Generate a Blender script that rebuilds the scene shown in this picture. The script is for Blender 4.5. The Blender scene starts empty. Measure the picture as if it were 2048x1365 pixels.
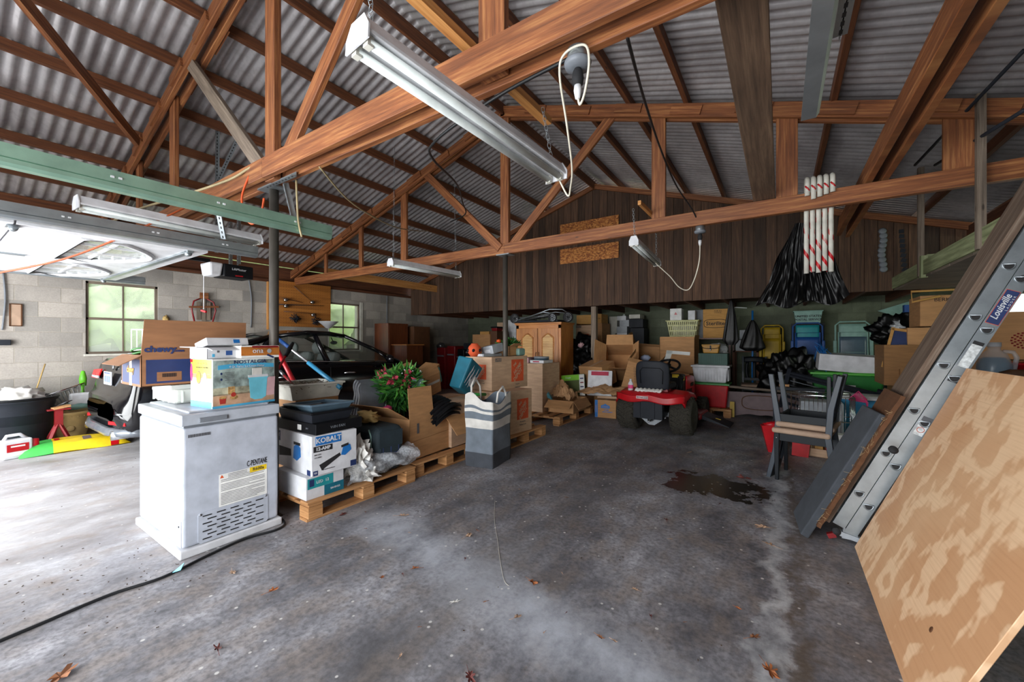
import bpy, bmesh, math, random
from mathutils import Vector, Matrix, Euler, noise
R = math.radians
random.seed(7)
sc = bpy.context.scene
col = sc.collection

# ------------------------------------------------------------------ camera, sky, daylight, exposure
CAM_A = math.atan(536 / 800)          # camera looks this far left of +Y
CS, CC = math.sin(CAM_A), math.cos(CAM_A)
EYE = 1.3
cd = bpy.data.cameras.new('camera'); cam = bpy.data.objects.new('camera', cd); col.objects.link(cam)
cam.location = (0, 0, EYE); cam.rotation_euler = (R(90), 0, CAM_A)
cd.sensor_width = 36; cd.lens = 36 * 800 / 2048; cd.clip_start = .02; cd.clip_end = 200
sc.camera = cam

w = bpy.data.worlds.new('sky'); sc.world = w; w.use_nodes = True
nt = w.node_tree; bg = nt.nodes['Background']
sky = nt.nodes.new('ShaderNodeTexSky'); sky.sky_type = 'NISHITA'
sky.sun_elevation = R(48); sky.sun_rotation = R(120); sky.sun_disc = False; sky.air_density = 1.2; sky.dust_density = 3.0
mixn = nt.nodes.new('ShaderNodeMix'); mixn.data_type = 'RGBA'; mixn.inputs[0].default_value = .6
mixn.inputs[7].default_value = (1.0, 1.0, 1.0, 1)
scl = nt.nodes.new('ShaderNodeVectorMath'); scl.operation = 'SCALE'; scl.inputs['Scale'].default_value = .25
nt.links.new(sky.outputs[0], scl.inputs[0]); nt.links.new(scl.outputs[0], mixn.inputs[6])
nt.links.new(mixn.outputs[2], bg.inputs[0]); bg.inputs[1].default_value = 2.2

def area(name, loc, rot, sx, sy, power, color=(1, 1, 1)):
    l = bpy.data.lights.new(name, 'AREA'); l.shape = 'RECTANGLE'; l.size = sx; l.size_y = sy; l.energy = power; l.color = color
    o = bpy.data.objects.new(name, l); o.location = loc; o.rotation_euler = rot; col.objects.link(o); return o
# daylight entering through the two garage doorways (front) and the side windows
area('daylight_left_doorway', (-5.6, -1.62, 1.12), (R(110), 0, 0), 2.9, 2.0, 190, (.95, .98, 1))
area('daylight_right_doorway', (-1.4, -1.62, 1.12), (R(112), 0, 0), 2.9, 2.0, 120, (.95, .98, 1))
sl = bpy.data.lights.new('sun', 'SUN'); sl.energy = 5; sl.angle = R(2); sl.color = (1, .96, .88)
so = bpy.data.objects.new('sun', sl); so.rotation_euler = (R(-38), R(28), 0); so.location = (20, 20, 30); col.objects.link(so)
area('daylight_side_window', (4.32, 6.3, 1.7), (R(98), 0, R(90)), 1.2, .6, 16, (.84, 1, .74))
area('daylight_back_window', (3.1, 9.65, 1.8), (R(-90), 0, 0), .7, .4, 6, (.9, 1, .9))
sc.view_settings.view_transform = 'Standard'; sc.view_settings.look = 'None'
sc.view_settings.exposure = .72; sc.view_settings.gamma = 1.0; sc.view_settings.use_curve_mapping = False

# ------------------------------------------------------------------ where a point of the photographed place stands
def ray(px, py):
    t = (px - 1024) / 800; return (-CS + CC * t, CC + CS * t, (682 - py) / 800)
def PF(px, py, z=0):                  # on the horizontal plane at height z
    r = ray(px, py); d = (z - EYE) / r[2]; return Vector((r[0] * d, r[1] * d, z))
def PY(px, py, Y):                    # on the vertical plane at depth Y
    r = ray(px, py); d = Y / r[1]; return Vector((r[0] * d, Y, EYE + r[2] * d))
def PX(px, py, X):                    # on the vertical plane at X
    r = ray(px, py); d = X / r[0]; return Vector((X, r[1] * d, EYE + r[2] * d))
def PD(px, py, d):
    r = ray(px, py); return Vector((r[0] * d, r[1] * d, EYE + r[2] * d))

# ------------------------------------------------------------------ materials
MATS = {}
class NT:
    def __init__(s, name):
        s.m = bpy.data.materials.new(name); s.m.use_nodes = True; s.t = s.m.node_tree
        s.b = s.t.nodes['Principled BSDF']; s.l = s.t.links.new
    def n(s, typ, **k):
        nd = s.t.nodes.new('ShaderNode' + typ)
        for a, v in k.items():
            if a.startswith('i_'):
                key = a[2:]; key = int(key) if key.isdigit() else key.replace('_', ' ')
                nd.inputs[key].default_value = v
            else: setattr(nd, a, v)
        return nd
    def ramp(s, src, stops, interp='LINEAR'):
        r = s.n('ValToRGB'); r.color_ramp.interpolation = interp
        e = r.color_ramp.elements
        while len(e) < len(stops): e.new(.5)
        for q, (p, c) in zip(e, stops):
            q.position = p; q.color = (c, c, c, 1) if isinstance(c, (int, float)) else (*c, 1)
        s.l(src, r.inputs[0]); return r.outputs[0]
    def mix(s, f, a, b, mode='MIX'):
        m = s.n('Mix', data_type='RGBA', blend_type=mode)
        for i, v in ((0, f), (6, a), (7, b)):
            if hasattr(v, 'links'): s.l(v, m.inputs[i])
            elif i == 0: m.inputs[0].default_value = v
            else: m.inputs[i].default_value = (*v, 1)
        return m.outputs[2]
    def math(s, op, a, b=None):
        m = s.n('Math', operation=op)
        for i, v in ((0, a), (1, b)):
            if v is None: continue
            if hasattr(v, 'links'): s.l(v, m.inputs[i])
            else: m.inputs[i].default_value = v
        return m.outputs[0]
    def noise(s, vec, scale, detail=4, rough=.55, out=0):
        q = s.n('TexNoise'); q.inputs['Scale'].default_value = scale; q.inputs['Detail'].default_value = detail; q.inputs['Roughness'].default_value = rough
        if vec is not None: s.l(vec, q.inputs['Vector'])
        return q.outputs[out]
    def coord(s, kind='Object'):
        return s.n('TexCoord').outputs[kind]
    def scalev(s, vec, sc_, loc=(0, 0, 0)):
        m = s.n('Mapping'); m.inputs['Scale'].default_value = sc_; m.inputs['Location'].default_value = loc; s.l(vec, m.inputs[0]); return m.outputs[0]
    def bump(s, h, strength=.3, dist=.01):
        b = s.n('Bump'); b.inputs['Strength'].default_value = strength; b.inputs['Distance'].default_value = dist
        s.l(h, b.inputs['Height']); s.l(b.outputs[0], s.b.inputs['Normal'])
def hexc(c):
    if isinstance(c, str):
        v = [int(c[i:i + 2], 16) / 255 for i in (0, 2, 4)]
        return tuple(x / 12.92 if x < .04045 else ((x + .055) / 1.055) ** 2.4 for x in v)
    return c
def M(name, color=None, rough=.6, metal=0, var=.12, nscale=9, trans=0, alpha=1, bump=0, emit=0, coat=0, bscale=60, spec=.5):
    """plain procedural material: colour broken up by noise"""
    if name in MATS: return MATS[name]
    q = NT(name); c = hexc(color); b = q.b
    co = q.coord()
    if var:
        f = q.noise(co, nscale)
        dark = tuple(x * (1 - var * 1.6) for x in c); lite = tuple(min(1, x * (1 + var)) for x in c)
        q.l(q.mix(q.ramp(f, [(.3, 0), (.7, 1)]), dark, lite), b.inputs['Base Color'])
    else: b.inputs['Base Color'].default_value = (*c, 1)
    b.inputs['Roughness'].default_value = rough; b.inputs['Metallic'].default_value = metal; b.inputs['Specular IOR Level'].default_value = spec
    if trans: b.inputs['Transmission Weight'].default_value = trans; b.inputs['IOR'].default_value = 1.3
    if alpha < 1: b.inputs['Alpha'].default_value = alpha
    if coat: b.inputs['Coat Weight'].default_value = coat
    if emit: b.inputs['Emission Color'].default_value = (*c, 1); b.inputs['Emission Strength'].default_value = emit
    if bump: q.bump(q.noise(co, bscale, 6), bump, .006)
    MATS[name] = q.m; return q.m

def wood(name, lo, mid, hi, rough=.7, gscale=1.0, stain=.5, dirt=(.02, .012, .008), isl=(.85, 1.15)):
    """grain runs along u of the UV map (metres)"""
    if name in MATS: return MATS[name]
    q = NT(name); uv = q.coord('UV')
    g1 = q.noise(q.scalev(uv, (1.2 * gscale, 26 * gscale, 1)), 1.6, 6, .65)
    g2 = q.noise(q.scalev(uv, (.7, 3.5, 1)), 1.3, 3)
    g3 = q.noise(q.scalev(uv, (5, 130, 1)), 1.0, 2)
    base = q.ramp(g1, [(.3, hexc(lo)), (.5, hexc(mid)), (.72, hexc(hi))])
    base = q.mix(q.ramp(g2, [(.38, 0), (.7, stain)]), base, tuple(x * .38 for x in hexc(mid)))
    base = q.mix(q.ramp(g3, [(.55, 0), (.75, .35)]), base, tuple(x * .4 for x in hexc(lo)))
    gi = q.n('NewGeometry'); base = q.mix(1, base, q.ramp(gi.outputs['Random Per Island'], [(0, isl[0]), (.5, 1), (1, isl[1])]), 'MULTIPLY')
    v = q.n('TexVoronoi'); q.l(q.scalev(uv, (2.2, 8, 1)), v.inputs[0]); v.inputs['Scale'].default_value = 1.1
    base = q.mix(q.ramp(v.outputs[0], [(.035, .85), (.075, 0)]), base, dirt)
    q.l(base, q.b.inputs['Base Color']); q.b.inputs['Roughness'].default_value = rough
    q.bump(g1, .35, .004); MATS[name] = q.m; return q.m

wood('timber', '512c18', '824c29', 'b07a49', .62)
wood('timber_dark', '3f2415', '5d3520', '7a4a2c', .7)
wood('timber_fresh', '9c6533', 'c08548', 'd9a466', .65, stain=.25)
wood('timber_grey', '4a4037', '75675a', '938676', .85)
wood('purlin_wood', '4a2917', '673b20', '85512d', .72)
wood('pallet_wood', '8a6038', 'b58353', 'cfa274', .75, stain=.3)
wood('rough_board', '473628', '6b5340', '8a7058', .85)
wood('old_plank', '4a3a30', '6e5a4b', '9b8b7c', .85)
wood('oak', '8a4c1e', 'b87334', 'd79a52', .42, 1.3, stain=.3)
wood('oak_panel', 'a56c30', 'd0a05c', 'e6c184', .42, 1.4, stain=.2)
wood('walnut', '4d2412', '6e381d', '8b4b28', .4)
wood('planks', '34241a', '4d3627', '6b4e38', .8, isl=(.45, 1.35))
wood('green_lit_board', '5d6444', '848c66', 'a6ad84', .7, stain=.2)  # greenish daylight on the rack is painted into this wood colour
wood('pegwood', '8a5420', 'a8692b', 'bf8039', .6, .3, stain=.1)

def m_floor():
    q = NT('concrete_floor'); co = q.coord(); b = q.b
    n1 = q.noise(q.scalev(co, (1.5, .9, 1)), 1.2, 12, .72); n2 = q.noise(q.scalev(co, (1.3, .8, 1)), 5, 9, .66); n3 = q.noise(co, 40, 6, .6)
    base = q.ramp(n1, [(.33, (.045, .044, .05)), (.45, (.15, .147, .162)), (.54, (.26, .255, .275)), (.64, (.43, .425, .455))])
    base = q.mix(q.ramp(n2, [(.45, 0), (.62, .55)]), base, (.27, .22, .185))          # dust
    base = q.mix(q.ramp(n3, [(.42, 0), (.68, .6)]), base, (.05, .05, .055))
    sx = q.n('SeparateXYZ'); q.l(co, sx.inputs[0]); X, Y = sx.outputs[0], sx.outputs[1]
    wob = q.math('MULTIPLY', q.math('SUBTRACT', q.noise(co, 3.4, 9, .68), .5), .5)
    # pale efflorescence band running across the slab, and one beside the joint
    def band(coordv, centre, half, amt, colr, base, extra=None):
        d = q.math('ABSOLUTE', q.math('SUBTRACT', q.math('ADD', coordv, wob), centre))
        f = q.ramp(q.math('DIVIDE', d, half), [(.0, amt), (.55, amt * .6), (1, 0)])
        f = q.math('MULTIPLY', f, q.ramp(n2, [(.35, .25), (.6, 1)]))
        if extra is not None: f = q.math('MULTIPLY', f, extra)
        return q.mix(f, base, colr)
    diag = q.math('ADD', Y, q.math('MULTIPLY', X, .18))
    base = band(diag, 1.45, .27, .8, (.47, .50, .56), base, q.ramp(q.math('ADD', X, 3), [(.2, 0), (.6, 1)]))
    base = band(X, -.02, .075, .8, (.56, .58, .60), base)
    base = band(X, .10, .05, .9, (.10, .075, .055), base)
    base = band(X, -3.44, .06, .8, (.10, .075, .055), base)
    # left bay: stronger daylight put into a paler slab colour
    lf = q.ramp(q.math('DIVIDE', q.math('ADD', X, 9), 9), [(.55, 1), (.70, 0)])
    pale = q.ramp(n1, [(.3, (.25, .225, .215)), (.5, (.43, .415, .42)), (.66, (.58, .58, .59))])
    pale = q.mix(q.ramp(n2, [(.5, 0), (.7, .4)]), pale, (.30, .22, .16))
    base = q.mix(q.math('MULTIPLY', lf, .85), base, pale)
    # tyre lane, darker
    tl = q.ramp(q.math('ABSOLUTE', q.math('SUBTRACT', X, -1.35)), [(.05, .35), (.35, 0)])
    base = q.mix(tl, base, (.10, .095, .095))
    # oil and water puddle
    pv = q.n('VectorMath', operation='DISTANCE'); q.l(q.scalev(co, (1, 1.6, 0)), pv.inputs[0]); pv.inputs[1].default_value = (-.48, 3.98 * 1.6, 0)
    pf = q.ramp(q.math('ADD', pv.outputs['Value'], q.math('MULTIPLY', wob, 3.2)), [(.40, 1), (.43, 0)])
    base = q.mix(pf, base, (.028, .022, .018))
    # small white specks
    v = q.n('TexVoronoi'); q.l(co, v.inputs[0]); v.inputs['Scale'].default_value = 11
    base = q.mix(q.ramp(v.outputs[0], [(.07, .8), (.10, 0)]), base, (.62, .6, .57))
    q.l(base, b.inputs['Base Color'])
    rr = q.ramp(n1, [(.3, .45), (.7, .8)])
    q.l(q.mix(pf, rr, (.22, .22, .22)), b.inputs['Roughness'])
    q.bump(q.mix(pf, q.mix(.5, n2, n3), (.4, .4, .4)), .25, .006)
    MATS['floor'] = q.m
m_floor()

def m_block(name, lo, hi, mort, wet=.4):
    q = NT(name); uv = q.coord('UV')
    br = q.n('TexBrick'); br.offset = .5; br.inputs['Scale'].default_value = 1; br.inputs['Mortar Size'].default_value = .006
    br.inputs['Mortar Smooth'].default_value = .3; br.inputs['Brick Width'].default_value = .406; br.inputs['Row Height'].default_value = .203
    br.inputs['Color1'].default_value = (*hexc(lo), 1); br.inputs['Color2'].default_value = (*hexc(hi), 1); br.inputs['Mortar'].default_value = (*hexc(mort), 1)
    q.l(uv, br.inputs['Vector'])
    n = q.noise(uv, 2.2, 8, .65); n2 = q.noise(uv, 55, 5)
    c = q.mix(q.ramp(n, [(.42, 0), (.72, wet)]), br.outputs['Color'], tuple(x * .45 for x in hexc(lo)))
    c = q.mix(q.ramp(n2, [(.4, .0), (.75, .3)]), c, tuple(x * .6 for x in hexc(lo)))
    q.l(c, q.b.inputs['Base Color']); q.b.inputs['Roughness'].default_value = .9
    q.bump(q.mix(.75, n2, q.math('SUBTRACT', 1, br.outputs['Fac'])), .5, .008); MATS[name] = q.m
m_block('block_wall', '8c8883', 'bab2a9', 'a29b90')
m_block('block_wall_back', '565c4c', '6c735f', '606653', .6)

def m_roof():
    q = NT('corrugated_iron'); co = q.coord()
    n = q.noise(co, 1.3, 8, .7); n2 = q.noise(co, 14, 6, .6)
    c = q.ramp(n, [(.3, (.30, .28, .285)), (.5, (.44, .42, .43)), (.68, (.60, .585, .595))])
    c = q.mix(q.ramp(n2, [(.5, 0), (.8, .35)]), c, (.16, .13, .12))
    q.l(c, q.b.inputs['Base Color']); q.b.inputs['Metallic'].default_value = .55
    q.l(q.ramp(n2, [(.3, .33), (.7, .55)]), q.b.inputs['Roughness']); MATS['roof'] = q.m
m_roof()

def m_ply():
    q = NT('plywood'); uv = q.coord('UV')
    n = q.noise(q.scalev(uv, (1.7, 1.1, 1)), 1.5, 4.0, .55)
    w_ = q.math('SINE', q.math('MULTIPLY', n, 30))
    c = q.mix(q.ramp(w_, [(.2, 0), (.8, 1)]), hexc('c4946b'), hexc('deb892'))
    n2 = q.noise(q.scalev(uv, (3, 90, 1)), 1, 3)
    c = q.mix(q.ramp(n2, [(.45, 0), (.75, .3)]), c, hexc('a9774f'))
    n3 = q.noise(uv, 1.2, 4)
    c = q.mix(q.ramp(n3, [(.45, 0), (.7, .3)]), c, hexc('e6c8a2'))
    q.l(c, q.b.inputs['Base Color']); q.b.inputs['Roughness'].default_value = .6; q.bump(w_, .04, .002); MATS['plywood'] = q.m
m_ply()
def m_osb():
    q = NT('osb'); co = q.coord()
    v = q.n('TexVoronoi'); q.l(q.scalev(co, (1, 1, 2.2)), v.inputs[0]); v.inputs['Scale'].default_value = 28
    c = q.ramp(v.outputs[1], [(.2, hexc('7a4219')), (.5, hexc('a8642c')), (.8, hexc('c98845'))]); q.l(c, q.b.inputs['Base Color'])
    q.b.inputs['Roughness'].default_value = .7; MATS['osb'] = q.m
m_osb()
def m_card(name, c, dark=.75):
    q = NT(name); co = q.coord(); c = hexc(c)
    n = q.noise(q.scalev(co, (1, 1, 6)), 6, 4); n2 = q.noise(co, 2.5, 4)
    a = q.mix(q.ramp(n, [(.35, 0), (.7, 1)]), tuple(x * .86 for x in c), tuple(min(1, x * 1.1) for x in c))
    a = q.mix(q.ramp(n2, [(.5, 0), (.75, .35)]), a, tuple(x * dark * .8 for x in c))
    q.l(a, q.b.inputs['Base Color']); q.b.inputs['Roughness'].default_value = .8; MATS[name] = q.m
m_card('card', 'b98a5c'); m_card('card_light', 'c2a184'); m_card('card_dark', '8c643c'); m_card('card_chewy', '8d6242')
m_card('card_yellow', 'c08f4e'); m_card('paper_brown', 'a9815a')
def m_glass(name, c, alpha, rough=.1):
    q = NT(name); b = q.b; b.inputs['Base Color'].default_value = (*c, 1); b.inputs['Roughness'].default_value = rough
    b.inputs['Alpha'].default_value = alpha; b.inputs['Specular IOR Level'].default_value = .8; MATS[name] = q.m
m_glass('window_glass', (.8, .85, .78), .3); m_glass('car_glass', (.03, .05, .04), .26, .03)
m_glass('clear_plastic', (.85, .9, .86), .55, .2); m_glass('bubble_film', (.75, .78, .8), .5, .12)
m_glass('jug_plastic', (.75, .8, .85), .3, .3)
for n_, c_, r_, m_ in (
    ('white', 'cfd0d4', .45, 0), ('white_enamel', 'b4bac6', .28, 0), ('white_lid', 'a9afb9', .35, 0), ('offwhite', 'c9c7bd', .55, 0), ('black', '121316', .45, 0), ('black_rubber', '17171a', .8, 0),
    ('charcoal', '24272e', .55, 0), ('grey', '70757c', .5, 0), ('grey_light', '9ea3a9', .5, 0), ('galv', 'a3abb0', .38, .8), ('galv_green', '8fb3a0', .3, .55), ('chrome', 'd8dce0', .15, 1),
    ('steel', '8d8f92', .35, .9), ('pipe', '4d4842', .55, .4), ('red', 'b5121c', .32, 0), ('red_dark', '7c1218', .4, 0), ('orange', 'd8521a', .5, 0), ('hdorange', 'd0532a', .75, 0), ('print_black', '1d1c1e', .7, 0),
    ('print_grey', '55565a', .7, 0), ('navy', '1d2f5e', .55, 0), ('blue', '1f6fb8', .4, 0), ('blue_deep', '184a8c', .5, 0), ('teal', '1d8b92', .5, 0), ('teal_dark', '0f6378', .5, 0),
    ('cyan_bucket', '6fc3d8', .35, 0), ('green', '2f8a3a', .45, 0), ('green_bright', '63b82c', .45, 0), ('green_tub', '1f6f2c', .35, 0), ('green_lid', '4aa832', .4, 0), ('yellow', 'e4c11d', .45, 0), ('yellow_pale', 'c8c78d', .5, 0),
    ('yellow_chair', 'b0900f', .55, 0), ('pink', 'd8407a', .6, 0), ('pink_print', 'b0344c', .7, 0), ('tan_pot', 'c9ab73', .6, 0), ('label_white', 'e6e6e3', .6, 0), ('label_green', '3fae49', .6, 0),
    ('chair_paint', '10151b', .45, 0), ('chair_paint_lit', '242e3a', .45, 0), ('seat_suede', 'a88d78', .85, 0), ('foam_black', '3c4046', .95, 0), ('rust', '5d3c24', .85, .2), ('leaf_green', '2f6b2b', .6, 0),
    ('leaf_bright', '4d8f35', .55, 0), ('leaf_brown', '8a5a3a', .8, 0), ('leaf_red', '5e2c27', .8, 0), ('leaf_orange', '8c4f26', .8, 0), ('leaf_pale', 'a98a70', .8, 0), ('cloth_white', 'd5d2cc', .85, 0), ('cloth_grey', '6d7680', .9, 0),
    ('cloth_dark', '41454c', .9, 0), ('cord_white', 'cfc9b8', .5, 0), ('cord_black', '15171a', .5, 0), ('cord_orange', 'b3542a', .5, 0), ('cord_beige', '9a8a66', .6, 0), ('car_black', '08080c', .12, 0), ('car_trim', '15161a', .4, 0),
    ('car_grey', '6f747b', .2, .3), ('seat_grey', '8d9694', .7, 0), ('tail_red', 'c01018', .2, 0), ('plate_white', 'dfe5f2', .4, 0), ('tyre', '26241f', .9, 0), ('hub', '6a6d72', .5, .2),
    ('purple_wood', '6d5a5c', .6, 0), ('copper_case', 'b0802d', .5, 0), ('mint', '7fa39a', .55, 0), ('green_box', '2f5148', .6, 0), ('lime', '7ecb2d', .5, 0), ('olive_box', '4f5c2c', .7, 0), ('tub_blue', '2e7fa6', .4, 0),
    ('seatlike_brown', '5c3a22', .6, 0), ('trunk', '4a3a2a', .9, 0), ('lawn', '9db070', .95, 0), ('foliage', '8ba077', .9, 0), ('foliage_dark', '6a8560', .9, 0), ('gravel', '9a958c', .95, 0), ('tube_lamp', 'c9cfcd', .3, 0),
    ('antifreeze', '1f6f95', .25, 0), ('straw', 'b89b62', .8, 0), ('dirt', '4c3b2c', .95, 0), ('plaid', '1e2c33', .8, 0), ('blue_flowers', 'a9b4d0', .7, 0), ('wicker', '9c8f7c', .85, 0), ('skin_pink', 'caa2a6', .8, 0)):
    M(n_, c_, r_, m_, spec=.22 if n_ in ('chair_paint', 'charcoal', 'black') else .5)
M('bag_black', '060607', .4, 0, bump=.5, bscale=9, spec=.3); M('bag_white', 'd2d0cb', .35, 0, bump=.5, bscale=12)
M('freezer_lens', 'c6cace', .3); M('tray_blue', '4b5f6d', .35); M('grain', '6d5f4e', .95, bump=1, bscale=90, var=.4, nscale=70)
M('tyre_tread', '3a362e', .95, var=.55, nscale=90, bump=1, bscale=70)
M('bubble', 'c7ccd2', .15, var=.3, nscale=60, alpha=.6, bump=1, bscale=70)

# ------------------------------------------------------------------ mesh builder
class MB:
    def __init__(s): s.v = []; s.f = []; s.uv = []; s.mi = []; s.sm = []
    def add(s, vs, fs, uvs=None, mi=0, smooth=False):
        o = len(s.v); s.v += [tuple(v) for v in vs]
        for k, f in enumerate(fs):
            s.f.append([i + o for i in f]); s.mi.append(mi); s.sm.append(smooth)
            s.uv.append(uvs[k] if uvs else [(vs[i][0], vs[i][2] if len(vs[i]) > 2 else 0) for i in f])
        return s
    def box(s, c, size, rot=None, mi=0, taper=None):
        """box centred at c; rot Matrix or euler degrees; taper scales the bottom"""
        if rot is None: m = Matrix.Identity(3)
        elif isinstance(rot, Matrix): m = rot
        else: m = Euler([R(a) for a in rot]).to_matrix()
        hx, hy, hz = (x / 2 for x in size); c = Vector(c); vs = []; lo = []
        for z in (-1, 1):
            k = taper if (taper and z < 0) else 1
            for x, y in ((-1, -1), (1, -1), (1, 1), (-1, 1)):
                l = Vector((x * hx * k, y * hy * k, z * hz)); lo.append(l); vs.append(c + m @ l)
        fs = [(0, 3, 2, 1), (4, 5, 6, 7), (0, 1, 5, 4), (1, 2, 6, 5), (2, 3, 7, 6), (3, 0, 4, 7)]
        ax = [(0, 1), (0, 1), (0, 2), (1, 2), (0, 2), (1, 2)]
        L = max(range(3), key=lambda i: size[i]); ou, ov = random.random() * 9, random.random() * 9; uvs = []
        for f, (a, b) in zip(fs, ax):
            if b == L: a, b = b, a
            uvs.append([(lo[i][a] + ou, lo[i][b] + ov) for i in f])
        return s.add(vs, fs, uvs, mi)
    def beam(s, p, q, w, h, up=(0, 0, 1), mi=0):
        """bar from p to q: w across, h along up"""
        p, q = Vector(p), Vector(q); d = q - p; L = d.length; x = d.normalized(); u = Vector(up)
        y = u.cross(x)
        if y.length < 1e-4: y = Vector((0, 1, 0)).cross(x)
        y.normalize(); z = x.cross(y); m = Matrix((x, y, z)).transposed()
        return s.box((p + q) / 2, (L, w, h), m, mi)
    def tube(s, pts, r, n=8, mi=0, caps=True, closed=False):
        pts = [Vector(p) for p in pts]; N = len(pts); vs = []; fs = []
        rs = r if isinstance(r, (list, tuple)) else [r] * N
        ref = Vector((0, 0, 1)); prev = None
        for i, p in enumerate(pts):
            a = pts[i - 1] if (i > 0 or closed) else p; b = pts[(i + 1) % N] if (i < N - 1 or closed) else p
            t = (b - a).normalized() if (b - a).length > 1e-9 else Vector((0, 0, 1))
            if prev is None:
                y = t.cross(ref)
                if y.length < .05: y = t.cross(Vector((1, 0, 0)))
            else: y = prev - t * prev.dot(t)
            if y.length < 1e-6: y = t.orthogonal()
            y.normalize(); prev = y; z = t.cross(y)
            for k in range(n):
                an = 2 * math.pi * k / n; vs.append(p + (y * math.cos(an) + z * math.sin(an)) * rs[i])
        for i in range(N if closed else N - 1):
            j = (i + 1) % N
            for k in range(n):
                k2 = (k + 1) % n; fs.append((i * n + k, i * n + k2, j * n + k2, j * n + k))
        if caps and not closed: fs.append(tuple(range(n))[::-1]); fs.append(tuple((N - 1) * n + k for k in range(n)))
        return s.add(vs, fs, None, mi, True)
    def lathe(s, prof, c=(0, 0, 0), n=20, mi=0, rot=None, sx=1, sy=1):
        """prof: (radius, z) list"""
        m = Matrix.Identity(3) if rot is None else (rot if isinstance(rot, Matrix) else Euler([R(a) for a in rot]).to_matrix())
        c = Vector(c); vs = []; fs = []
        for r_, z in prof:
            for k in range(n):
                an = 2 * math.pi * k / n; vs.append(c + m @ Vector((r_ * math.cos(an) * sx, r_ * math.sin(an) * sy, z)))
        for i in range(len(prof) - 1):
            for k in range(n):
                k2 = (k + 1) % n; fs.append((i * n + k, i * n + k2, (i + 1) * n + k2, (i + 1) * n + k))
        fs.append(tuple(range(n))[::-1]); fs.append(tuple((len(prof) - 1) * n + k for k in range(n)))
        return s.add(vs, fs, None, mi, True)
    def prism(s, poly, t, frame, mi=0, smooth=False):
        """poly 2D (a,b) in plane of frame=(origin, A, B); thickness t along A x B"""
        o, A, B = (Vector(x) for x in frame); Nn = A.cross(B).normalized(); n = len(poly)
        vs = [o + A * a + B * b for a, b in poly] + [o + A * a + B * b + Nn * t for a, b in poly]
        fs = [tuple(range(n))[::-1], tuple(range(n, 2 * n))] + [(i, (i + 1) % n, n + (i + 1) % n, n + i) for i in range(n)]
        ou = random.random() * 5
        uvs = [[(poly[i % n][0] + ou, poly[i % n][1]) for i in f] for f in fs]
        return s.add(vs, fs, uvs, mi, smooth)
    def grid(s, fn, nu, nv, mi=0, smooth=True, thick=0):
        vs = []; fs = []; uvs = []
        for j in range(nv + 1):
            for i in range(nu + 1): vs.append(Vector(fn(i / nu, j / nv)))
        for j in range(nv):
            for i in range(nu):
                a = j * (nu + 1) + i; fs.append((a, a + 1, a + nu + 2, a + nu + 1))
                uvs.append([((i + x) / nu, (j + y) / nv) for x, y in ((0, 0), (1, 0), (1, 1), (0, 1))])
        return s.add(vs, fs, uvs, mi, smooth)
    def blob(s, c, size, amp=.15, fr=2.0, n=3, mi=0, seed=0, flat=None, smooth=True):
        bm = bmesh.new(); bmesh.ops.create_icosphere(bm, subdivisions=n, radius=1); c = Vector(c); vs = []
        for v in bm.verts:
            k = 1 + amp * noise.noise(v.co * fr + Vector((seed * 7.1, seed * 3.3, seed))) * 2
            p = Vector((v.co.x * size[0] * k, v.co.y * size[1] * k, v.co.z * size[2] * k))
            if flat is not None and p.z < flat: p.z = flat
            vs.append(c + p)
        fs = [tuple(v.index for v in f.verts) for f in bm.faces]; bm.free()
        return s.add(vs, fs, None, mi, smooth)
    def xf(s, m):
        s.v = [tuple(m @ Vector(v)) for v in s.v]; return s
    def build(s, name, mat, parent=None, bevel=0, solid=0, sub=0, seg=2):
        me = bpy.data.meshes.new(name); me.from_pydata(s.v, [], s.f); me.validate(clean_customdata=False)
        ul = me.uv_layers.new(name='uv')
        if len(me.polygons) == len(s.f):
            k = 0
            for f in s.uv:
                for u in f: ul.data[k].uv = u; k += 1
            me.polygons.foreach_set('material_index', s.mi); me.polygons.foreach_set('use_smooth', s.sm)
        for m in (mat if isinstance(mat, (list, tuple)) else [mat]): me.materials.append(MATS[m] if isinstance(m, str) else m)
        o = bpy.data.objects.new(name, me); col.objects.link(o)
        if parent is not None: o.parent = parent
        if solid: q = o.modifiers.new('solid', 'SOLIDIFY'); q.thickness = solid; q.offset = 0
        if bevel:
            q = o.modifiers.new('bevel', 'BEVEL'); q.width = bevel; q.segments = seg; q.limit_method = 'ANGLE'; q.angle_limit = R(40)
            q.harden_normals = False
        if sub: q = o.modifiers.new('sub', 'SUBSURF'); q.levels = sub; q.render_levels = sub
        return o
def tag(o, label, cat, group=None, kind=None):
    o['label'] = label; o['category'] = cat
    if group: o['group'] = group
    if kind: o['kind'] = kind
    return o
def thing(name, label, cat, loc=(0, 0, 0), rz=0, group=None, rot=None):
    o = bpy.data.objects.new(name, None); o.empty_display_size = .1; col.objects.link(o); o.location = loc
    o.rotation_euler = (0, 0, R(rz)) if rot is None else [R(a) for a in rot]
    return tag(o, label, cat, group)
def struct(o): o['kind'] = 'structure'; return o
def clone(root, loc, rz=None, label=None, rot=None):
    r = root.copy(); col.objects.link(r); r.location = loc
    if rz is not None: r.rotation_euler = (0, 0, R(rz))
    if rot is not None: r.rotation_euler = [R(a) for a in rot]
    if label: r['label'] = label
    for ch in list(root.children):
        c = ch.copy(); col.objects.link(c); c.parent = r
        for g in ch.children:
            d = g.copy(); col.objects.link(d); d.parent = c
    return r
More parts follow.
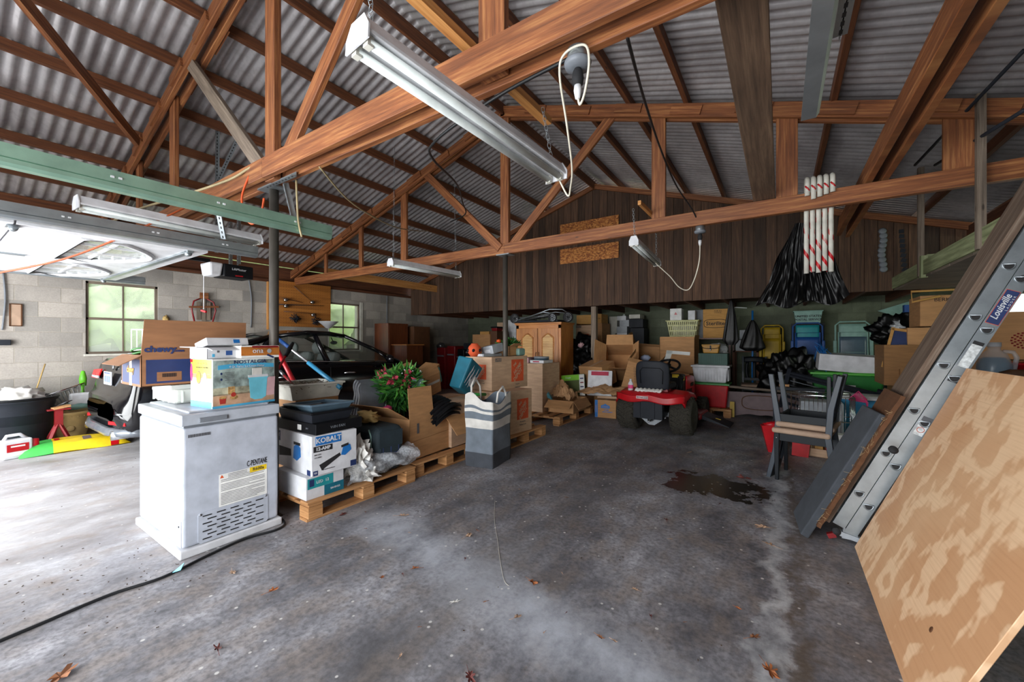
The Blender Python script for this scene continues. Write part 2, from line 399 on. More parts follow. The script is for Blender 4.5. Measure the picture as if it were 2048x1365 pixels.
FACES = {'f': ((0, -1, 0), (1, 0, 0), (0, 0, 1)), 'r': ((1, 0, 0), (0, 1, 0), (0, 0, 1)), 'l': ((-1, 0, 0), (0, -1, 0), (0, 0, 1)), 't': ((0, 0, 1), (1, 0, 0), (0, 1, 0)), 'b': ((0, 1, 0), (-1, 0, 0), (0, 0, 1))}
def face_pt(face, size, u, v, off=0):
    """u, v in 0..1 over the face of a box whose base centre is the origin"""
    n, a, b = (Vector(x) for x in FACES[face]); w_, d_, h_ = size; ctr = Vector((0, 0, h_ / 2))
    la = abs(a.x) * w_ + abs(a.y) * d_; lb = abs(b.z) * h_ + abs(b.y) * d_; ln = abs(n.x) * w_ + abs(n.y) * d_ + abs(n.z) * h_
    return ctr + n * (ln / 2 + off) + a * ((u - .5) * la) + b * ((v - .5) * lb), a, b, n, la, lb
def decal(parent, face, size, u, v, wu, hv, mat, name='printed_panel', ang=0, t=.0012, poly=None):
    """flat printed patch of wu x hv metres centred at (u, v) of a face"""
    p, a, b, n, la, lb = face_pt(face, size, u, v)
    if ang: ca, sa = math.cos(R(ang)), math.sin(R(ang)); a, b = a * ca + b * sa, b * ca - a * sa
    q = MB(); pl = poly or [(-.5, -.5), (.5, -.5), (.5, .5), (-.5, .5)]
    q.prism([(x * wu, y * hv) for x, y in pl], t, (p, a, b)); return q.build(name, mat, parent)
def letters(s_, size, mat, parent, origin, a, b, align='CENTER', name='lettering', shear=0, sx=1, bold=0, thick=.0006):
    cu = bpy.data.curves.new(name, 'FONT'); cu.body = s_; cu.size = size; cu.align_x = align; cu.align_y = 'CENTER'; cu.extrude = thick; cu.shear = shear
    cu.resolution_u = 2; cu.offset = bold
    t = bpy.data.objects.new('tmp', cu); col.objects.link(t); dg = bpy.context.evaluated_depsgraph_get()
    me = bpy.data.meshes.new_from_object(t.evaluated_get(dg)); bpy.data.objects.remove(t)
    me.name = name; me.materials.clear(); me.materials.append(MATS[mat])
    a = Vector(a); b = Vector(b); n = a.cross(b); mt = Matrix((a * sx, b, n)).transposed().to_4x4(); mt.translation = Vector(origin)
    me.transform(mt); o = bpy.data.objects.new(name, me); col.objects.link(o); o.parent = parent; return o
def text(parent, face, size, u, v, s_, h, mat='print_black', ang=0, sx=1, align='CENTER', bold=0, off=.002):
    p, a, b, n, la, lb = face_pt(face, size, u, v, off)
    if ang: ca, sa = math.cos(R(ang)), math.sin(R(ang)); a, b = a * ca + b * sa, b * ca - a * sa
    return letters(s_, h, mat, parent, p, a, b, align, sx=sx, bold=bold)
def carton(label, loc, size, rz=0, mat='card', closed=True, flaps=(), rot=None, name='cardboard_box', cat='box', group=None, tape='t', t=.006, tapemat='card_light'):
    """box with base centre at loc; flaps: (side, degrees up from hanging outwards, length[, from, to])"""
    o = thing(name, label, cat, loc, rz, group, rot); w_, d_, h_ = size; q = MB()
    if closed:
        q.box((0, 0, h_ / 2), (w_, d_, h_))
        q.build('box_body', mat, o, bevel=.004)
        if tape:
            k = MB(); k.box((0, 0, h_ + .0008), (.05, d_ * .99, .0015)); k.build('tape', tapemat, o)
    else:
        q.box((0, 0, t / 2), (w_, d_, t)); q.box((-w_ / 2 + t / 2, 0, h_ / 2), (t, d_, h_)); q.box((w_ / 2 - t / 2, 0, h_ / 2), (t, d_, h_))
        q.box((0, -d_ / 2 + t / 2, h_ / 2), (w_, t, h_)); q.box((0, d_ / 2 - t / 2, h_ / 2), (w_, t, h_)); q.build('box_body', mat, o, bevel=.001, seg=1)
        for fl_ in flaps:
            sd, an, ln = fl_[:3]; f0, f1 = fl_[3:5] if len(fl_) > 3 else (0, 1)
            n, a, b = (Vector(x) for x in FACES[sd]); la = abs(a.x) * w_ + abs(a.y) * d_; lnn = abs(n.x) * w_ + abs(n.y) * d_
            e = n * (lnn / 2 - t / 2) + Vector((0, 0, h_)); dr = n * math.cos(R(an - 90)) + Vector((0, 0, 1)) * math.sin(R(an - 90))
            p0 = e + a * ((f0 - .5) * la); k = MB(); ww = (f1 - f0) * la
            k.prism([(0, 0), (ww, 0), (ww * .985, ln), (ww * .015, ln)], t * .7, (p0, a, dr)); k.build('flap', mat, o)
    return o
def tub(label, loc, size, mat, lidmat=None, rz=0, name='storage_tub', cat='tub', lid=True, taper=.86, rot=None, ribs=0, inside=None, group=None):
    o = thing(name, label, cat, loc, rz, group, rot); w_, d_, h_ = size; q = MB()
    hl = .03 if lid else 0; hb = h_ - hl
    q.box((0, 0, hb / 2), (w_ * .96, d_ * .96, hb), None, 0, taper)
    if not lid:      # open top with a rim: walls inside
        q = MB(); k = taper; t = .006
        for (x0, y0, x1, y1) in ((-1, -1, 1, -1), (1, -1, 1, 1), (1, 1, -1, 1), (-1, 1, -1, -1)):
            a0 = Vector((x0 * w_ / 2, y0 * d_ / 2, hb)); a1 = Vector((x1 * w_ / 2, y1 * d_ / 2, hb)); b0 = Vector((x0 * w_ / 2 * k, y0 * d_ / 2 * k, 0)); b1 = Vector((x1 * w_ / 2 * k, y1 * d_ / 2 * k, 0))
            s_ = (w_ / 2 - t) / (w_ / 2); c_ = [Vector((v.x * s_, v.y * s_, v.z)) for v in (a0, a1, b0, b1)]
            q.add([b0, b1, a1, a0, c_[2], c_[3], c_[1], c_[0]], [(0, 1, 2, 3), (5, 4, 7, 6), (3, 2, 6, 7)])
        q.box((0, 0, .004), (w_ * k, d_ * k, .008))
    q.build('tub_body', mat, o, bevel=.0 if not lid else .02)
    if ribs:
        k = MB()
        for i in range(ribs):
            x = (i + .5) / ribs - .5; k.box((x * w_ * .9, -d_ / 2 * .93, hb * .5), (.008, .012, hb * .75))
        for i in range(max(3, ribs // 2)):
            y = (i + .5) / max(3, ribs // 2) - .5; k.box((w_ / 2 * .93, y * d_ * .85, hb * .5), (.012, .008, hb * .75))
        k.build('rib', mat, o)
    q = MB()
    if lid:
        q.box((0, 0, hb + hl * .5), (w_ * 1.02, d_ * 1.02, hl)); q.box((0, 0, h_ + .004), (w_ * .88, d_ * .88, .008)); q.build('lid', lidmat or mat, o, bevel=.008)
    else:
        for x0, y0, sx_, sy_ in ((0, -1, 1.04, .03), (0, 1, 1.04, .03)): q.box((0, y0 * d_ / 2, hb), (w_ * 1.05, .03, .018))
        for x0 in (-1, 1): q.box((x0 * w_ / 2, 0, hb), (.03, d_ * 1.05, .018))
        q.build('rim', lidmat or mat, o, bevel=.006)
    return o
ordn = ["first", "second", "third", "fourth", "fifth", "sixth", "seventh", "eighth", "ninth", "tenth", "eleventh", "twelfth", "thirteenth", "fourteenth", "fifteenth", "sixteenth", "seventeenth"]
# ================================================================== SETTING
def CT(x): return 4.37 - .315 * abs(x + 3)         # top line of the trusses
def RU(x): return CT(x) + .09                        # underside of the iron
XL, XR, YF, YB = -8.2, 4.4, -1.7, 9.75
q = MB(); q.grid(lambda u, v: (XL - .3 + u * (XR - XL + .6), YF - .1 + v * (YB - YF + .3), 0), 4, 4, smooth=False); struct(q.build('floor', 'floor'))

def wall_with_holes(name, mat, axis, pos, a0, a1, z0, z1, holes, t=.2, outer=1):
    """blocks around rectangular holes; axis 'x' = plane of constant X"""
    q = MB(); cuts = sorted({a0, a1, *[h[0] for h in holes], *[h[1] for h in holes]})
    def put(u0, u1, w0, w1):
        if axis == 'x': c = (pos + outer * t / 2, (u0 + u1) / 2, (w0 + w1) / 2); s_ = (t, u1 - u0, w1 - w0)
        else: c = ((u0 + u1) / 2, pos + outer * t / 2, (w0 + w1) / 2); s_ = (u1 - u0, t, w1 - w0)
        k = len(q.uv); q.box(c, s_); vs = q.v[-8:]; base = len(q.v) - 8
        for fi in range(6):
            q.uv[k + fi] = [((q.v[i][1] if axis == 'x' else q.v[i][0]) + .1, q.v[i][2]) for i in q.f[k + fi]]
    for u0, u1 in zip(cuts, cuts[1:]):
        hs = sorted([h for h in holes if h[0] <= u0 + 1e-6 and h[1] >= u1 - 1e-6], key=lambda h: h[2]); z = z0
        for h in hs:
            if h[2] > z: put(u0, u1, z, h[2])
            z = h[3]
        if z < z1: put(u0, u1, z, z1)
    return struct(q.build(name, mat))
W1 = (1.35, 2.15, 1.11, 2.16); W2 = (5.01, 5.82, 1.09, 2.155)
wall_with_holes('wall_left', 'block_wall', 'x', XL, YF - .2, YB + .2, 0, 2.44, [W1, W2], outer=-1)
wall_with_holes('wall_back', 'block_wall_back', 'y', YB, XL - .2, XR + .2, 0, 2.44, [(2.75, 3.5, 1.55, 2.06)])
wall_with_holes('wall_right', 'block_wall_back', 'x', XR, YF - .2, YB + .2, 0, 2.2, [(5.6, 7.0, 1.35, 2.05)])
wall_with_holes('wall_front', 'block_wall', 'y', YF, XL - .2, XR + .2, 0, 2.75, [(-7.1, -4.05, 0, 2.15), (-2.9, .15, 0, 2.15)], outer=-1)
q = MB()
for s_, xe in ((-1, -8.75), (1, XR + .35)):
    q = MB(); nx = 3; wl = .098; ny = int((YB - YF + .6) / wl * 6)
    def fn(u, v, s_=s_, xe=xe):
        x = -3 + u * (xe + 3); y = YF - .3 + v * (YB - YF + .6); a = y / wl * 2 * math.pi
        return (x, y, 4.37 + .09 - .315 * abs(x + 3) + .016 + .016 * math.sin(a))
    q.grid(fn, nx, ny); struct(q.build('ceiling_left' if s_ < 0 else 'ceiling_right', 'roof'))
# loft front of vertical planks under the gable
q = MB(); x = XL
random.seed(3)
while x < 2.02:
    w_ = .135 + random.random() * .03; x1 = min(x + w_, 2.02); y = 7.38 + random.random() * .012
    z0 = 1.985 + random.random() * .01; za, zb = CT(x) - .005, CT(x1) - .005
    p = [(x, z0), (x1 - .006, z0), (x1 - .006, zb), (x, za)]
    if x < -3 < x1: p.insert(3, (-3, 4.365))
    vs = [(a, y, b) for a, b in p] + [(a, y + .02, b) for a, b in p]; n = len(p); ou = random.random() * 20
    fs = [tuple(range(n)), tuple(range(n, 2 * n))[::-1]] + [(i, n + i, n + (i + 1) % n, (i + 1) % n) for i in range(n)]
    q.add(vs, fs, [[(vs[i][2], vs[i][0] + ou) for i in f] for f in fs]); x = x1
q.add([(XL, 7.405, 1.99), (2.0, 7.405, 1.99), (2.0, 7.405, CT(2.0)), (-3, 7.405, 4.36), (XL, 7.405, CT(XL))], [(0, 1, 2, 3, 4)]); struct(q.build('wall_gable', 'planks'))  # unseen backing sheet added behind the planks to stop light leaking through
q = MB(); q.grid(lambda u, v: (XL + u * (2.0 - XL), 7.42 + v * (YB - 7.42), 2.14), 2, 2, smooth=False)
struct(q.build('ceiling_loft', 'timber_dark', solid=.02))
for i in range(17):
    x = -8.0 + i * .6; q = MB(); q.beam((x, 7.4, 2.06), (x, YB, 2.06), .045, .13)
    tag(q.build('loft_joist', 'timber_dark'), 'dark joist under the loft floor, %s from the left wall' % ordn[i], 'joist', 'joists under the loft floor')
# wall plates
q = MB(); q.beam((XL - .08, YF, 2.47), (XL - .08, YB, 2.47), .16, .05); struct(q.build('trim_1', 'timber_dark'))
q = MB(); q.beam((2.0, YF, 2.67), (2.0, YB, 2.67), .09, .14); struct(q.build('trim_2', 'timber_dark'))
q = MB()
for k in range(9): q.box((2.0, 9.6 if k == 0 else 9.6 - k * 0, 1.3), (.0, .0, .0)) if False else None
q.beam((2.0, 7.4, 0), (2.0, 7.4, 2.6), .09, .09, up=(1, 0, 0)); q.v and None
q = MB(); q.box((XL - .1, (YF + YB) / 2, 2.63), (.03, YB - YF, .28)); struct(q.build('trim_4', 'timber_dark'))
q = MB(); q.box((2.0 + 2.45, (YF + YB) / 2, 2.1), (.03, YB - YF, .12)); struct(q.build('trim_5', 'timber_dark'))
# windows
def window(n, Wd, xp, s_):
    y0, y1, z0, z1 = Wd; o = bpy.data.objects.new('window_%d' % n, None); col.objects.link(o); o.location = (xp, 0, 0); struct(o); q = MB(); f = .035
    for z in (z0 + f / 2, z1 - f / 2, z0 + (z1 - z0) * .49): q.box((s_ * .05, (y0 + y1) / 2, z), (.045, y1 - y0, f))
    for y in (y0 + f / 2, y1 - f / 2): q.box((s_ * .05, y, (z0 + z1) / 2), (.045, f, z1 - z0))
    q.box((s_ * .05, (y0 + y1) / 2, (z0 + z1) / 2), (.03, .018, z1 - z0)); q.build('window_frame', 'timber_grey', o, bevel=.003)
    q = MB(); q.box((s_ * .05, (y0 + y1) / 2, (z0 + z1) / 2), (.004, y1 - y0 - .02, z1 - z0 - .02)); q.build('glass_pane', 'window_glass', o)
    q = MB(); q.box((s_ * .03, (y0 + y1) / 2, z0 - .012), (.14, y1 - y0 + .04, .03)); q.build('window_sill', 'offwhite', o, bevel=.003)
    if n == 2:
        q = MB(); q.box((.004, y1 + .035, (z0 + z1) / 2), (.02, .07, z1 - z0 + .1)); q.build('window_casing', 'offwhite', o)
window(1, W1, XL, -1); window(2, W2, XL, -1); window(3, (5.6, 7.0, 1.35, 2.05), XR, 1)
q = MB(); q.box((3.125, YB + .05, 1.8), (.75, .01, .5)); o = q.build('window_4', 'window_glass'); struct(o)
# outside
q = MB(); q.grid(lambda u, v: (-60 + u * 120, -50 + v * 110, -.06), 2, 2, smooth=False); tag(q.build('gravel_yard', 'gravel'), 'pale gravel yard outside the doorways', 'ground', kind='stuff')
q = MB(); q.grid(lambda u, v: (-8.7 - u * 26, -8 + v * 40, .25 + u * 26 * .075 + .25 * noise.noise((u * 5, v * 6, 0))), 12, 12)
tag(q.build('sloping_lawn', 'lawn'), 'sunlit grass bank rising beyond the side windows', 'grass', kind='stuff')
def tree(label, loc, h_, r_, mat, seed):
    random.seed(seed); o = thing('leafy_tree', label, 'tree', loc, group='trees beyond the side windows')
    q = MB(); q.tube([(0, 0, -.5), (.1, 0, h_ * .4), (0, .1, h_ * .7)], [.14, .1, .05]); q.build('trunk', 'trunk', o)
    q = MB()
    for i in range(14): q.blob((random.uniform(-r_, r_), random.uniform(-r_, r_), h_ * random.uniform(.25, .95)), (r_ * .5, r_ * .5, r_ * .42), .4, 3.5, 3, seed=seed * 20 + i)
    q.build('crown', mat, o)
tree('broad pale green tree seen through the upper panes of the left window', (-17, 5.5, .9), 4.5, 2.3, 'foliage', 1)
tree('dark green bushy tree at the left edge of the left window', (-18.5, 2.4, .9), 4.8, 2.2, 'foliage_dark', 2)
tree('green tree seen through the second window above the car', (-16, 10.8, .9), 4.4, 2.4, 'foliage', 3)
tree('tall green tree behind the one beyond the second window', (-22, 14, 1.2), 6.5, 3.4, 'foliage_dark', 4)
tree('leafy tree far up the bank between both window views', (-25, 8, 1.6), 6.5, 3.4, 'foliage_dark', 5)
# white garden bench frame outside the first window
o = thing('garden_bench', 'white wire garden bench standing on the grass outside the left window', 'bench', (-13.2, 3.55, .63)); q = MB()
for z in (.45, .95): q.tube([(0, -.6, z), (0, .6, z)], .02, 6)
for i in range(13): q.tube([(0, -.6 + i * .1, .45), (0, -.6 + i * .1, .95)], .012, 5)
q.build('backrest', 'white', o); q = MB(); q.box((.25, 0, .45), (.5, 1.25, .03)); q.build('seat', 'white', o)
for x in (0, .48):
    for y in (-.58, .58): q = MB(); q.tube([(x, y, 0), (x, y, .45)], .02, 6); q.build('leg', 'white', o)

# ================================================================== ROOF TIMBERS
def truss(Y, label, loc_label, double):
    o = thing('roof_truss', label, 'truss', (-3, Y, 2.44)); Z0 = 2.44
    zb = .07
    offs = (-.045, .045) if double else (0,)
    yy = [-.055, .055] if double else [0]
    for s_ in (-1, 1):
        for k, y in enumerate(yy):
            q = MB(); q.beam((0 if s_ > 0 else 0, y, zb), (s_ * 5.2, y, zb), .04 if double else .06, .14)
            q.build('bottom_chord', 'timber', o, bevel=.003, seg=1)
        for y in (-.045, .045):
            q = MB(); q.beam((-.02 * s_, y, CT(-3) - Z0 - .07), (s_ * 5.3, y, CT(-3 + s_ * 5.3) - Z0 - .07), .04, .13)
            q.build('top_chord', 'timber_dark' if s_ > 0 and double else 'timber', o, bevel=.003, seg=1)
        q = MB()                                    # short cleats nailed along the chord under each purlin
        for i in range(9):
            xx = .5 + i * .575
            if xx > 5.1: break
            for y in (-.075, .075):
                c0 = Vector((s_ * (xx - .14), y, CT(-3 + s_ * (xx - .14)) - Z0 - .06 - .02 * (i % 2))); c1 = Vector((s_ * (xx + .14), y, CT(-3 + s_ * (xx + .14)) - Z0 - .06 - .02 * (i % 2)))
                q.beam(c0, c1, .02, .09)
        q.build('cleat', 'timber', o)['kind'] = 'stuff'
        for k, xx in enumerate((1.95, 3.05, 4.12)):
            q = MB(); q.beam((s_ * xx, 0, .02 if k == 0 and s_ > 0 else .1), (s_ * xx, 0, CT(-3 + s_ * xx) - Z0 - .06), .04, (.13, .09, .07)[k] if s_ < 0 else (.14, .16, .2)[k], up=(1, 0, 0))
            q.build('web_post', 'timber', o, bevel=.003, seg=1)
        q = MB(); q.beam((s_ * .06, .03 * s_, .08), (s_ * 1.45, .03 * s_, CT(-3 + s_ * 1.45) - Z0 - .08), .04, .11, up=(0, 0, 1)); q.build('web_diagonal', 'timber_grey' if (double and s_ < 0) else 'timber', o, bevel=.003, seg=1)
    q = MB(); q.beam((0, 0, .0), (0, 0, CT(-3) - Z0 - .05), .05, .13, up=(1, 0, 0)); q.build('king_post', 'timber', o, bevel=.003, seg=1)
    return o
t1 = truss(1.42, 'near roof truss of doubled orange-brown timbers crossing the top of the view', '', True)
truss(4.32, 'middle roof truss crossing above the car and mower, candy canes hanging on its chord', '', False)
truss(-1.45, 'roof truss right at the front wall above the doorways', '', True)
q = MB(); q.beam((-5.52, 1.28, 3.36), (-3.6, -.2, 3.92), .04, .1); tag(q.build('roof_brace', 'timber'), 'long slanting brown brace at the top left under the iron roof', 'brace')
# purlins
for s_, nm in ((-1, 'left'), (1, 'right')):
    for i in range(9 if s_ < 0 else 13):
        xx = .5 + i * .575; X = -3 + s_ * xx; q = MB(); jig = random.uniform(-.01, .01)
        u = (s_ * .315, 0, 1); q.beam((X + jig, YF - .2, CT(X) + .04), (X - jig, YB, CT(X) + .04), .045, .095, up=(0, 0, 1))
        tag(q.build('purlin', 'purlin_wood', bevel=.003, seg=1), 'brown purlin under the iron on the %s roof slope, %s one down from the ridge' % (nm, ordn[i]), 'purlin', 'purlins of the %s roof slope' % nm)
q = MB(); q.beam((-3, YF - .2, 4.32), (-3, YB, 4.32), .03, .14); tag(q.build('ridge_board', 'purlin_wood'), 'brown ridge board at the peak of the roof', 'ridge board')
# rafters on the gable top edge
for s_ in (-1, 1):
    q = MB(); q.beam((-3, 7.34, 4.30), (-3 + s_ * 5.1, 7.34, CT(-3 + s_ * 5.1) - .07), .04, .09); tag(q.build('gable_rafter', 'timber'), 'rafter along the %s top edge of the plank gable' % ('left' if s_ < 0 else 'right'), 'rafter')
# loose boards laid across the truss chords
q = MB(); q.box((-.12, 2.6, 2.6), (.17, 3.9, .03)); tag(q.build('stored_board', 'rough_board', bevel=.004), 'wide rough sawn board laid flat across the chords, top right', 'board')
for k, x in enumerate((.56, .66)):
    q = MB(); L0, L1 = -.6, 6.1 + .15 * k; p = [(L0, 2.585), (L1 + .25, 2.6), (L1, 2.75), (L0, 2.74)]
    q.prism(p, .045, ((x + .02, 0, 0), (0, 1, 0), (0, 0, 1))); tag(q.build('stored_joist', 'timber', bevel=.003, seg=1), ('left' if k == 0 else 'right') + ' of the paired timbers laid across the chords at the upper right, pointed end', 'joist', 'paired timbers across the chords')
# osb patches and a tail board on the gable
for (a_, b_, lb) in (((1120, 432), (1237, 467), 'upper'), ((1120, 487), (1237, 511), 'lower')):
    A_ = PY(*a_, 7.35); B_ = PY(*b_, 7.35); q = MB(); q.box(((A_.x + B_.x) / 2, 7.36, (A_.z + B_.z) / 2 - .08), (B_.x - A_.x, .015, abs(A_.z - B_.z) * .62 if lb == 'upper' else .3)); tag(q.build('patch_board', 'osb'), lb + ' of the two chipboard patches nailed to the plank gable', 'board', 'chipboard patches on the gable')
q = MB(); A_ = PX(650, 545, -7.0); q.box((-7.25, 5.88, 2.62), (.04, 3.0, .16)); tag(q.build('eave_board', 'timber_fresh'), 'pale board under the eave beyond the second window', 'board')
# loft shelf at the upper right, green light put into its board colour
o = thing('hanging_rack', 'wooden rack hung under the roof at the right, its end board lit green', 'rack', (1.55, 5.4, 1.95))
for x in (-.35, .35): q = MB(); q.box((x, 0, .08), (.04, 3.0, .14)); q.build('side_board', 'green_lit_board', o)
for k in range(6): q = MB(); q.box((0, -1.25 + k * .5, .0), (.7, .49, .02)); q.build('shelf_board', 'timber_grey', o)
q = MB(); q.box((.0, .2, .11), (.68, .03, .2)); q.build('end_board', 'green_lit_board', o); q = MB(); q.box((-.36, .2, .09), (.05, .06, .22)); q.build('joint_block', 'green_lit_board', o)
for x in (-.37, .37):
    for y in (-1.2, .25): q = MB(); q.box((x, y, .55), (.045, .045, 1.1 if x < 0 else .85)); q.build('hanger', 'timber_grey', o)

# ================================================================== POSTS
def post(label, x, y, r_, z1, mat='pipe'):
    o = thing('steel_post', label, 'post', (x, y, 0)); q = MB(); q.tube([(0, 0, 0), (0, 0, z1)], r_, 16); q.build('pipe', mat, o)
    q = MB(); q.box((0, 0, .006), (.12, .068, .012)); q.build('foot_plate', 'pipe', o); q = MB(); q.box((0, 0, z1 - .006), (.2, .14, .012)); q.build('cap_plate', 'galv', o); return o
post('dark steel pipe post standing behind the white freezer', -3.13, 1.488, .032, 2.435)
post('steel pipe post standing under the middle truss behind the stacked boxes', -3.0, 4.32, .034, 2.435, 'pipe')
q = MB(); q.box((-3.05, 7.48, .99), (.1, .1, 1.98)); tag(q.build('timber_post', 'timber_grey'), 'square greenish timber post holding up the loft behind the wardrobe', 'post')
# ================================================================== OVERHEAD
def chain(q, p, r_, n=10):
    p, r_ = Vector(p), Vector(r_)
    for i in range(n):
        a = p.lerp(r_, i / n); b = p.lerp(r_, (i + 1.25) / n); off = Vector((.006, 0, 0)) if i % 2 else Vector((0, .006, 0))
        q.tube([a - off, a.lerp(b, .5) - off * 1.6, b - off, b + off, a.lerp(b, .5) + off * 1.6, a + off], .0016, 4, closed=True)
def strip_light(label, a, b, chains=None, wid=.11, tubes=2, refl=False):
    a, b = Vector(a), Vector(b); o = thing('strip_light', label, 'light', (a + b) / 2); d = b - a; L = d.length; x = d.normalized(); y = Vector((0, 0, 1)).cross(x).normalized(); z = x.cross(y)
    m = Matrix((x, y, z)).transposed(); q = MB(); h_ = .055
    # housing: tray section with sloped sides
    pr = [(-wid / 2, -.012), (-wid / 2, .0), (-wid * .28, h_), (wid * .28, h_), (wid / 2, .0), (wid / 2, -.012), (wid * .2, -.004), (0, .006), (-wid * .2, -.004)]
    if refl: pr = [(-wid, -.03), (-wid * .99, -.022), (-wid * .3, h_), (wid * .3, h_), (wid * .99, -.022), (wid, -.03), (wid * .3, .004), (-wid * .3, .004)]
    q.prism([(p, r_) for p, r_ in pr], L, (m @ Vector((-L / 2, 0, 0)), m @ Vector((0, 1, 0)), m @ Vector((0, 0, 1))))
    q.build('housing', 'white', o, bevel=.002, seg=1)
    for s_ in (-1, 1):
        q = MB(); q.prism([(-wid / 2 - .004, -.035), (wid / 2 + .004, -.035), (wid / 2 + .004, .012), (wid * .3, h_ + .004), (-wid * .3, h_ + .004), (-wid / 2 - .004, .012)], .006, (m @ Vector((s_ * L / 2 - .003, 0, 0)), m @ Vector((0, 1, 0)), m @ Vector((0, 0, 1)))); q.build('end_cap', 'white', o)
        for k in ((-1, 1) if tubes == 2 else (0,)):
            q = MB(); q.box(m @ Vector((s_ * (L / 2 - .02), k * wid * .27, -.025)), (.022, .028, .036), m); q.build('tube_socket', 'offwhite', o)
    for k in ((-1, 1) if tubes == 2 else (0,)):
        q = MB(); q.tube([m @ Vector((-L / 2 + .02, k * wid * .27, -.026)), m @ Vector((L / 2 - .02, k * wid * .27, -.026))], .016, 12); q.build('glass_tube', 'tube_lamp', o)
    if chains:
        for s_, top in chains: q = MB(); c0 = m @ Vector((s_ * L * .46, 0, h_)); chain(q, c0, Vector(top) - (a + b) / 2, 12); q.build('chain', 'galv', o)
    return o
strip_light('long white twin-tube strip light hanging nearest the camera below the near truss', (-1.14, .80, 2.29), (-1.03, 1.98, 2.22), [(-1, (-1.16, .86, 2.6)), (1, (-1.1, 1.95, 2.6))], wid=.13)
strip_light('dusty white strip light hanging over the open garage door at the left', (-4.05, .62, 2.25), (-4.12, 1.82, 2.25), None, wid=.14)
strip_light('white strip light with wide reflector hanging above the black car', (-4.1, 3.35, 2.29), (-4.02, 4.55, 2.29), [(-1, (-4.08, 3.4, 4.0)), (1, (-4.06, 4.5, 4.0))], wid=.12)
strip_light('small white strip light hanging before the plank gable at right of centre', (-1.2, 3.95, 2.28), (-1.26, 5.1, 2.26), [(-1, (-1.22, 4.0, 2.62)), (1, (-1.26, 5.05, 2.7))], wid=.085)
q = MB(); q.box((-1.13, 4.15, 2.64), (.03, .5, .04)); tag(q.build('hanger_stick', 'timber_fresh'), 'short stick on the middle chord that the small strip light hangs from', 'stick')
q = MB(); q.box((-1.16, .76, 2.62), (.05, 2.72, .04)); tag(q.build('hanger_batten', 'timber_fresh'), 'pale batten laid over the near truss that the long strip light hangs from', 'batten')
def lampholder(label, x, y, z, s_=1):
    o = thing('ceiling_lampholder', label, 'lamp socket', (x, y, z)); q = MB(); q.lathe([(.0, .012), (.046 * s_, .012), (.048 * s_, -.03), (.046 * s_, -.04)], n=20); q.build('junction_box', 'galv', o)
    q = MB(); q.lathe([(.0, -.03), (.056 * s_, -.032), (.06 * s_, -.04), (.055 * s_, -.056), (.02 * s_, -.062), (.0, -.062)], n=24); q.build('cover_plate', 'grey', o)
    q = MB(); q.lathe([(.0, -.06), (.012, -.06), (.02, -.075), (.024, -.1), (.02, -.125), (.012, -.13), (0, -.13)], n=14); q.build('socket', 'black_rubber', o)
    q = MB(); q.lathe([(.0, -.12), (.014, -.125), (.016, -.15), (.01, -.18), (0, -.182)], n=12); q.build('plug', 'white', o)
    return o
lampholder('grey round ceiling socket under the near chord with a white plug in it', -.665, 1.46, 2.44, .9); lampholder('small round ceiling socket under the middle chord by the plank gable', -.66, 4.34, 2.43, .9)
def cord(name, label, pts, r_, mat, n=6, cat='cord', par=None):
    # smooth through points
    P = [Vector(p) for p in pts]; out = []
    for i in range(len(P) - 1):
        p0, p1, p2, p3 = P[max(i - 1, 0)], P[i], P[i + 1], P[min(i + 2, len(P) - 1)]
        for k in range(n):
            t = k / n; out.append(.5 * ((2 * p1) + (p2 - p0) * t + (2 * p0 - 5 * p1 + 4 * p2 - p3) * t * t + (3 * p1 - p0 - 3 * p2 + p3) * t ** 3))
    out.append(P[-1]); q = MB(); q.tube(out, r_, 6); o = q.build(name, mat, par)
    if par is None: tag(o, label, cat)
    return o
cord('power_cord', 'white cord looping from the near ceiling socket down to the long strip light', [(-.665, 1.46, 2.27), (-.66, 1.47, 2.24), (-.63, 1.45, 2.27), (-.6, 1.42, 2.36), (-.62, 1.42, 2.43), (-.70, 1.42, 2.43), (-.74, 1.45, 2.38), (-.78, 1.6, 2.25), (-.85, 1.8, 2.15), (-.93, 1.95, 2.12), (-.97, 2.0, 2.10), (-1.02, 1.99, 2.2)], .005, 'cord_white')
cord('power_cord', 'thin white cord drooping from the small ceiling socket to the small strip light', [(-.66, 4.34, 2.26), (-.67, 4.36, 2.1), (-.72, 4.4, 1.93), (-.79, 4.45, 1.83), (-.9, 4.55, 1.88), (-1.02, 4.7, 2.02), (-1.2, 4.85, 2.2), (-1.26, 5.0, 2.27)], .0055, 'cord_white')
cord('black_cable', 'black cable stapled along the near chord and swagging down to the rafter at left', [(-.69, 1.46, 2.435), (-1.1, 1.5, 2.43), (-1.6, 1.62, 2.42), (-1.9, 1.9, 2.5), (-2.4, 2.7, 2.7), (-3.2, 3.7, 2.98), (-3.5, 4.1, 3.0), (-3.9, 4.25, 3.0)], .008, 'cord_black')
cord('black_cable', 'dark cable hanging loose from the near chord across to the small ceiling socket', [PD(1254, 72, 1.5), PD(1272, 140, 1.8), PD(1292, 210, 2.3), PD(1322, 300, 3.0), PD(1352, 370, 3.6), PD(1385, 420, 3.9), PD(1398, 450, 3.98)], .007, 'cord_black')
cord('grey_cable', 'thin grey cable sagging from the near chord to the left rafter', [(-2.5, 1.47, 2.44), (-2.9, 2.0, 2.42), (-3.5, 2.9, 2.55), (-4.1, 3.8, 2.8), (-4.3, 4.2, 2.92)], .006, 'cord_beige')
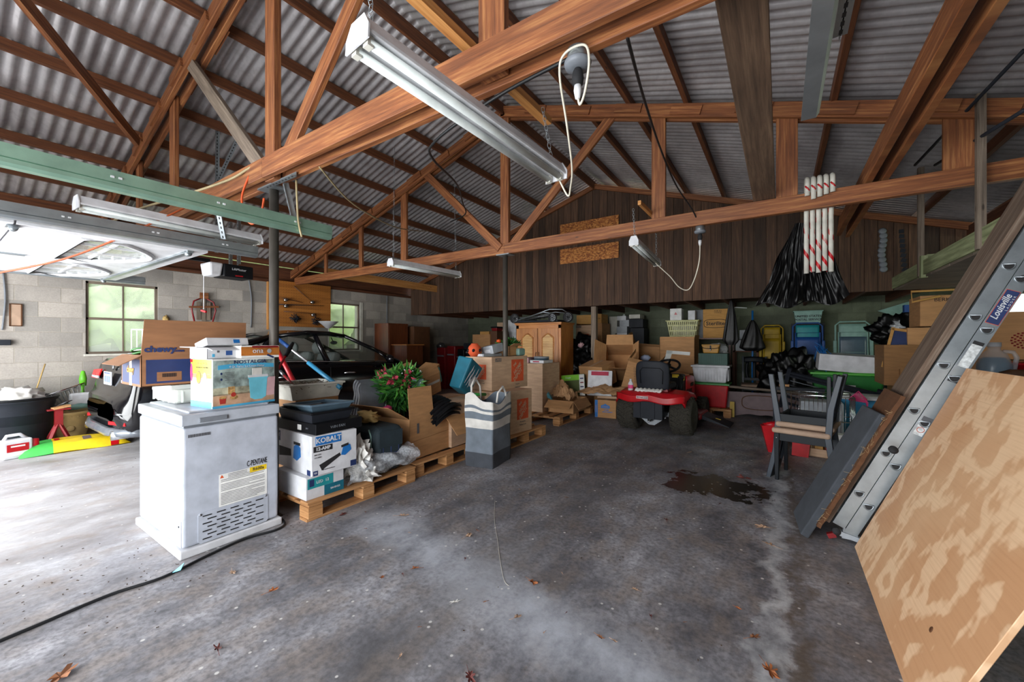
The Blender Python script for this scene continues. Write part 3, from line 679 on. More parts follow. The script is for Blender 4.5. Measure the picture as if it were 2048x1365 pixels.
cord('old_rope_cable', 'pale old cable draped from the chord end down past the steel post at left', [(-2.95, 1.44, 2.55), (-3.15, 1.36, 2.56), (-3.4, 1.3, 2.5), (-3.8, 1.15, 2.42), (-4.6, 1.0, 2.38), (-5.6, .95, 2.32)], .009, 'cord_beige')
cord('beige_cable', 'beige cable hanging down close to the right side of the near steel post', [(-2.84, 1.5, 2.44), (-2.83, 1.5, 2.3), (-2.85, 1.52, 2.15), (-2.86, 1.55, 2.05)], .007, 'cord_beige')
cord('orange_cable', 'orange-brown extension cord swooping across the open garage door', [PD(-60, 552, 2.9), PD(0, 545, 2.95), PD(120, 520, 3.0), PD(215, 486, 3.05), PD(300, 448, 3.1), PD(360, 420, 3.25), PD(390, 405, 3.4)], .007, 'cord_orange')
cord('orange_cable', 'bright orange cord loop hanging below the near chord by the angle brackets', [(-3.2, 1.35, 2.5), (-3.24, 1.32, 2.35), (-3.2, 1.32, 2.2), (-3.1, 1.33, 2.13), (-3.02, 1.35, 2.2), (-3.0, 1.36, 2.3)], .007, 'orange')
def perf(q, a, b, w_=.035):
    """slotted angle iron with real holes suggested by dark slots"""
    q.beam(a, b, w_, .003, mi=0); d = (Vector(b) - Vector(a)); L = d.length
    q.beam(Vector(a) + Vector((0, w_ / 2, w_ / 2 - .0015)), Vector(b) + Vector((0, w_ / 2, w_ / 2 - .0015)), .003, w_, mi=0)
    n = int(L / .038)
    for i in range(n):
        c = Vector(a).lerp(Vector(b), (i + .5) / n); x = d.normalized(); q.beam(c - x * .01, c + x * .01, .009, .0045, mi=1)
def rail_track(label, X, y0, y1, z, mat='galv_green'):
    o = thing('door_track', label, 'track', (X, (y0 + y1) / 2, z)); L = y1 - y0; q = MB()
    # C channel profile plus an angle above
    pr = [(-.025, -.005), (.02, -.005), (.03, .01), (.03, .03), (.02, .042), (-.02, .045), (-.02, .041), (.017, .038), (.026, .028), (.026, .012), (.018, -.001), (-.025, -.001)]
    q.prism(pr, L, ((0, -L / 2, 0), (0, 0, 0), (0, 0, 0))) if False else None
    n = len(pr); vs = [(a, -L / 2, b) for a, b in pr] + [(a, L / 2, b) for a, b in pr]; fs = [(i, (i + 1) % n, n + (i + 1) % n, n + i) for i in range(n)] + [tuple(range(n))[::-1], tuple(range(n, 2 * n))]
    q.add(vs, fs); q.build('roller_channel', mat, o)
    q = MB(); q.box((.032, 0, .065), (.004, L, .06)); q.box((.012, 0, .094), (.04, L, .004)); q.build('stiffening_angle', mat, o)
    q = MB()
    for i in range(7):
        y = -L / 2 + (i + .4) * L / 7
        for dy in (0, .03): q.box((.0355, y + dy, .06), (.004, .014, .01))
    q.build('bolt_row', 'white', o)['kind'] = 'stuff'
    return o
rail_track('green galvanised door track running under the near truss to the steel post', -2.9, -1.5, 1.79, 2.09)
rail_track('galvanised door track along the near side of the white garage door', -4.05, -1.5, 1.77, 2.08, 'galv')
rail_track('galvanised door track on the far side of the white garage door by the block wall', -7.1, -1.5, 1.72, 2.06, 'galv')
rail_track('galvanised door track pointing at the upper right, slotted angle on its side', .09, -1.5, 1.85, 2.13, 'galv')
def hanger(label, a, b, ex=None):
    q = MB(); perf(q, a, b)
    if ex: perf(q, *ex)
    tag(q.build('slotted_angle', ['galv', 'print_black']), label, 'bracket')
hanger('slotted steel angle under the near chord at the head of the steel post', (-3.1, 1.42, 2.415), (-2.72, 1.42, 2.415), ((-2.92, 1.45, 2.41), (-2.9, 1.5, 2.17)))
hanger('slotted angle strut holding the garage door track end at left', (-4.04, 1.5, 2.19), (-3.95, 1.42, 2.44), ((-4.04, 1.35, 2.42), (-3.85, 1.48, 2.42)))
hanger('slotted angle hanging from the roof behind the near chord at left', (-5.3, 1.9, 2.3), (-5.28, 1.9, 3.7), ((-5.28, 1.9, 3.1), (-4.75, 1.9, 3.45)))
hanger('slotted steel angle on the side of the upper right door track', (.15, .9, 2.22), (.15, 1.55, 2.22))
# garage door laid open overhead
o = thing('garage_door', 'white sectional garage door raised flat overhead at the left, arched panes in it', 'garage door', (-5.58, 0, 2.09))
X0, X1 = -1.44, 1.44
for i, (y0, y1) in enumerate(((-1.35, -.82), (-.81, -.28), (-.27, .36))):
    q = MB(); q.box((0, (y0 + y1) / 2, .0), (X1 - X0, y1 - y0, .045)); q.build('door_panel', 'white', o, bevel=.004)
# top section with two arched windows
y0, y1 = .37, 1.42; q = MB(); wl = [(-1.32, -.16), (.12, 1.28)]; a0, a1 = .70, 1.22
def arch(u): return a0 + (a1 - a0) * (1 - .55 * abs(u) ** 1.8)
q.box((0, (y0 + a0) / 2, 0), (X1 - X0, a0 - y0, .045))
xs = [X0, wl[0][0], wl[0][1], wl[1][0], wl[1][1], X1]
for i in (0, 2, 4): q.box(((xs[i] + xs[i + 1]) / 2, (a0 + y1) / 2, 0), (xs[i + 1] - xs[i], y1 - a0, .045))
for (x0, x1) in wl:
    n = 12
    for k in range(n):
        u = (k + .5) / n * 2 - 1; yy = arch(u); q.box((x0 + (k + .5) / n * (x1 - x0), (yy + y1) / 2, 0), ((x1 - x0) / n + .001, y1 - yy, .045))
q.build('window_panel', 'white', o)
for (x0, x1) in wl:
    q = MB(); pts = [(x0 + (k / 20) * (x1 - x0), arch(k / 10 - 1), -.026) for k in range(21)]; q.tube([(x0, a0, -.026)] + pts + [(x1, a0, -.026)], .02, 6, closed=True)
    for k in (.33, .66): q.box((x0 + (x1 - x0) * k, (a0 + arch(k * 2 - 1)) / 2, 0), (.02, arch(k * 2 - 1) - a0, .02))
    q.box(((x0 + x1) / 2, (a0 + a1) / 2 - .04, 0), (x1 - x0 - .05, .02, .02)); fr = q.build('window_frame', 'white', o)
    q = MB(); q.prism([(x0, a0)] + [(x0 + (k / 12) * (x1 - x0), arch(k / 6 - 1)) for k in range(13)] + [(x1, a0)], .003, ((0, 0, 0), (1, 0, 0), (0, 1, 0))); q.build('glass_pane', 'window_glass', fr)
q = MB(); q.box((0, .37, -.028), (.05, .35, .012)); q.box((0, 1.3, -.03), (2.86, .04, .02)); q.build('stiffener', 'galv', o)
for x, y in ((-1.38, .36), (-1.38, 1.3), (1.38, .36), (1.38, 1.3), (1.38, -.28)): q = MB(); q.lathe([(.0, -.02), (.022, -.02), (.022, .02), (0, .02)], (x, y, -.045), 12, rot=(0, 90, 0)); q.box((x * .975, y, -.03), (.09, .06, .006)); q.build('roller_hinge', 'galv', o)
# opener
o = thing('garage_door_opener', 'white and black garage door opener hung over the left bay', 'opener', (-5.5, 2.05, 2.13), rz=3)
q = MB(); q.box((0, -.13, 0), (.26, .14, .15), None, 0, .8); q.build('lamp_cover', 'white', o, bevel=.02); q = MB(); q.box((0, .1, .0), (.27, .32, .15)); q.build('motor_housing', 'black', o, bevel=.012)
q = MB(); q.box((.137, .1, -.055), (.004, .08, .012)); q.build('red_stripe', 'red', o); letters('LiftMaster', .038, 'white', o, (.1365, .1, .02), (0, 1, 0), (0, 0, 1))
q = MB(); q.box((0, -1.5, .1), (.035, 2.7, .04)); q.build('drive_rail', 'black', o); q = MB(); q.box((0, -.8, .09), (.1, .18, .05)); q.build('trolley', 'galv', o)
for s_ in (-1, 1): q = MB(); perf(q, (s_ * .1, .1, .08), (s_ * .1, .1, .62)); q.build('hanging_bracket', ['galv', 'print_black'], o)
q = MB(); q.tube([(0, -.78, .06), (0, -.95, -.03), (0, -1.12, -.05)], .012, 6); q.build('curved_arm', 'black', o)
cord('release_cord', 'thin white release cord with red handle below the garage door opener', [(-5.45, 1.83, 2.08), (-5.45, 1.83, 1.85), (-5.45, 1.83, 1.66)], .004, 'white')
q = MB(); q.box((-5.45, 1.83, 1.64), (.07, .02, .02), (0, 15, 20)); tag(q.build('pull_handle', 'red'), 'small red pull handle at the end of the release cord', 'handle')
# ================================================================== CANDY CANES over the chord
for i in range(5):
    Xc = .195 + i * .043; o = thing('candy_cane', '%s of the five red and white striped canes hooked over the chord' % ['leftmost', 'second', 'middle one', 'fourth', 'rightmost'][i], 'candy cane', (Xc, 4.41, 2.6), group='striped canes on the chord')
    zb = -.70 + .012 * (i % 2); pts = [(0, 0, zb), (0, -.003, .0)] + [(0, -.07 + .07 * math.cos(k * math.pi / 8), .06 + .05 * math.sin(k * math.pi / 8)) for k in range(9)] + [(0, -.14, -.05 - .012 * ((i * 3) % 4))]
    q = MB(); q.tube(pts, .0185, 12); q.build('cane_tube', 'offwhite', o); q = MB()
    q.grid(lambda u, v, i=i: (.0192 * math.cos(7 * math.pi * u + i * 1.3), .0192 * math.sin(7 * math.pi * u + i * 1.3), .0 - .655 * u - .045 * v), 90, 1)
    q.tube([(-.014, -.15, .03), (0, -.156, .01), (.014, -.15, -.012)], .0075, 6); q.build('red_stripe', 'red', o)
# black bin bag draped from the chord behind the canes
def bag_fn(u, v):
    xl = [.08, -.03, -.09, -.20]; xr = [.30, .37, .43, .50]; t = v * 2.999; k = int(t); f_ = t - k; x = (xl[k] * (1 - f_) + xl[k + 1] * f_) * (1 - u) + (xr[k] * (1 - f_) + xr[k + 1] * f_) * u
    fold = .05 * noise.noise((u * 9 + v * 1.5, v * 1.6, 1.7)) + .03 * noise.noise((u * 22 - v * 3, v * 2.5, 4)) + .012 * noise.noise((u * 50, v * 9, 8))
    z = 2.38 - v * .74 + .03 * math.sin(u * 13) * v ** 4 - .10 * (u < .15) * (.15 - u) / .15 * (1 - v) + .05 * abs(2 * u - 1) ** 3 * v ** 3 * (u > .5)
    return (x, 4.50 + fold * (.4 + v), z)
q = MB(); q.grid(bag_fn, 90, 34); q.grid(lambda u, v: (bag_fn(u, v)[0], 4.62 - .3 * (bag_fn(u, v)[1] - 4.50), bag_fn(u, v)[2]), 40, 12)
tag(q.build('black_plastic_bag', 'bag_black'), 'large shiny black plastic bag hanging behind the striped canes', 'bag')
# hanging chains and pipe on the gable
for k, (px, lb) in enumerate(((1765, 'rusty wide-link chain hanging on the dark planks at right'), (1803, 'dark perforated strap hanging beside the chain on the planks'))):
    A_ = PY(px, 462, 7.34); q = MB()
    for i in range(9): q.lathe([(.03, -.008), (.045, 0), (.03, .008)], (A_.x + .01 * math.sin(i), 7.34, A_.z - i * .065), 10, rot=(90, 0, 0)) if k == 0 else q.box((A_.x + .004 * i, 7.355, A_.z - i * .065), (.05, .012, .05), (0, i * 3, 0))
    tag(q.build('hanging_chain' if k == 0 else 'hanging_strap', 'grey' if k == 0 else 'charcoal'), lb, 'chain' if k == 0 else 'strap')
for k, px in enumerate((1900, 1820)):
    q = MB(); A_ = PY(2048, 100 + k * 120, 3.6); B_ = PY(1830 + k * 40, 330, 5.2); q.tube([A_, B_], .012, 6); tag(q.build('thin_pipe', 'charcoal'), ('upper' if k == 0 else 'lower') + ' of two thin pipes slanting under the iron at far upper right', 'pipe')
# ================================================================== ON THE LEFT WALL
def onwall(px, py, off=.0): p = PX(px, py, XL); return Vector((XL + off, p.y, p.z))
A_ = onwall(31, 630, .012); o = thing('wall_plaque', 'small framed wooden plaque on the block wall at far left', 'plaque', A_); q = MB(); q.box((0, 0, 0), (.012, .10, .285)); q.build('plaque_panel', 'seat_suede', o)
q = MB()
for y in (-.048, .048): q.box((.008, y, 0), (.01, .012, .285))
for z in (-.14, .14): q.box((.008, 0, z), (.01, .108, .012))
q.build('frame', 'rust', o)
cord('wall_conduit', 'thin grey cable running down the wall to the switch box at far left', [onwall(6, 545, .02), onwall(10, 600, .02), onwall(4, 660, .02)], .01, 'grey', cat='cable')
A_ = onwall(6, 685, .03); q = MB(); q.box(A_, (.06, .12, .07)); tag(q.build('switch_box', 'charcoal', bevel=.006), 'dark switch box on the block wall at the left edge', 'switch')
cord('wall_conduit', 'grey conduit running down the wall right of the sled', [onwall(497, 560, .02), onwall(502, 600, .02), onwall(501, 655, .02)], .011, 'grey', cat='cable')
cord('wall_conduit', 'grey conduit running down the block wall beyond the second window', [onwall(773, 592, .02), onwall(773, 648, .02)], .011, 'grey', cat='cable')
A_ = onwall(536, 610, .03); q = MB(); q.box((A_.x, A_.y + .02, 1.98), (.05, .1, .92)); tag(q.build('wall_stud', 'timber_fresh'), 'orange-brown upright timber on the wall left of the pegboard', 'timber')
A_ = onwall(330, 640, .03); q = MB(); q.blob(A_, (.03, .04, .07), .3, 4); tag(q.build('corn_cob', 'straw'), 'small tan wall ornament beside the first window', 'ornament')
# sled
A_ = onwall(405, 620, .05); o = thing('wooden_sled', 'old red runner sled hanging on the block wall between window and opener', 'sled', (A_.x, A_.y, A_.z)); q = MB()
for y in (-.07, 0, .07): q.box((0, y, -.02), (.015, .055, .42 if y == 0 else .3))
q.build('slat', 'timber_grey', o); q = MB(); q.box((.015, 0, .24), (.02, .12, .1)); q.box((.02, 0, .05), (.02, .42, .03), (4, 0, 0)); q.build('cross_bar', 'timber', o)
for s_ in (-1, 1): q = MB(); q.tube([(0, s_ * .12, -.25), (.01, s_ * .17, 0), (.01, s_ * .14, .14), (0, s_ * .03, .2)], .012, 6); q.build('runner', 'red_dark', o)
# pegboard
o = thing('pegboard', 'brown pegboard on the left wall hung with fishing rods', 'pegboard', (XL + .03, 4.5, 1.59)); q = MB(); q.box((0, 0, .45), (.01, 1.12, .9)); q.build('perforated_panel', 'pegwood', o)
q = MB()
for i in range(22):
    for j in range(18): q.box((.0056, -.54 + i * .051, .02 + j * .051), (.001, .009, .009))
q.build('peg_holes', 'timber_dark', o)['kind'] = 'stuff'
rng = random.Random(5)
for k, (a_, b_, lb) in enumerate((((555, 609), (645, 612), 'lying level'), ((585, 573), (625, 607), 'slanting steeply down right'), ((561, 596), (603, 606), 'slanting gently'), ((565, 623), (630, 628), 'short dark one below the others'))):
    p0, p1 = onwall(*a_, .06), onwall(*b_, .06); o = thing('fishing_rod', 'fishing rod hung on the pegboard, %s' % lb, 'fishing rod', p0, group='fishing rods on the pegboard'); q = MB(); q.tube([(0, 0, 0), p1 - p0], [.010, .004], 6); q.build('rod_blank', 'seatlike_brown' if k else 'charcoal', o)
    q = MB(); q.lathe([(0, -.03), (.035, -.03), (.035, .03), (0, .03)], (p1 - p0) * (.85 if k % 2 else .12) + Vector((.03, 0, -.03)), 10, rot=(0, 90, 0)); q.build('reel', 'chrome', o)
for k, (px, py, lb) in enumerate(((585, 637, 'left'), (628, 642, 'right'))):
    p = onwall(px, py, .1); q = MB(); 
    for i in range(26):
        a_ = Vector([rng.gauss(0, 1) for _ in range(3)]).normalized(); b_ = Vector([rng.gauss(0, 1) for _ in range(3)]).normalized()
        q.tube([p + Vector((a_.x * .04, a_.y * .11, a_.z * .10)), p + Vector((b_.x * .05, b_.y * .05, b_.z * .05)), p + Vector((b_.x * .04, b_.y * .12, b_.z * .1))], .006, 4)
    tag(q.build('wire_bundle', 'charcoal'), '%s of the two tangled wire bundles hung low on the pegboard' % lb, 'wire', 'wire bundles on the pegboard')
# torchiere
o = thing('torchiere_lamp', 'floor lamp with white bowl shade standing behind the black car roof', 'lamp', (-7.9, 4.85, 0)); q = MB(); q.tube([(0, 0, 0), (0, 0, 1.58)], .014, 8); q.build('pole', 'offwhite', o)
q = MB(); q.lathe([(0, 1.56), (.05, 1.57), (.19, 1.70), (.2, 1.71), (.18, 1.705), (0, 1.6)], n=24); q.build('bowl_shade', 'white', o); q = MB(); q.lathe([(0, 0), (.14, 0), (.14, .02), (.03, .04), (0, .04)], n=20); q.build('base', 'offwhite', o)
# wooden cabinets in the corner
o = thing('corner_cabinet', 'brown glossy wooden cabinet against the wall beyond the second window', 'cabinet', (-7.85, 6.45, 0)); q = MB(); q.box((0, 0, .86), (.5, .6, 1.72)); q.build('cabinet_body', 'walnut', o, bevel=.006); q = MB(); q.box((.252, 0, .86), (.012, .56, 1.64)); q.build('cabinet_door', 'walnut', o, bevel=.004)
o = thing('corner_cabinet', 'darker brown cabinet just right of the glossy wooden cabinet', 'cabinet', (-7.75, 7.12, 0)); q = MB(); q.box((0, 0, .83), (.5, .55, 1.66)); q.build('cabinet_body', 'seatlike_brown', o, bevel=.006); q = MB(); q.box((.252, 0, .83), (.012, .5, 1.6)); q.build('cabinet_door', 'seatlike_brown', o)
o = thing('low_cabinet', 'low reddish wooden cupboard in front of the tall brown cabinet', 'cabinet', (-7.33, 6.50, 0)); q = MB(); q.box((0, 0, .6), (.5, .5, 1.2)); q.build('cabinet_body', 'walnut', o, bevel=.006); q = MB(); q.box((0, 0, 1.21), (.54, .54, .02)); q.build('cabinet_top', 'oak', o)
# ================================================================== BLACK CAR
def car():
    o = thing('black_car', 'black four-door sedan parked nose-in beside the block wall', 'car', (-6.6, 1.2, 0))
    st = [(0, .60, .40, .60), (.02, .72, .34, .66), (.07, .80, .27, .69), (.10, .83, .25, .80), (.14, .84, .24, 1.0), (.2, .85, .23, 1.075), (.5, .88, .22, 1.06), (.85, .90, .22, 1.05), (1.3, .905, .2, 1.035), (2.0, .91, .2, 1.0), (2.8, .91, .2, .965), (3.4, .905, .2, .93), (3.75, .90, .2, .915), (4.2, .88, .22, .86), (4.6, .83, .25, .77), (4.85, .72, .3, .64), (4.95, .5, .4, .52)]
    prof = lambda w_, zb, zt: [(0, zb), (w_ * .8, zb), (w_ * .96, zb + .05), (w_, zb + .16), (w_ * .985, (zb + zt) / 2), (w_ * .985, (zb + zt) / 2 + .02), (w_ * .965, zt - .1), (w_ * .93, zt - .03), (w_ * .86, zt), (w_ * .5, zt + .015), (0, zt + .02)]
    q = MB(); vs = []; n = 11
    for y, w_, zb, zt in st:
        p = prof(w_, zb, zt); ring = [(x, y, z) for x, z in p] + [(-x, y, z) for x, z in p[::-1][1:-1]]; vs += ring; N = len(ring)
    fs = []
    for i in range(len(st) - 1):
        for k in range(N): k2 = (k + 1) % N; fs.append((i * N + k, i * N + k2, (i + 1) * N + k2, (i + 1) * N + k))
    fs.append(tuple(range(N))); fs.append(tuple((len(st) - 1) * N + k for k in range(N))[::-1]); q.add(vs, fs, None, 0, True); b = q.build('body', 'car_black', o)
    # roof
    rl = [(1.62, 1.37, .60), (1.85, 1.43, .635), (2.1, 1.452, .65), (2.45, 1.445, .65), (2.72, 1.405, .63)]
    q = MB(); vs = []; 
    for y, z, w_ in rl:
        for k in range(9): u = k / 4 - 1; vs.append((u * w_, y, z + .02 - .035 * u * u * 1.2))
    for y, z, w_ in rl:
        for k in range(9): u = k / 4 - 1; vs.append((u * w_ * .96, y, z - .02 - .035 * u * u * 1.2))
    m = 9; K = len(rl); fs = []
    for i in range(K - 1):
        for k in range(8): a_ = i * m + k; fs.append((a_, a_ + 1, a_ + m + 1, a_ + m)); c_ = a_ + K * m; fs.append((c_, c_ + m, c_ + m + 1, c_ + 1))
        for k in (0, 8): a_ = i * m + k; fs.append((a_, a_ + m, a_ + m + K * m, a_ + K * m))
    for i in (0, K - 1):
        for k in range(8): a_ = i * m + k; fs.append((a_, a_ + 1, a_ + 1 + K * m, a_ + K * m))
    q.add(vs, fs, None, 0, True); q.build('roof', 'car_black', o)
    belt = lambda y: 1.05 - .047 * (y - .85)
    for s_ in (-1, 1):
        q = MB()
        A_ = lambda y, z, x: Vector((s_ * x, y, z))
        q.tube([A_(.86, belt(.86) + .01, .74), A_(1.3, 1.27, .66), A_(1.66, 1.37, .60)], [.05, .05, .04], 8)       # C pillar
        q.tube([A_(1.35, belt(1.35) + .0, .83), A_(1.5, 1.25, .71), A_(1.68, 1.365, .62)], [.05, .045, .035], 8)
        q.tube([A_(2.33, belt(2.33), .82), A_(2.22, 1.42, .635)], [.045, .035], 8)                                # B
        q.tube([A_(3.75, belt(3.75) + .0, .78), A_(3.3, 1.14, .71), A_(2.72, 1.395, .615)], [.04, .034, .03], 8)      # A
        q.tube([A_(1.68, 1.37, .615), A_(2.1, 1.432, .655), A_(2.45, 1.425, .655), A_(2.72, 1.385, .63)], .028, 8); q.tube([A_(3.55, belt(3.55), .8), A_(3.35, 1.1, .73)], .02, 6)
        q.build('pillars', 'car_black', o)
        q = MB(); q.add([A_(1.4, belt(1.4), .825), A_(2.3, belt(2.3), .825), A_(2.2, 1.40, .645), A_(1.66, 1.35, .64)], [(0, 1, 2, 3)]); q.build('rear_side_window', 'car_glass', o)
        q = MB(); q.add([A_(2.36, belt(2.36), .825), A_(3.55, belt(3.55), .81), A_(3.33, 1.1, .735), A_(2.72, 1.38, .64), A_(2.25, 1.40, .645)], [(0, 1, 2, 3, 4)]); q.build('front_side_window', 'car_glass', o)
        q = MB(); q.tube([A_(.95, belt(.95) - .0, .84), A_(2.3, belt(2.3) + .005, .865), A_(3.55, belt(3.55) + .005, .855)], .009, 5); q.build('window_trim', 'chrome', o)
        q = MB(); yy = [2.33]; 
        for y in (1.33, 2.33, 3.62): q.tube([(s_ * .905, y, belt(y) - .08), (s_ * .915, y, .65), (s_ * .915, y, .3)], .004, 4)
        q.build('door_seam', 'cord_black', o)
        for y in (2.55, 1.55): q = MB(); q.tube([(s_ * .925, y, .80), (s_ * .945, y + .06, .805), (s_ * .945, y + .15, .80), (s_ * .92, y + .22, .795)], .012, 6); q.build('door_handle', 'chrome', o)
        q = MB(); q.blob((s_ * 1.0, 3.36, 1.0), (.1, .06, .07), .08, 1, 2); q.tube([(s_ * .88, 3.42, .95), (s_ * .96, 3.38, .97)], .02, 6); q.build('wing_mirror', 'car_black', o)
        for y in (.95, 3.85):
            q = MB(); q.lathe([(.0, -.1), (.2, -.1), (.31, -.09), (.325, -.06), (.325, .06), (.31, .09), (.2, .1), (0, .1)], (s_ * .82, y, .325), 28, rot=(0, 90, 0)); wh = q.build('wheel', 'tyre', o)
            q = MB(); q.lathe([(.0, .105 * s_), (.19, .104 * s_), (.2, .09 * s_), (0, .085 * s_)], (s_ * .82, y, .325), 20, rot=(0, 90, 0)); q.build('rim', 'steel', wh)
        # tail lamp, wraps the corner
        q = MB(); q.add([(s_ * .50, .132, .95), (s_ * .80, .115, .93), (s_ * .86, .3, .95), (s_ * .865, .32, .86), (s_ * .82, .095, .83), (s_ * .52, .098, .83)], [(0, 1, 4, 5), (1, 2, 3, 4)])
        q.v = [(x, y - .018, z) if abs(x) < .84 else (x + s_ * .012, y, z) for x, y, z in q.v]; q.build('tail_light', 'tail_red', o, solid=.012)
        q = MB(); q.box((s_ * .66, .082, .85), (.3, .014, .03)); q.build('reverse_light', 'grey_light', o)
        q = MB(); q.box((s_ * .62, .03, .40), (.3, .03, .035), (0, 0, s_ * 14)); q.build('reflector', 'tail_red', o)
        q = MB(); q.tube([(s_ * .58, -.02, .27), (s_ * .58, .3, .27)], [.05, .045], 14, caps=False); q.tube([(s_ * .58, -.022, .27), (s_ * .58, -.01, .27)], .034, 12); q.build('exhaust_tip', 'chrome', o, solid=.004)
    q = MB(); q.add([(-.60, 1.64, 1.375), (.60, 1.64, 1.375), (.74, .88, 1.07), (-.74, .88, 1.07)], [(0, 1, 2, 3)]); q.build('rear_window', 'car_glass', o)
    q = MB(); q.add([(-.61, 2.73, 1.40), (.61, 2.73, 1.40), (.76, 3.72, .94), (-.76, 3.72, .94)], [(0, 1, 2, 3)]); q.build('windscreen', 'car_glass', o)
    # lower valance and chrome strip
    q = MB(); q.tube([(-.84, .22, .30), (-.72, .06, .30), (-.4, .0, .29), (.4, .0, .29), (.72, .06, .30), (.84, .22, .30)], .05, 8); q.build('lower_valance', 'car_grey', o)
    q = MB(); q.box((-.02, .072, .86), (.31, .012, .155)); pl = q.build('number_plate', 'plate_white', o, bevel=.003)
    q = MB()
    for k in range(7): q.box((-.135 + k * .038 + (.01 if k > 2 else 0), .0655, .85), (.022, .001, .075)); q.box((-.135 + k * .038, .0655, .92), (.03, .001, .014))
    q.build('plate_print', 'blue_deep', pl)
    q = MB(); q.lathe([(.0, 0), (.035, 0), (.035, .01), (0, .012)], (-.0, .118, .99), 16, rot=(90, 0, 0)); q.build('round_badge', 'steel', o)
    letters('530i', .05, 'chrome', o, (.55, .105, .985), (1, 0, 0), (0, 0, 1)) if False else None
    # seats and interior
    for x, y in ((-.38, 2.55), (.38, 2.55), (-.4, 1.6), (.4, 1.6)):
        q = MB(); q.box((x, y, .75), (.48, .16, .75), (-14, 0, 0)); q.box((x, y + .27, .45), (.5, .5, .16)); st_ = q.build('seat', 'seat_grey', o, bevel=.06, seg=3)
        q = MB(); q.blob((x, y - .12, 1.19), (.14, .06, .1), .05, 1, 3); q.build('headrest', 'seat_grey', st_)
    q = MB(); q.box((0, 3.35, .86), (1.5, .5, .16)); q.build('dashboard', 'charcoal', o, bevel=.04)
    q = MB(); q.blob((.0, 2.95, 1.27), (.11, .02, .035), 0, 1, 2); q.tube([(0, 2.95, 1.27), (0, 2.9, 1.36)], .008, 5); q.build('rear_view_mirror', 'car_trim', o)
    q = MB(); q.tube([(-.38 + .18 * math.cos(a_), 3.0 + .06 * math.sin(a_), .98 + .17 * math.sin(a_)) for a_ in [k * math.pi / 10 for k in range(20)]], .014, 6, closed=True); q.build('steering_wheel', 'car_trim', o)
car()
# ================================================================== LEFT BAY FLOOR
o = thing('trash_barrel', 'large black plastic barrel standing by the block wall at far left', 'barrel', (-7.75, .66, 0)); q = MB()
q.lathe([(.0, 0), (.29, 0), (.305, .02), (.34, .5), (.345, .51), (.35, .56), (.37, .57), (.37, .6), (.36, .61), (.34, .6), (.33, .3), (0, .28)], n=36); q.build('barrel_body', 'charcoal', o)
q = MB(); q.tube([(.37 * math.cos(a_), .37 * math.sin(a_), .6) for a_ in [k * math.pi / 18 for k in range(36)]], .016, 6, closed=True); q.build('rim', 'black', o)
q = MB(); q.blob((-7.70, .72, .62), (.2, .18, .11), .35, 3); tag(q.build('crumpled_sheet', 'cloth_white'), 'crumpled white plastic sheeting in the top of the black barrel', 'sheet')
q = MB(); q.tube([(-7.8, .8, .45), (-8.0, .95, 1.0)], .008, 5); tag(q.build('thin_stick', 'straw'), 'thin straw-coloured stick poking out of the black barrel', 'stick')
o = thing('weedkiller_jug', 'white and red sprayer jug with handle on the floor at the left edge', 'jug', (-7.05, .62, 0), rz=14); o.scale = (.82,) * 3; q = MB()
q.box((0, 0, .13), (.14, .28, .26)); q.build('jug_body', 'white', o, bevel=.025, seg=3)
q = MB(); q.tube([(0, -.1, .26), (0, -.08, .31), (0, .04, .315), (0, .1, .25)], .022, 8); q.build('handle', 'white', o)
q = MB(); q.box((.072, -.0, .15), (.002, .2, .1)); q.build('red_label', 'red', o); q = MB(); q.box((.0735, 0, .17), (.001, .13, .02)); q.box((.0735, 0, .07), (.002, .2, .05)); q.build('white_label', 'label_white', o)
q = MB(); q.lathe([(0, 0), (.045, .0), (.05, .04), (.045, .19), (0, .2)], (0, .175, .03), 14); q.build('sprayer_wand', 'red', o)
o = thing('jack_stand', 'red steel jack stand with splayed legs before the tan plant pot', 'jack stand', (-7.5, 1.0, 0)); q = MB(); q.box((0, 0, .34), (.06, .07, .22)); q.build('post', 'red_dark', o); q = MB(); q.box((0, 0, .445), (.10, .2, .02)); q.build('saddle', 'red_dark', o, bevel=.004)
for k in range(4): a_ = R(45 + 90 * k); q = MB(); q.beam((.02 * math.cos(a_), .02 * math.sin(a_), .26), (.15 * math.cos(a_), .15 * math.sin(a_), .01), .035, .02); q.build('leg', 'red_dark', o)
q = MB(); q.box((-7.5, 1.02, .47), (.09, .15, .025), (8, 0, 10)); tag(q.build('wood_block', 'pallet_wood'), 'small flat wood block lying on top of the red jack stand', 'block')
o = thing('plant_pot', 'tan embossed round plant pot on the floor behind the seed bag', 'pot', (-7.94, 1.14, 0)); q = MB(); q.lathe([(0, 0), (.16, 0), (.175, .04), (.18, .05), (.21, .25), (.215, .255), (.222, .32), (.235, .33), (.237, .36), (.22, .36), (.2, .3), (0, .28)], n=32); q.build('pot_body', 'tan_pot', o)
q = MB()
for k in range(20): a_ = k * math.pi / 10; q.blob((.213 * math.cos(a_), .213 * math.sin(a_), .3), (.014, .014, .014), 0, 1, 1)
for k in range(6): a_ = k * math.pi / 3; q.lathe([(.03, -.006), (.042, 0), (.03, .006)], (.198 * math.cos(a_), .198 * math.sin(a_), .15), 12, rot=Matrix.Rotation(a_, 3, 'Z') @ Matrix.Rotation(R(84), 3, 'Y'))
q.build('embossing', 'tan_pot', o)
q = MB(); q.box((-7.95, 1.12, .41), (.2, .3, .05), (15, -20, 10)); q.blob((-7.9, 1.22, .42), (.06, .12, .05), .2, 2, 2); tag(q.build('grey_bag', 'mint'), 'grey-green folded bag stuffed in the tan plant pot', 'bag')
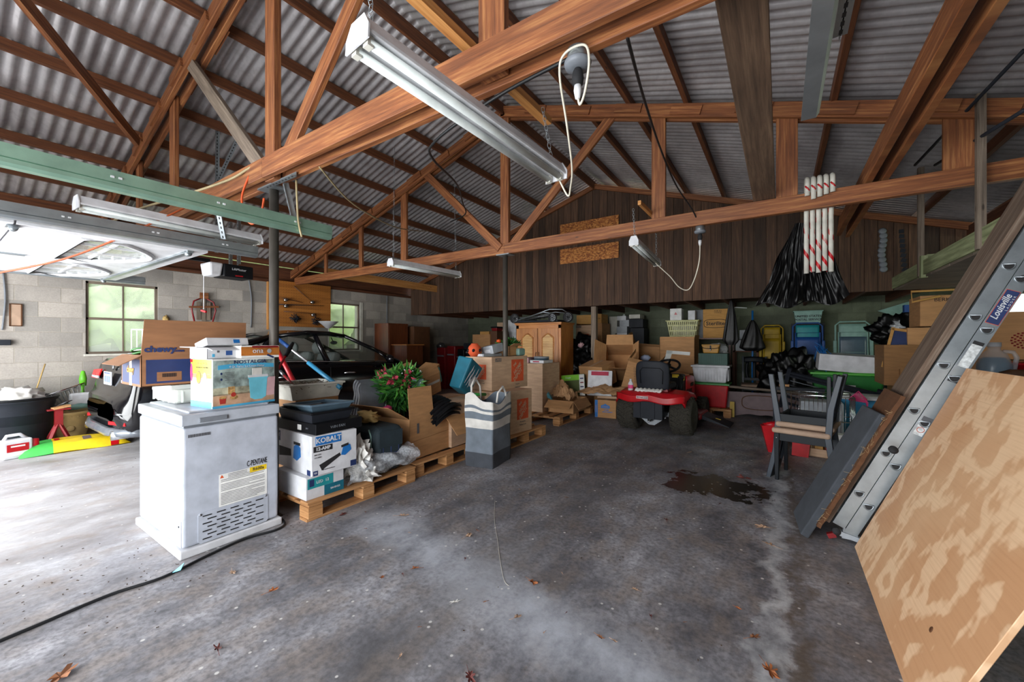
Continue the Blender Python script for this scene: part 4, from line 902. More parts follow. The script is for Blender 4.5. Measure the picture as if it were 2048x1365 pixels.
o = thing('wire_basket', 'chrome wire basket tilted over the tan plant pot by the wall', 'basket', (-7.96, 1.10, .46), rot=(20, -15, 10)); q = MB()
for z, s_ in ((.0, .8), (.16, 1)):
    w_, d_ = .17 * s_, .24 * s_; q.tube([(-w_, -d_, z), (w_, -d_, z), (w_, d_, z), (-w_, d_, z)], .007, 6, closed=True)
q.build('basket_rim', 'chrome', o); q = MB()
for k in range(12):
    u = k / 11 * 2 - 1
    q.tube([(.17, u * .24, .16), (.136, u * .19, 0), (-.136, u * .19, 0), (-.17, u * .24, .16)], .003, 4)
    if k % 2: q.tube([(u * .17, .24, .16), (u * .136, .19, 0), (u * .136, -.19, 0), (u * .17, -.24, .16)], .003, 4)
q.build('basket_wires', 'steel', o)
q = MB(); q.box((-7.88, 1.26, .52), (.06, .24, .16), (0, 12, 8)); tag(q.build('white_tray', 'white', bevel=.02), 'white plastic tray tilted above the tan plant pot', 'tray')
q = MB(); q.lathe([(0, -.1), (.035, -.1), (.04, 0), (.02, .1), (0, .11)], (-8.05, 1.30, .78), 12); q.tube([(-8.05, 1.30, .68), (-8.0, 1.28, .45)], .02, 6); tag(q.build('green_sprayer', 'green_bright'), 'bright green spray bottle standing near the wall by the car bumper', 'sprayer')
o = thing('workbench', 'cluttered wooden workbench under the left window behind the car', 'workbench', (-7.98, 2.4, 0)); q = MB(); q.box((0, 0, .98), (.36, 1.6, .04)); q.build('bench_top', 'oak', o)
for y in (-.75, .75):
    for x in (-.14, .14): q = MB(); q.box((x, y, .48), (.06, .06, .96)); q.build('leg', 'walnut', o)
q = MB(); q.box((0, 0, .3), (.34, 1.5, .03)); q.build('shelf', 'walnut', o)
for k, (y, s_, m_, lb) in enumerate(((1.85, (.16, .22, .12), 'white', 'white'), (2.1, (.2, .18, .08), 'blue', 'blue'), (2.35, (.22, .2, .14), 'mint', 'pale green'), (2.65, (.2, .24, .10), 'orange', 'orange'), (2.95, (.2, .2, .13), 'card', 'cardboard'))):
    o = carton('small %s box on the bench under the left window' % lb, (-7.95, y, 1.0), s_, rz=8 * k - 15, mat=m_, tape=None, group='small boxes on the bench')
# seed bag
o = thing('seed_bag', 'yellow and green seed bag lying flat on the floor behind the car exhaust', 'bag', (-7.16, 1.10, 0), rz=-4)
def pil(u, v): x = (u - .5) * .52; y = (v - .5) * .9; e = (1 - abs(2 * u - 1) ** 4) * (1 - abs(2 * v - 1) ** 5); return (x, y, .01 + .11 * max(e, 0) ** .6 + .006 * math.sin(u * 17 + v * 9))
q = MB(); q.grid(lambda u, v: pil(u, v * .28), 16, 6); q.grid(lambda u, v: (pil(u, v * .28)[0], pil(u, v * .28)[1], .004), 4, 3); q.build('green_end', 'label_green', o)
q = MB(); q.grid(lambda u, v: pil(u, .28 + v * .72), 16, 14); q.grid(lambda u, v: (pil(u, .28 + v * .72)[0], pil(u, .28 + v * .72)[1], .004), 4, 3); q.build('yellow_bag', 'yellow', o)
for u0, v0, w_, h_, m_ in ((.35, .30, .1, .05, 'red'), (.5, .55, .12, .08, 'purple_wood'), (.8, .8, .1, .08, 'red')):
    q = MB(); q.grid(lambda u, v: (lambda p: (p[0], p[1], p[2] + .003))(pil(u0 + u * w_ / .4, v0 + v * h_)), 5, 5); q.build('printed_patch', m_, o)
# ================================================================== CHEST FREEZER
o = thing('chest_freezer', 'white chest freezer standing at left of centre with boxes piled on its lid', 'freezer', (-3.365, 1.16, 0)); W_, D_ = .82, .55
q = MB(); q.box((0, 0, .025), (W_ + .035, D_ + .035, .05)); q.build('plinth', 'white', o, bevel=.008)
q = MB(); q.box((0, 0, .415), (W_, D_, .72)); q.build('cabinet', 'white_enamel', o, bevel=.018, seg=4)
q = MB(); q.box((0, 0, .783), (W_ - .02, D_ - .02, .014)); q.build('lid_gasket', 'grey', o)
q = MB(); q.box((0, 0, .822), (W_ + .012, D_ + .012, .066)); q.box((0, 0, .86), (W_ - .09, D_ - .09, .014)); q.build('lid', 'white_lid', o, bevel=.022, seg=4)
q = MB(); q.box((.418, -.12, .815), (.02, .15, .028)); q.build('lid_handle_recess', 'grey', o, bevel=.004)
S_ = (W_, D_, .86)
FX = .4105
def fz(u, z): return Vector((FX, (u - .5) * D_, z))
q = MB(); q.prism([(-.235, 0), (.225, 0), (.24, .015), (.24, .215), (.225, .23), (-.235, .23), (-.25, .215), (-.25, .015)], .003, ((FX, 0.007, .055), (0, .82, 0), (0, 0, .82))); v_ = q.build('vent_grille', 'white_enamel', o)
q = MB(); random.seed(11)
for r_ in range(7):
    y = -.175 + (.025 if r_ % 2 else 0)
    while y < .14:
        L_ = .047; q.box((FX + .004, y + L_ / 2, .078 + r_ * .0235), (.003, L_, .0065)); y += L_ + .028
q.build('vent_slots', 'print_black', v_)
q = MB(); 
for y in (-.185, .19): q.lathe([(0, 0), (.007, 0), (.007, .002), (0, .002)], (FX + .004, y, .232), 8, rot=(0, 90, 0))
q.build('screw', 'steel', v_)
q = MB(); q.box((FX + .0008, .055, .347), (.001, .285, .205)); lb = q.build('warning_label', 'label_white', o)
q = MB()
for r_ in range(20):
    if r_ in (5, 11): continue
    L_ = .27 - (.12 * random.random() if r_ % 5 == 4 else .01) - (.12 if r_ < 2 else 0); q.box((FX + .0016, -.082 + L_ / 2 + .005 + (.025 if r_ < 3 else 0), .441 - r_ * .0096), (.0006, L_ - (.03 if r_ < 3 else 0), .0030))
q.build('label_text', 'print_grey', lb)
q = MB(); q.prism([(0, 0), (.022, 0), (.011, .02)], .0006, ((FX + .0014, -.083, .426), (0, 1, 0), (0, 0, 1))); q.build('warning_triangle', 'orange', lb)
q = MB(); q.box((FX + .0014, .142, .433), (.0012, .105, .034)); q.build('refrigerant_label', 'yellow', o)
letters('C-PENTANE', .054, 'print_black', o, (FX + .001, .135, .477), (0, 1, 0), (0, 0, 1), sx=.44, bold=.0001)
letters('R600a', .03, 'print_black', o, (FX + .0026, .142, .433), (0, 1, 0), (0, 0, 1), sx=.95, bold=.0001)
q = MB()
for k in range(24): q.box((FX + .001, -.245 + k * .0048, .725), (.0006, .0024 if k % 3 else .0036, .018))
q.build('barcode_sticker', 'print_grey', o)
q = MB(); q.box((.36, -.2758, .14), (.07, .001, .16)); q.build('access_flap', 'white_enamel', o, bevel=.0004, seg=1); q = MB(); q.lathe([(0, 0), (.006, 0), (.006, .002), (0, .002)], (.36, -.277, .18), 8, rot=(90, 0, 0)); q.build('drain_plug', 'print_black', o)
# on the lid
LT = .868
o = tub('clear plastic shoebox bin on the freezer lid under the printed carton', (-3.60, 1.10, LT), (.46, .30, .135), 'clear_plastic', 'clear_plastic', name='clear_plastic_bin', cat='bin', ribs=4)
q = MB()
for k in range(5): q.box((-3.74 + k * .07, 1.10, LT + .055), (.05, .22, .09), (0, 0, 3 * k))
tag(q.build('stored_papers', 'offwhite', bevel=.004), 'pale contents packed inside the clear bin on the freezer', 'papers', kind='stuff')
o = carton('brown and blue chewy carton with tall open flap on the clear bin', (-3.59, 1.10, LT + .136), (.42, .60, .205), mat='card_chewy', closed=False, flaps=(('r', 172, .23), ('l', 70, .2), ('f', 60, .12), ('b', 100, .15)))
S_ = (.42, .60, .205)
decal(o, 'r', S_, .5, .47, .55, .155, 'navy'); decal(o, 'f', S_, .5, .47, .38, .16, 'navy'); decal(o, 'f', S_, .5, .5, .05, .2, 'label_white', t=.002)
decal(o, 'r', S_, .24, .3, .13, .06, 'card_chewy', t=.002)
q = MB(); p, a, b, n, la, lb_ = face_pt('r', S_, .24, .32, .003)
for k in range(18): q.box((p.x, p.y - .036 + k * .0042, p.z + .004), (.0006, .002 + .0012 * (k % 3 == 0), .024))
q.build('barcode', 'print_black', o)
letters('chewy', .055, 'navy', o, (.2195, -.205, .242), (0, 1, 0), (.14, 0, .99), bold=.0022, sx=1.15); letters('.com', .026, 'navy', o, (.2185, -.105, .232), (0, 1, 0), (.14, 0, .99), bold=.001)
text(o, 'f', S_, .5, .52, 'chewy', .06, 'card_yellow', bold=.002, off=.0035); text(o, 'r', S_, .86, .58, 'C', .10, 'card_yellow', bold=.004)
o = thing('cable_coil', 'green and black cable coiled in the open printed carton', 'cable', (-3.6, .98, 1.17)); q = MB()
for k in range(4): q.tube([((.11 + .012 * k) * math.cos(a_), (.15 + .008 * k) * math.sin(a_), .03 + .014 * k + .015 * math.sin(2 * a_ + k)) for a_ in [i * math.pi / 12 for i in range(24)]], .006, 6, closed=True)
q.build('coil', 'leaf_green', o)
q = MB(); q.tube([(-3.66 + .0 * k, 1.0 + .075 * math.cos(a_), 1.30 + .055 * math.sin(a_)) for k, a_ in enumerate([i * math.pi / 12 for i in range(24)])], .024, 8, closed=True); q.tube([(-3.66, .98, 1.245), (-3.66, .99, 1.20)], .02, 6); tag(q.build('yellow_reel', 'yellow'), 'yellow plastic cord reel standing up in the printed carton', 'reel')
q = MB(); q.tube([(-3.5, 1.3 + .08 * math.cos(a_), 1.33 + .03 * math.sin(a_)) for a_ in [i * math.pi / 10 for i in range(20)]], .014, 6, closed=True); tag(q.build('yellow_coil', 'yellow'), 'yellow coil just showing above the back of the carton flap', 'coil')
# ice cream maker box
o = thing('ice_cream_maker_box', 'colourful ice cream maker box on the front of the freezer lid', 'box', (-3.15, 1.235, LT - .001), rz=6); S_ = (.27, .40, .315)
q = MB(); q.box((0, 0, S_[2] / 2), S_); q.build('box_body', 'label_white', o, bevel=.003)
M('print_ground', 'b9b59a', .5, var=.5, nscale=11); M('print_wood', 'b89478', .5, var=.4, nscale=8); M('print_sky', 'a7b9b4', .5, var=.5, nscale=9); M('print_yellow', 'e6cf3c', .5, var=.2); M('print_pastel', 'e3c9c4', .5, var=.3, nscale=14); M('print_aqua', '4aa7cf', .5); M('food_red', 'a8322a', .5); M('food_tan', 'c59a5f', .6, var=.4, nscale=40)
decal(o, 'r', S_, .5, .62, .39, .22, 'print_sky', t=.0008); decal(o, 'r', S_, .5, .14, .39, .085, 'print_wood', t=.0009); decal(o, 'r', S_, .5, .33, .39, .05, 'print_ground', t=.0009)
decal(o, 'r', S_, .5, .02, .4, .015, 'print_aqua', t=.0016); decal(o, 'r', S_, .53, .825, .36, .028, 'print_aqua', t=.0016, poly=[(-.5, -.5), (-.25, -.2), (.25, -.2), (.5, -.5), (.5, .5), (.25, .8), (-.25, .8), (-.5, .5)])
circ = lambda n_=20, a_=.5, b_=.5: [(a_ * math.cos(k * 2 * math.pi / n_), b_ * math.sin(k * 2 * math.pi / n_)) for k in range(n_)]
decal(o, 'r', S_, .90, .36, .085, .13, 'skin_pink', t=.0012, poly=[(-.5, .5), (.5, .5), (.42, -.5), (-.42, -.5)])
decal(o, 'r', S_, .71, .34, .125, .15, 'cyan_bucket', t=.002, name='printed_bucket', poly=[(-.5, .5), (.5, .5), (.42, -.42), (.2, -.52), (-.2, -.52), (-.42, -.42)]); decal(o, 'r', S_, .71, .605, .135, .016, 'white', t=.003); decal(o, 'r', S_, .69, .70, .065, .05, 'cloth_white', t=.0022)
decal(o, 'r', S_, .71, .575, .135, .012, 'cyan_bucket', t=.0026)
decal(o, 'r', S_, .15, .14, .04, .04, 'food_red', t=.002, poly=[(-.5, .5), (.5, .5), (.4, -.5), (-.4, -.5)]); decal(o, 'r', S_, .15, .205, .045, .018, 'food_tan', t=.0026, poly=circ()); decal(o, 'r', S_, .32, .19, .05, .028, 'food_tan', t=.0022, poly=circ()); decal(o, 'r', S_, .28, .34, .04, .05, 'food_tan', t=.0024); decal(o, 'r', S_, .31, .25, .03, .03, 'food_red', t=.0026, poly=circ())
for k in range(2): decal(o, 'r', S_, .13, .70 - .12 * k, .012, .016, 'navy', t=.002, poly=circ(10))
q = MB(); p, a, b, n, la, lb_ = face_pt('r', S_, .18, .72, .002)
for k in range(7): q.box((p.x, p.y + .03, p.z - k * .0085), (.0006, .06 - .01 * (k % 3), .0028))
q.build('printed_lines', 'print_grey', o)
text(o, 'r', S_, .58, .925, 'NOSTALGIA', .034, 'navy', sx=1.15, bold=.0003); text(o, 'r', S_, .53, .835, '4 Qt. Parlor Ice Cream Maker', .0185, 'white', off=.003)
decal(o, 'f', S_, .5, .80, .26, .12, 'print_yellow', t=.001); decal(o, 'f', S_, .5, .38, .26, .2, 'print_pastel', t=.001); decal(o, 'f', S_, .4, .62, .06, .085, 'purple_wood', t=.002, poly=circ()); decal(o, 'f', S_, .4, .62, .05, .075, 'yellow', t=.003, poly=circ()); decal(o, 'f', S_, .68, .6, .05, .08, 'skin_pink', t=.0025, poly=circ()); decal(o, 'f', S_, .5, .07, .26, .04, 'print_aqua', t=.0015)
decal(o, 'f', S_, .06, .72, .03, .12, 'pink', t=.0022, poly=circ()); decal(o, 'f', S_, .06, .96, .03, .02, 'red', t=.0022); text(o, 'f', S_, .55, .91, 'NOSTALGIA', .022, 'tan_pot'); text(o, 'f', S_, .55, .83, '4 Qt. Parlor Ice Cream Maker', .0125, 'print_grey')
# small boxes on top
zt = LT + .315
o = carton('small orange box with printed lettering on top of the ice cream box', (-3.12, 1.34, zt), (.2, .26, .085), rz=5, mat='label_white', tape=None, name='printed_box'); S_ = (.2, .26, .085)
M('print_amber', 'b06a2a', .55, var=.3, nscale=12); decal(o, 'r', S_, .5, .55, .258, .06, 'print_amber'); decal(o, 'r', S_, .62, .9, .18, .014, 'red_dark', t=.002); text(o, 'r', S_, .42, .58, 'ona', .05, 'white', off=.003); decal(o, 'r', S_, .72, .55, .03, .03, 'grey_light', t=.0026, poly=circ()); decal(o, 'r', S_, .75, .12, .05, .012, 'navy', ang=-25, t=.002)
o = carton('open white box with blue print lying on the ice cream box', (-3.16, 1.12, zt), (.2, .19, .075), rz=8, mat='white', closed=False, flaps=(('r', 75, .06), ('f', 95, .06), ('b', 120, .06)), name='white_box'); S_ = (.2, .19, .075)
decal(o, 'r', S_, .7, .5, .04, .03, 'blue_deep'); decal(o, 'r', S_, .35, .75, .014, .03, 'print_grey'); decal(o, 'r', S_, .2, .3, .015, .02, 'print_aqua')
o = carton('white box sleeve standing tilted over the open white box on the pile', (-3.13, 1.16, zt + .072), (.14, .26, .05), rz=8, mat='white', tape=None, name='white_box', rot=(0, -16, 8)); decal(o, 'r', (.14, .26, .05), .7, .5, .04, .025, 'blue'); decal(o, 't', (.14, .26, .05), .3, .6, .014, .03, 'print_grey')
o = thing('ice_scraper', 'black and red handled scraper sticking up behind the small orange box', 'scraper', (-3.2, 1.45, .90), rot=(-35, -20, 0)); q = MB(); q.tube([(0, 0, 0), (0, 0, .36)], .009, 8); q.build('red_shaft', 'red', o); q = MB(); q.tube([(0, 0, .36), (0, 0, .42), (0, 0, .5)], [.014, .02, .012], 8); q.build('black_grip', 'black', o)
q = MB(); q.box((-3.2, 1.36, .935), (.25, .10, .13)); tag(q.build('tool_caddy', 'blue_deep', bevel=.01), 'low blue caddy behind the ice cream box on the freezer', 'caddy')
# ================================================================== PALLETS
def pallet(label, x1, y0, w_, d_, z=.0, h_=.14, group='pallets along the centre row', rz=0):
    """front rail face at x1, running from y0"""
    o = thing('wooden_pallet', label, 'pallet', (x1 - w_ / 2, y0 + d_ / 2, z), rz, group)
    for k in range(7): q = MB(); q.box((-w_ / 2 + .05 + k * (w_ - .1) / 6, 0, h_ - .009), (.1, d_, .018)); q.build('deck_board', 'pallet_wood', o, bevel=.002, seg=1)
    for k in range(3):
        y = -d_ / 2 + .06 + k * (d_ - .12) / 2
        for j in range(3): q = MB(); q.box((-w_ / 2 + .06 + j * (w_ - .12) / 2, y, .06), (.12, .11, .08)); q.build('block', 'pallet_wood', o, bevel=.002, seg=1)
    for j in range(3): q = MB(); q.box((-w_ / 2 + .06 + j * (w_ - .12) / 2, 0, .01), (.1, d_, .02)); q.build('bottom_board', 'pallet_wood', o)
    for k in range(3): y = -d_ / 2 + .06 + k * (d_ - .12) / 2; q = MB(); q.box((0, y, .112), (w_, .1, .018)); q.build('stringer', 'pallet_wood', o)
    return o
pallet('wooden pallet under the leaf blower box and the bubble wrap', -2.80, 1.56, 1.2, 1.02)
pallet('wooden pallet under the big open carton behind the laundry hamper', -2.85, 2.62, 1.2, .95)
pallet('wooden pallet under the stacked red-logo moving boxes', -2.68, 3.84, 1.2, 1.0)
pallet('wooden pallet under the tall brown carton and low open boxes', -2.78, 5.45, 1.2, 1.3)
PT = .141
# ================================================================== ON THE FIRST PALLET
S_ = (.42, .25, .165)
o = carton('flat white and teal box on the pallet under the leaf blower box', (-3.06, 1.72, PT), (.44, .30, .165), mat='white', tape=None, name='white_teal_box'); S_ = (.44, .30, .165)
decal(o, 'r', S_, .37, .70, .2, .075, 'teal'); decal(o, 'r', S_, .73, .24, .16, .075, 'teal_dark'); decal(o, 'r', S_, .14, .72, .035, .05, 'navy', t=.002); text(o, 'r', S_, .42, .70, 'LED  12', .03, 'white', off=.0025); text(o, 'r', S_, .76, .24, 'SAVINGS', .02, 'white', off=.0025)
o = carton('white leaf blower box with blue lettering on the flat teal box', (-3.11, 1.80, PT + .166), (.58, .36, .295), mat='white', tape=None, name='leaf_blower_box', rz=-3); S_ = (.58, .36, .295)
decal(o, 'r', S_, .36, .86, .2, .065, 'blue'); text(o, 'r', S_, .36, .86, 'KOBALT', .052, 'white', bold=.0014, off=.0025); decal(o, 'r', S_, .24, .66, .145, .042, 'print_black'); text(o, 'r', S_, .24, .66, '12-AMP', .034, 'white', bold=.0012, off=.0025)
text(o, 'r', S_, .05, .52, '500 CFM', .014, align='LEFT', off=.002); text(o, 'r', S_, .05, .45, '115 MPH', .014, align='LEFT', off=.002); decal(o, 'r', S_, .08, .07, .035, .035, 'navy'); text(o, 'r', S_, .08, .07, '99', .022, 'white', off=.0025); decal(o, 'r', S_, .92, .1, .05, .045, 'navy'); text(o, 'r', S_, .35, .12, 'High Speed Leaf Blower', .011, off=.002)
decal(o, 'r', S_, .40, .30, .17, .04, 'print_black', ang=24, poly=[(-.5, -.6), (.5, -.3), (.5, .3), (-.5, .6)]); decal(o, 'r', S_, .75, .5, .085, .085, 'blue', t=.002, poly=[(-.5, -.4), (-.1, -.5), (.5, -.1), (.4, .4), (.1, .5), (-.3, .3)]); decal(o, 'r', S_, .72, .62, .06, .018, 'print_black', t=.0025, ang=10)
decal(o, 'f', S_, .28, .42, .2, .065, 'print_black', ang=4, poly=[(-.5, -.6), (.5, -.4), (.5, .4), (-.5, .6)]); decal(o, 'f', S_, .62, .5, .12, .13, 'blue', t=.002, poly=[(-.5, -.4), (0, -.5), (.5, -.2), (.45, .3), (.1, .5), (-.4, .3)]); decal(o, 'f', S_, .62, .72, .1, .02, 'print_black', t=.0025); decal(o, 'f', S_, .07, .8, .08, .08, 'navy'); decal(o, 'f', S_, .93, .08, .05, .04, 'navy')
text(o, 'f', S_, .07, .82, 'ALT', .04, 'white', off=.0025)
zk = PT + .166 + .296
o = carton('flat black box with white print on the leaf blower box', (-3.12, 1.83, zk), (.56, .4, .08), mat='black', tape=None, name='black_box', rz=2); S_ = (.56, .4, .08); decal(o, 'f', S_, .62, .5, .05, .04, 'label_white'); text(o, 'r', S_, .45, .5, 'WIN FAN', .03, 'grey', off=.002); text(o, 'f', S_, .8, .5, '24-1', .018, 'grey', off=.002)
tub('black plastic tray on the flat black box', (-3.12, 1.80, zk + .081), (.5, .34, .075), 'charcoal', 'black', name='plastic_tray', cat='tray', lid=False, taper=.9)
tub('blue-grey paint tray dusty inside on top of the black tray', (-3.10, 1.82, zk + .145), (.46, .33, .05), 'tray_blue', 'tray_blue', name='paint_tray', cat='tray', lid=False, taper=.85, rot=(0, -4, -5))
q = MB(); q.grid(lambda u, v: (-3.10 + (u - .5) * .34, 1.82 + (v - .5) * .24, zk + .162 + .006 * noise.noise((u * 5, v * 5, 2))), 10, 8); tag(q.build('dust_layer', 'dirt', solid=.006), 'dusty dirt lying in the blue-grey paint tray', 'dirt', kind='stuff')
# litter tray with straw behind
o = thing('wooden_crate', 'tall plain carton hidden behind the leaf blower box carrying the straw box', 'box', (-3.72, 2.03, PT)); q = MB(); q.box((0, 0, .32), (.5, .4, .64)); q.build('box_body', 'card_dark', o, bevel=.004)
o = tub('open white plastic box full of dry straw behind the paint tray', (-3.66, 2.02, PT + .643), (.42, .50, .13), 'offwhite', 'offwhite', name='open_bin', cat='bin', lid=False)
q = MB(); rng = random.Random(9)
for k in range(240):
    c_ = Vector((-3.66 + rng.uniform(-.16, .16), 2.02 + rng.uniform(-.19, .19), PT + .72 + rng.uniform(0, .05))); a_ = rng.uniform(0, 6.3); q.beam(c_, c_ + Vector((.09 * math.cos(a_), .09 * math.sin(a_), rng.uniform(-.02, .03))), .004, .004)
q.box((-3.66, 2.02, PT + .69), (.35, .42, .05)); tag(q.build('dry_straw', 'grain'), 'dry brown straw filling the open white box', 'straw', kind='stuff')
# poles leaning against the car
def pole(name, label, a, b, r_, parts, cat='pole'):
    a, b = Vector(a), Vector(b); o = thing(name, label, cat, a); d = b - a
    for (t0, t1, m_, rr, nm) in parts: q = MB(); q.tube([d * t0, d * t1], r_ * rr, 10); q.build(nm, m_, o)
    return o
A_ = PD(556, 692, 3.3); B_ = PD(668, 812, 2.75)
pole('extension_pole', 'steel extension pole with two blue grips leaning down right before the car door', (-3.42, 2.22, .86), PX(540, 665, -4.6), .011, ((0, .12, 'chrome', 1, 'tip'), (.0, .42, 'tub_blue', 1.9, 'lower_grip'), (.42, 1, 'chrome', 1.1, 'shaft'), (.70, .86, 'blue_deep', 1.9, 'upper_grip')))
pole('broom_handle', 'thick red pole leaning against the car beside the steel extension pole', PX(594, 775, -3.9), PX(545, 682, -4.4), .022, ((0, 1, 'red', 1, 'red_shaft'),), 'pole')
pole('snow_brush', 'thin red handle crossing under the thick red pole', PX(588, 772, -3.8), PX(560, 742, -4.0), .012, ((0, .7, 'red_dark', 1, 'handle'), (.7, 1, 'steel', 1.2, 'end')), 'brush')
pole('folding_stand_leg', 'pale metal bar lying level across the straw box', PX(566, 771, -3.7), PX(628, 774, -3.5), .012, ((0, 1, 'offwhite', 1, 'bar'),), 'bar')
# folding chair stack, grey curved shells
o = thing('grey_chair_shell', 'grey moulded plastic chair shells leaning behind the plaid suitcase', 'chair', (-3.60, 2.60, PT)); 
for k, off in enumerate((0, .035, .07)):
    def shell(u, v, off=off):
        if v < .6: t = v / .6; z = .12 + t * .50; x = .12 - t * .06
        else: t = (v - .6) / .4; an = t * R(100); x = .06 - .14 * math.sin(an) * .9; z = .62 + .12 * (1 - math.cos(an)) * .5 + .04 * math.sin(an)
        return (x + off, (u - .5) * .34 + .25 * v - .12 , z + .02 - off * .4)
    q = MB(); q.grid(shell, 10, 16); q.build('shell', 'grey', o, solid=.008)
    q = MB(); q.tube([shell(0, v / 14) for v in range(15)], .011, 6); q.tube([shell(1, v / 14) for v in range(15)], .011, 6); q.build('rolled_edge', 'grey_light', o)
# plaid suitcase
o = thing('plaid_suitcase', 'dark green plaid soft suitcase standing on the pallet behind the bubble wrap', 'suitcase', (-3.16, 2.36, PT), rz=-4)
q = MB(); q.box((0, 0, .205), (.62, .30, .40)); q.build('case_body', 'plaid', o, bevel=.07, seg=5)
M('plaid_blue', '2a3a66', .85, alpha=.999); M('plaid_green', '3c5a3e', .85)
q = MB()
for s_ in (-1, 1): q.tube([(.30, s_ * .0 - .1, .06), (.312, -.1, .2), (.30, -.1, .35)], .001, 4)
for z in (.1, .17, .24): q.box((.3105, 0, z), (.001, .22, .008))
for y in (-.08, 0, .08): q.box((.3105, y, .2), (.001, .008, .24))
for x in (-.2, -.08, .04, .16): q.box((x, -.1505, .2), (.008, .001, .26))
q.build('plaid_lines', 'plaid_blue', o)
q = MB(); q.tube([(.235, -.151, .03), (.24, -.153, .2), (.235, -.151, .33), (.2, -.15, .385)], .007, 6); q.tube([(.3, -.09, .01), (.31, -.13, .1)], .004, 5); q.build('piping', 'mint', o)
q = MB(); q.tube([(-.12, -.05, .405), (-.1, -.05, .44), (.1, -.05, .44), (.12, -.05, .405)], .012, 6); q.build('carry_handle', 'black', o); q = MB(); q.box((.311, .0, .30), (.004, .24, .14)); q.build('flap', 'plaid', o, bevel=.001)
q = MB(); q.blob((-3.12, 2.3, PT + .47), (.10, .08, .045), .5, 3, 3); tag(q.build('rope_bundle', 'straw'), 'tangled pale rope lying on top of the plaid suitcase', 'rope')
q = MB(); q.blob((-2.95, 2.05, PT + .17), (.13, .11, .165), .32, 4.2, 4, smooth=False); q.blob((-2.9, 2.12, PT + .06), (.12, .1, .065), .4, 5, 3, seed=2, smooth=False); tag(q.build('crumpled_bag', 'bag_white'), 'crumpled white plastic bag in front of the plaid suitcase', 'bag')
q = MB()
def bub(u, v): an = u * 2 * math.pi; y = 1.88 + v * .72; r_ = .085 + .012 * math.sin(v * 20 + an * 3) + .012 * noise.noise((math.cos(an) * 3, math.sin(an) * 3, v * 9)); return (-2.87 - .03 * math.sin(v * 3) + r_ * 1.15 * math.cos(an), y, PT + .088 + (.03 * v) + r_ * math.sin(an))
q.grid(bub, 48, 60); tag(q.build('bubble_wrap_roll', 'bubble'), 'roll of clear bubble wrap lying along the pallet edge', 'bubble wrap')
# ================================================================== OPEN CARTONS
o = carton('big open brown carton with raised flaps on the second pallet', (-3.28, 3.03, PT), (.60, .82, .40), rz=4, mat='card', closed=False, flaps=(('r', 186, .30, .0, .42), ('f', 120, .30), ('l', 150, .3), ('r', 40, .3, .60, 1.0)))
S_ = (.60, .82, .40); q = MB(); p, a, b, n, la, lb_ = face_pt('r', S_, .12, .62, .002); q.prism([(0, 0), (.03, 0), (.03, .1), (0, .1), (0, .004), (.004, .004), (.004, .096), (.026, .096), (.026, .004), (0, .004)][:4], .0008, (p, a, b)); q.build('printed_mark', 'print_grey', o)
q = MB(); p, a, b, n, la, lb_ = face_pt('r', S_, .5, .48, .002); q.box(p, (.001, .8, .004), (2, 0, 0)); q.build('crease', 'card_dark', o)
o = thing('egg_crate_pads', 'heap of black corrugated plastic pads sticking out of the big open carton', 'pads', (-3.07, 3.14, PT + .36), rot=(8, 18, 8))
for k in range(3):
    q = MB(); q.grid(lambda u, v, k=k: ((u - .5) * .3, (v - .5) * .42, .045 * k + .02 * abs(math.sin(u * 22)) + .10 * math.sin(v * 3) * .6), 48, 8, smooth=False); q.build('ribbed_pad', 'black', o, solid=.006)
q = MB(); q.box((-3.3, 3.0, PT + .16), (.5, .7, .3)); tag(q.build('packing_paper', 'paper_brown', bevel=.03), 'brown packing paper filling the big open carton', 'paper', kind='stuff')
o = carton('tilted brown carton with torn flaps resting above the big open carton', (-3.55, 3.30, .66), (.34, .46, .24), mat='card', closed=False, flaps=(('r', 205, .12), ('l', 120, .16), ('f', 60, .16)), rot=(12, 4, 6))
q = MB(); p, a, b, n, la, lb_ = face_pt('r', (.34, .46, .24), .5, .6, .002); q.box(p, (.001, .42, .03)); q.build('tape', 'clear_plastic', o)
o = carton('plain carton under the tilted one at the back of the second pallet', (-3.68, 3.32, PT), (.4, .5, .5), mat='card_dark', rz=3)
# wreath
def leaves(q, c, n, R_, ln, wd, seed, squash=(1, 1, 1), hemi=False):
    rng = random.Random(seed); c = Vector(c)
    for i in range(n):
        d = Vector([rng.gauss(0, 1) for _ in range(3)]).normalized()
        if hemi and d.z < -.2: d.z = -d.z
        p = c + Vector((d.x * R_ * squash[0], d.y * R_ * squash[1], d.z * R_ * squash[2])) * rng.uniform(.35, .9); t = (d + Vector([rng.gauss(0, .5) for _ in range(3)])).normalized(); s_ = t.orthogonal().normalized(); s_ = Matrix.Rotation(rng.uniform(0, 6.3), 3, t) @ s_; L_ = ln * rng.uniform(.6, 1.3); n_ = t.cross(s_) * L_ * .12
        q.add([p, p + t * L_ * .45 + s_ * wd + n_, p + t * L_ - n_, p + t * L_ * .45 - s_ * wd + n_], [(0, 1, 2), (0, 2, 3)])
o = thing('holiday_greenery', 'bushy green artificial wreath with red flowers heaped over the open cartons', 'wreath', (-3.42, 2.93, .72))
q = MB(); leaves(q, (0, 0, .06), 650, .27, .12, .014, 3, (1, .9, .8)); q.build('dark_needles', 'leaf_green', o); q = MB(); leaves(q, (0, .0, .1), 330, .27, .13, .018, 4, (1, .9, .8)); q.build('bright_leaves', 'leaf_bright', o)
q = MB(); rng = random.Random(2)
for k in range(9): a_ = rng.uniform(0, 6.3); leaves(q, (.2 * math.cos(a_), .22 * math.sin(a_), .12 + rng.uniform(-.12, .12)), 16, .03, .06, .018, 50 + k)
q.build('red_blossoms', 'pink_print', o)['kind'] = 'stuff'
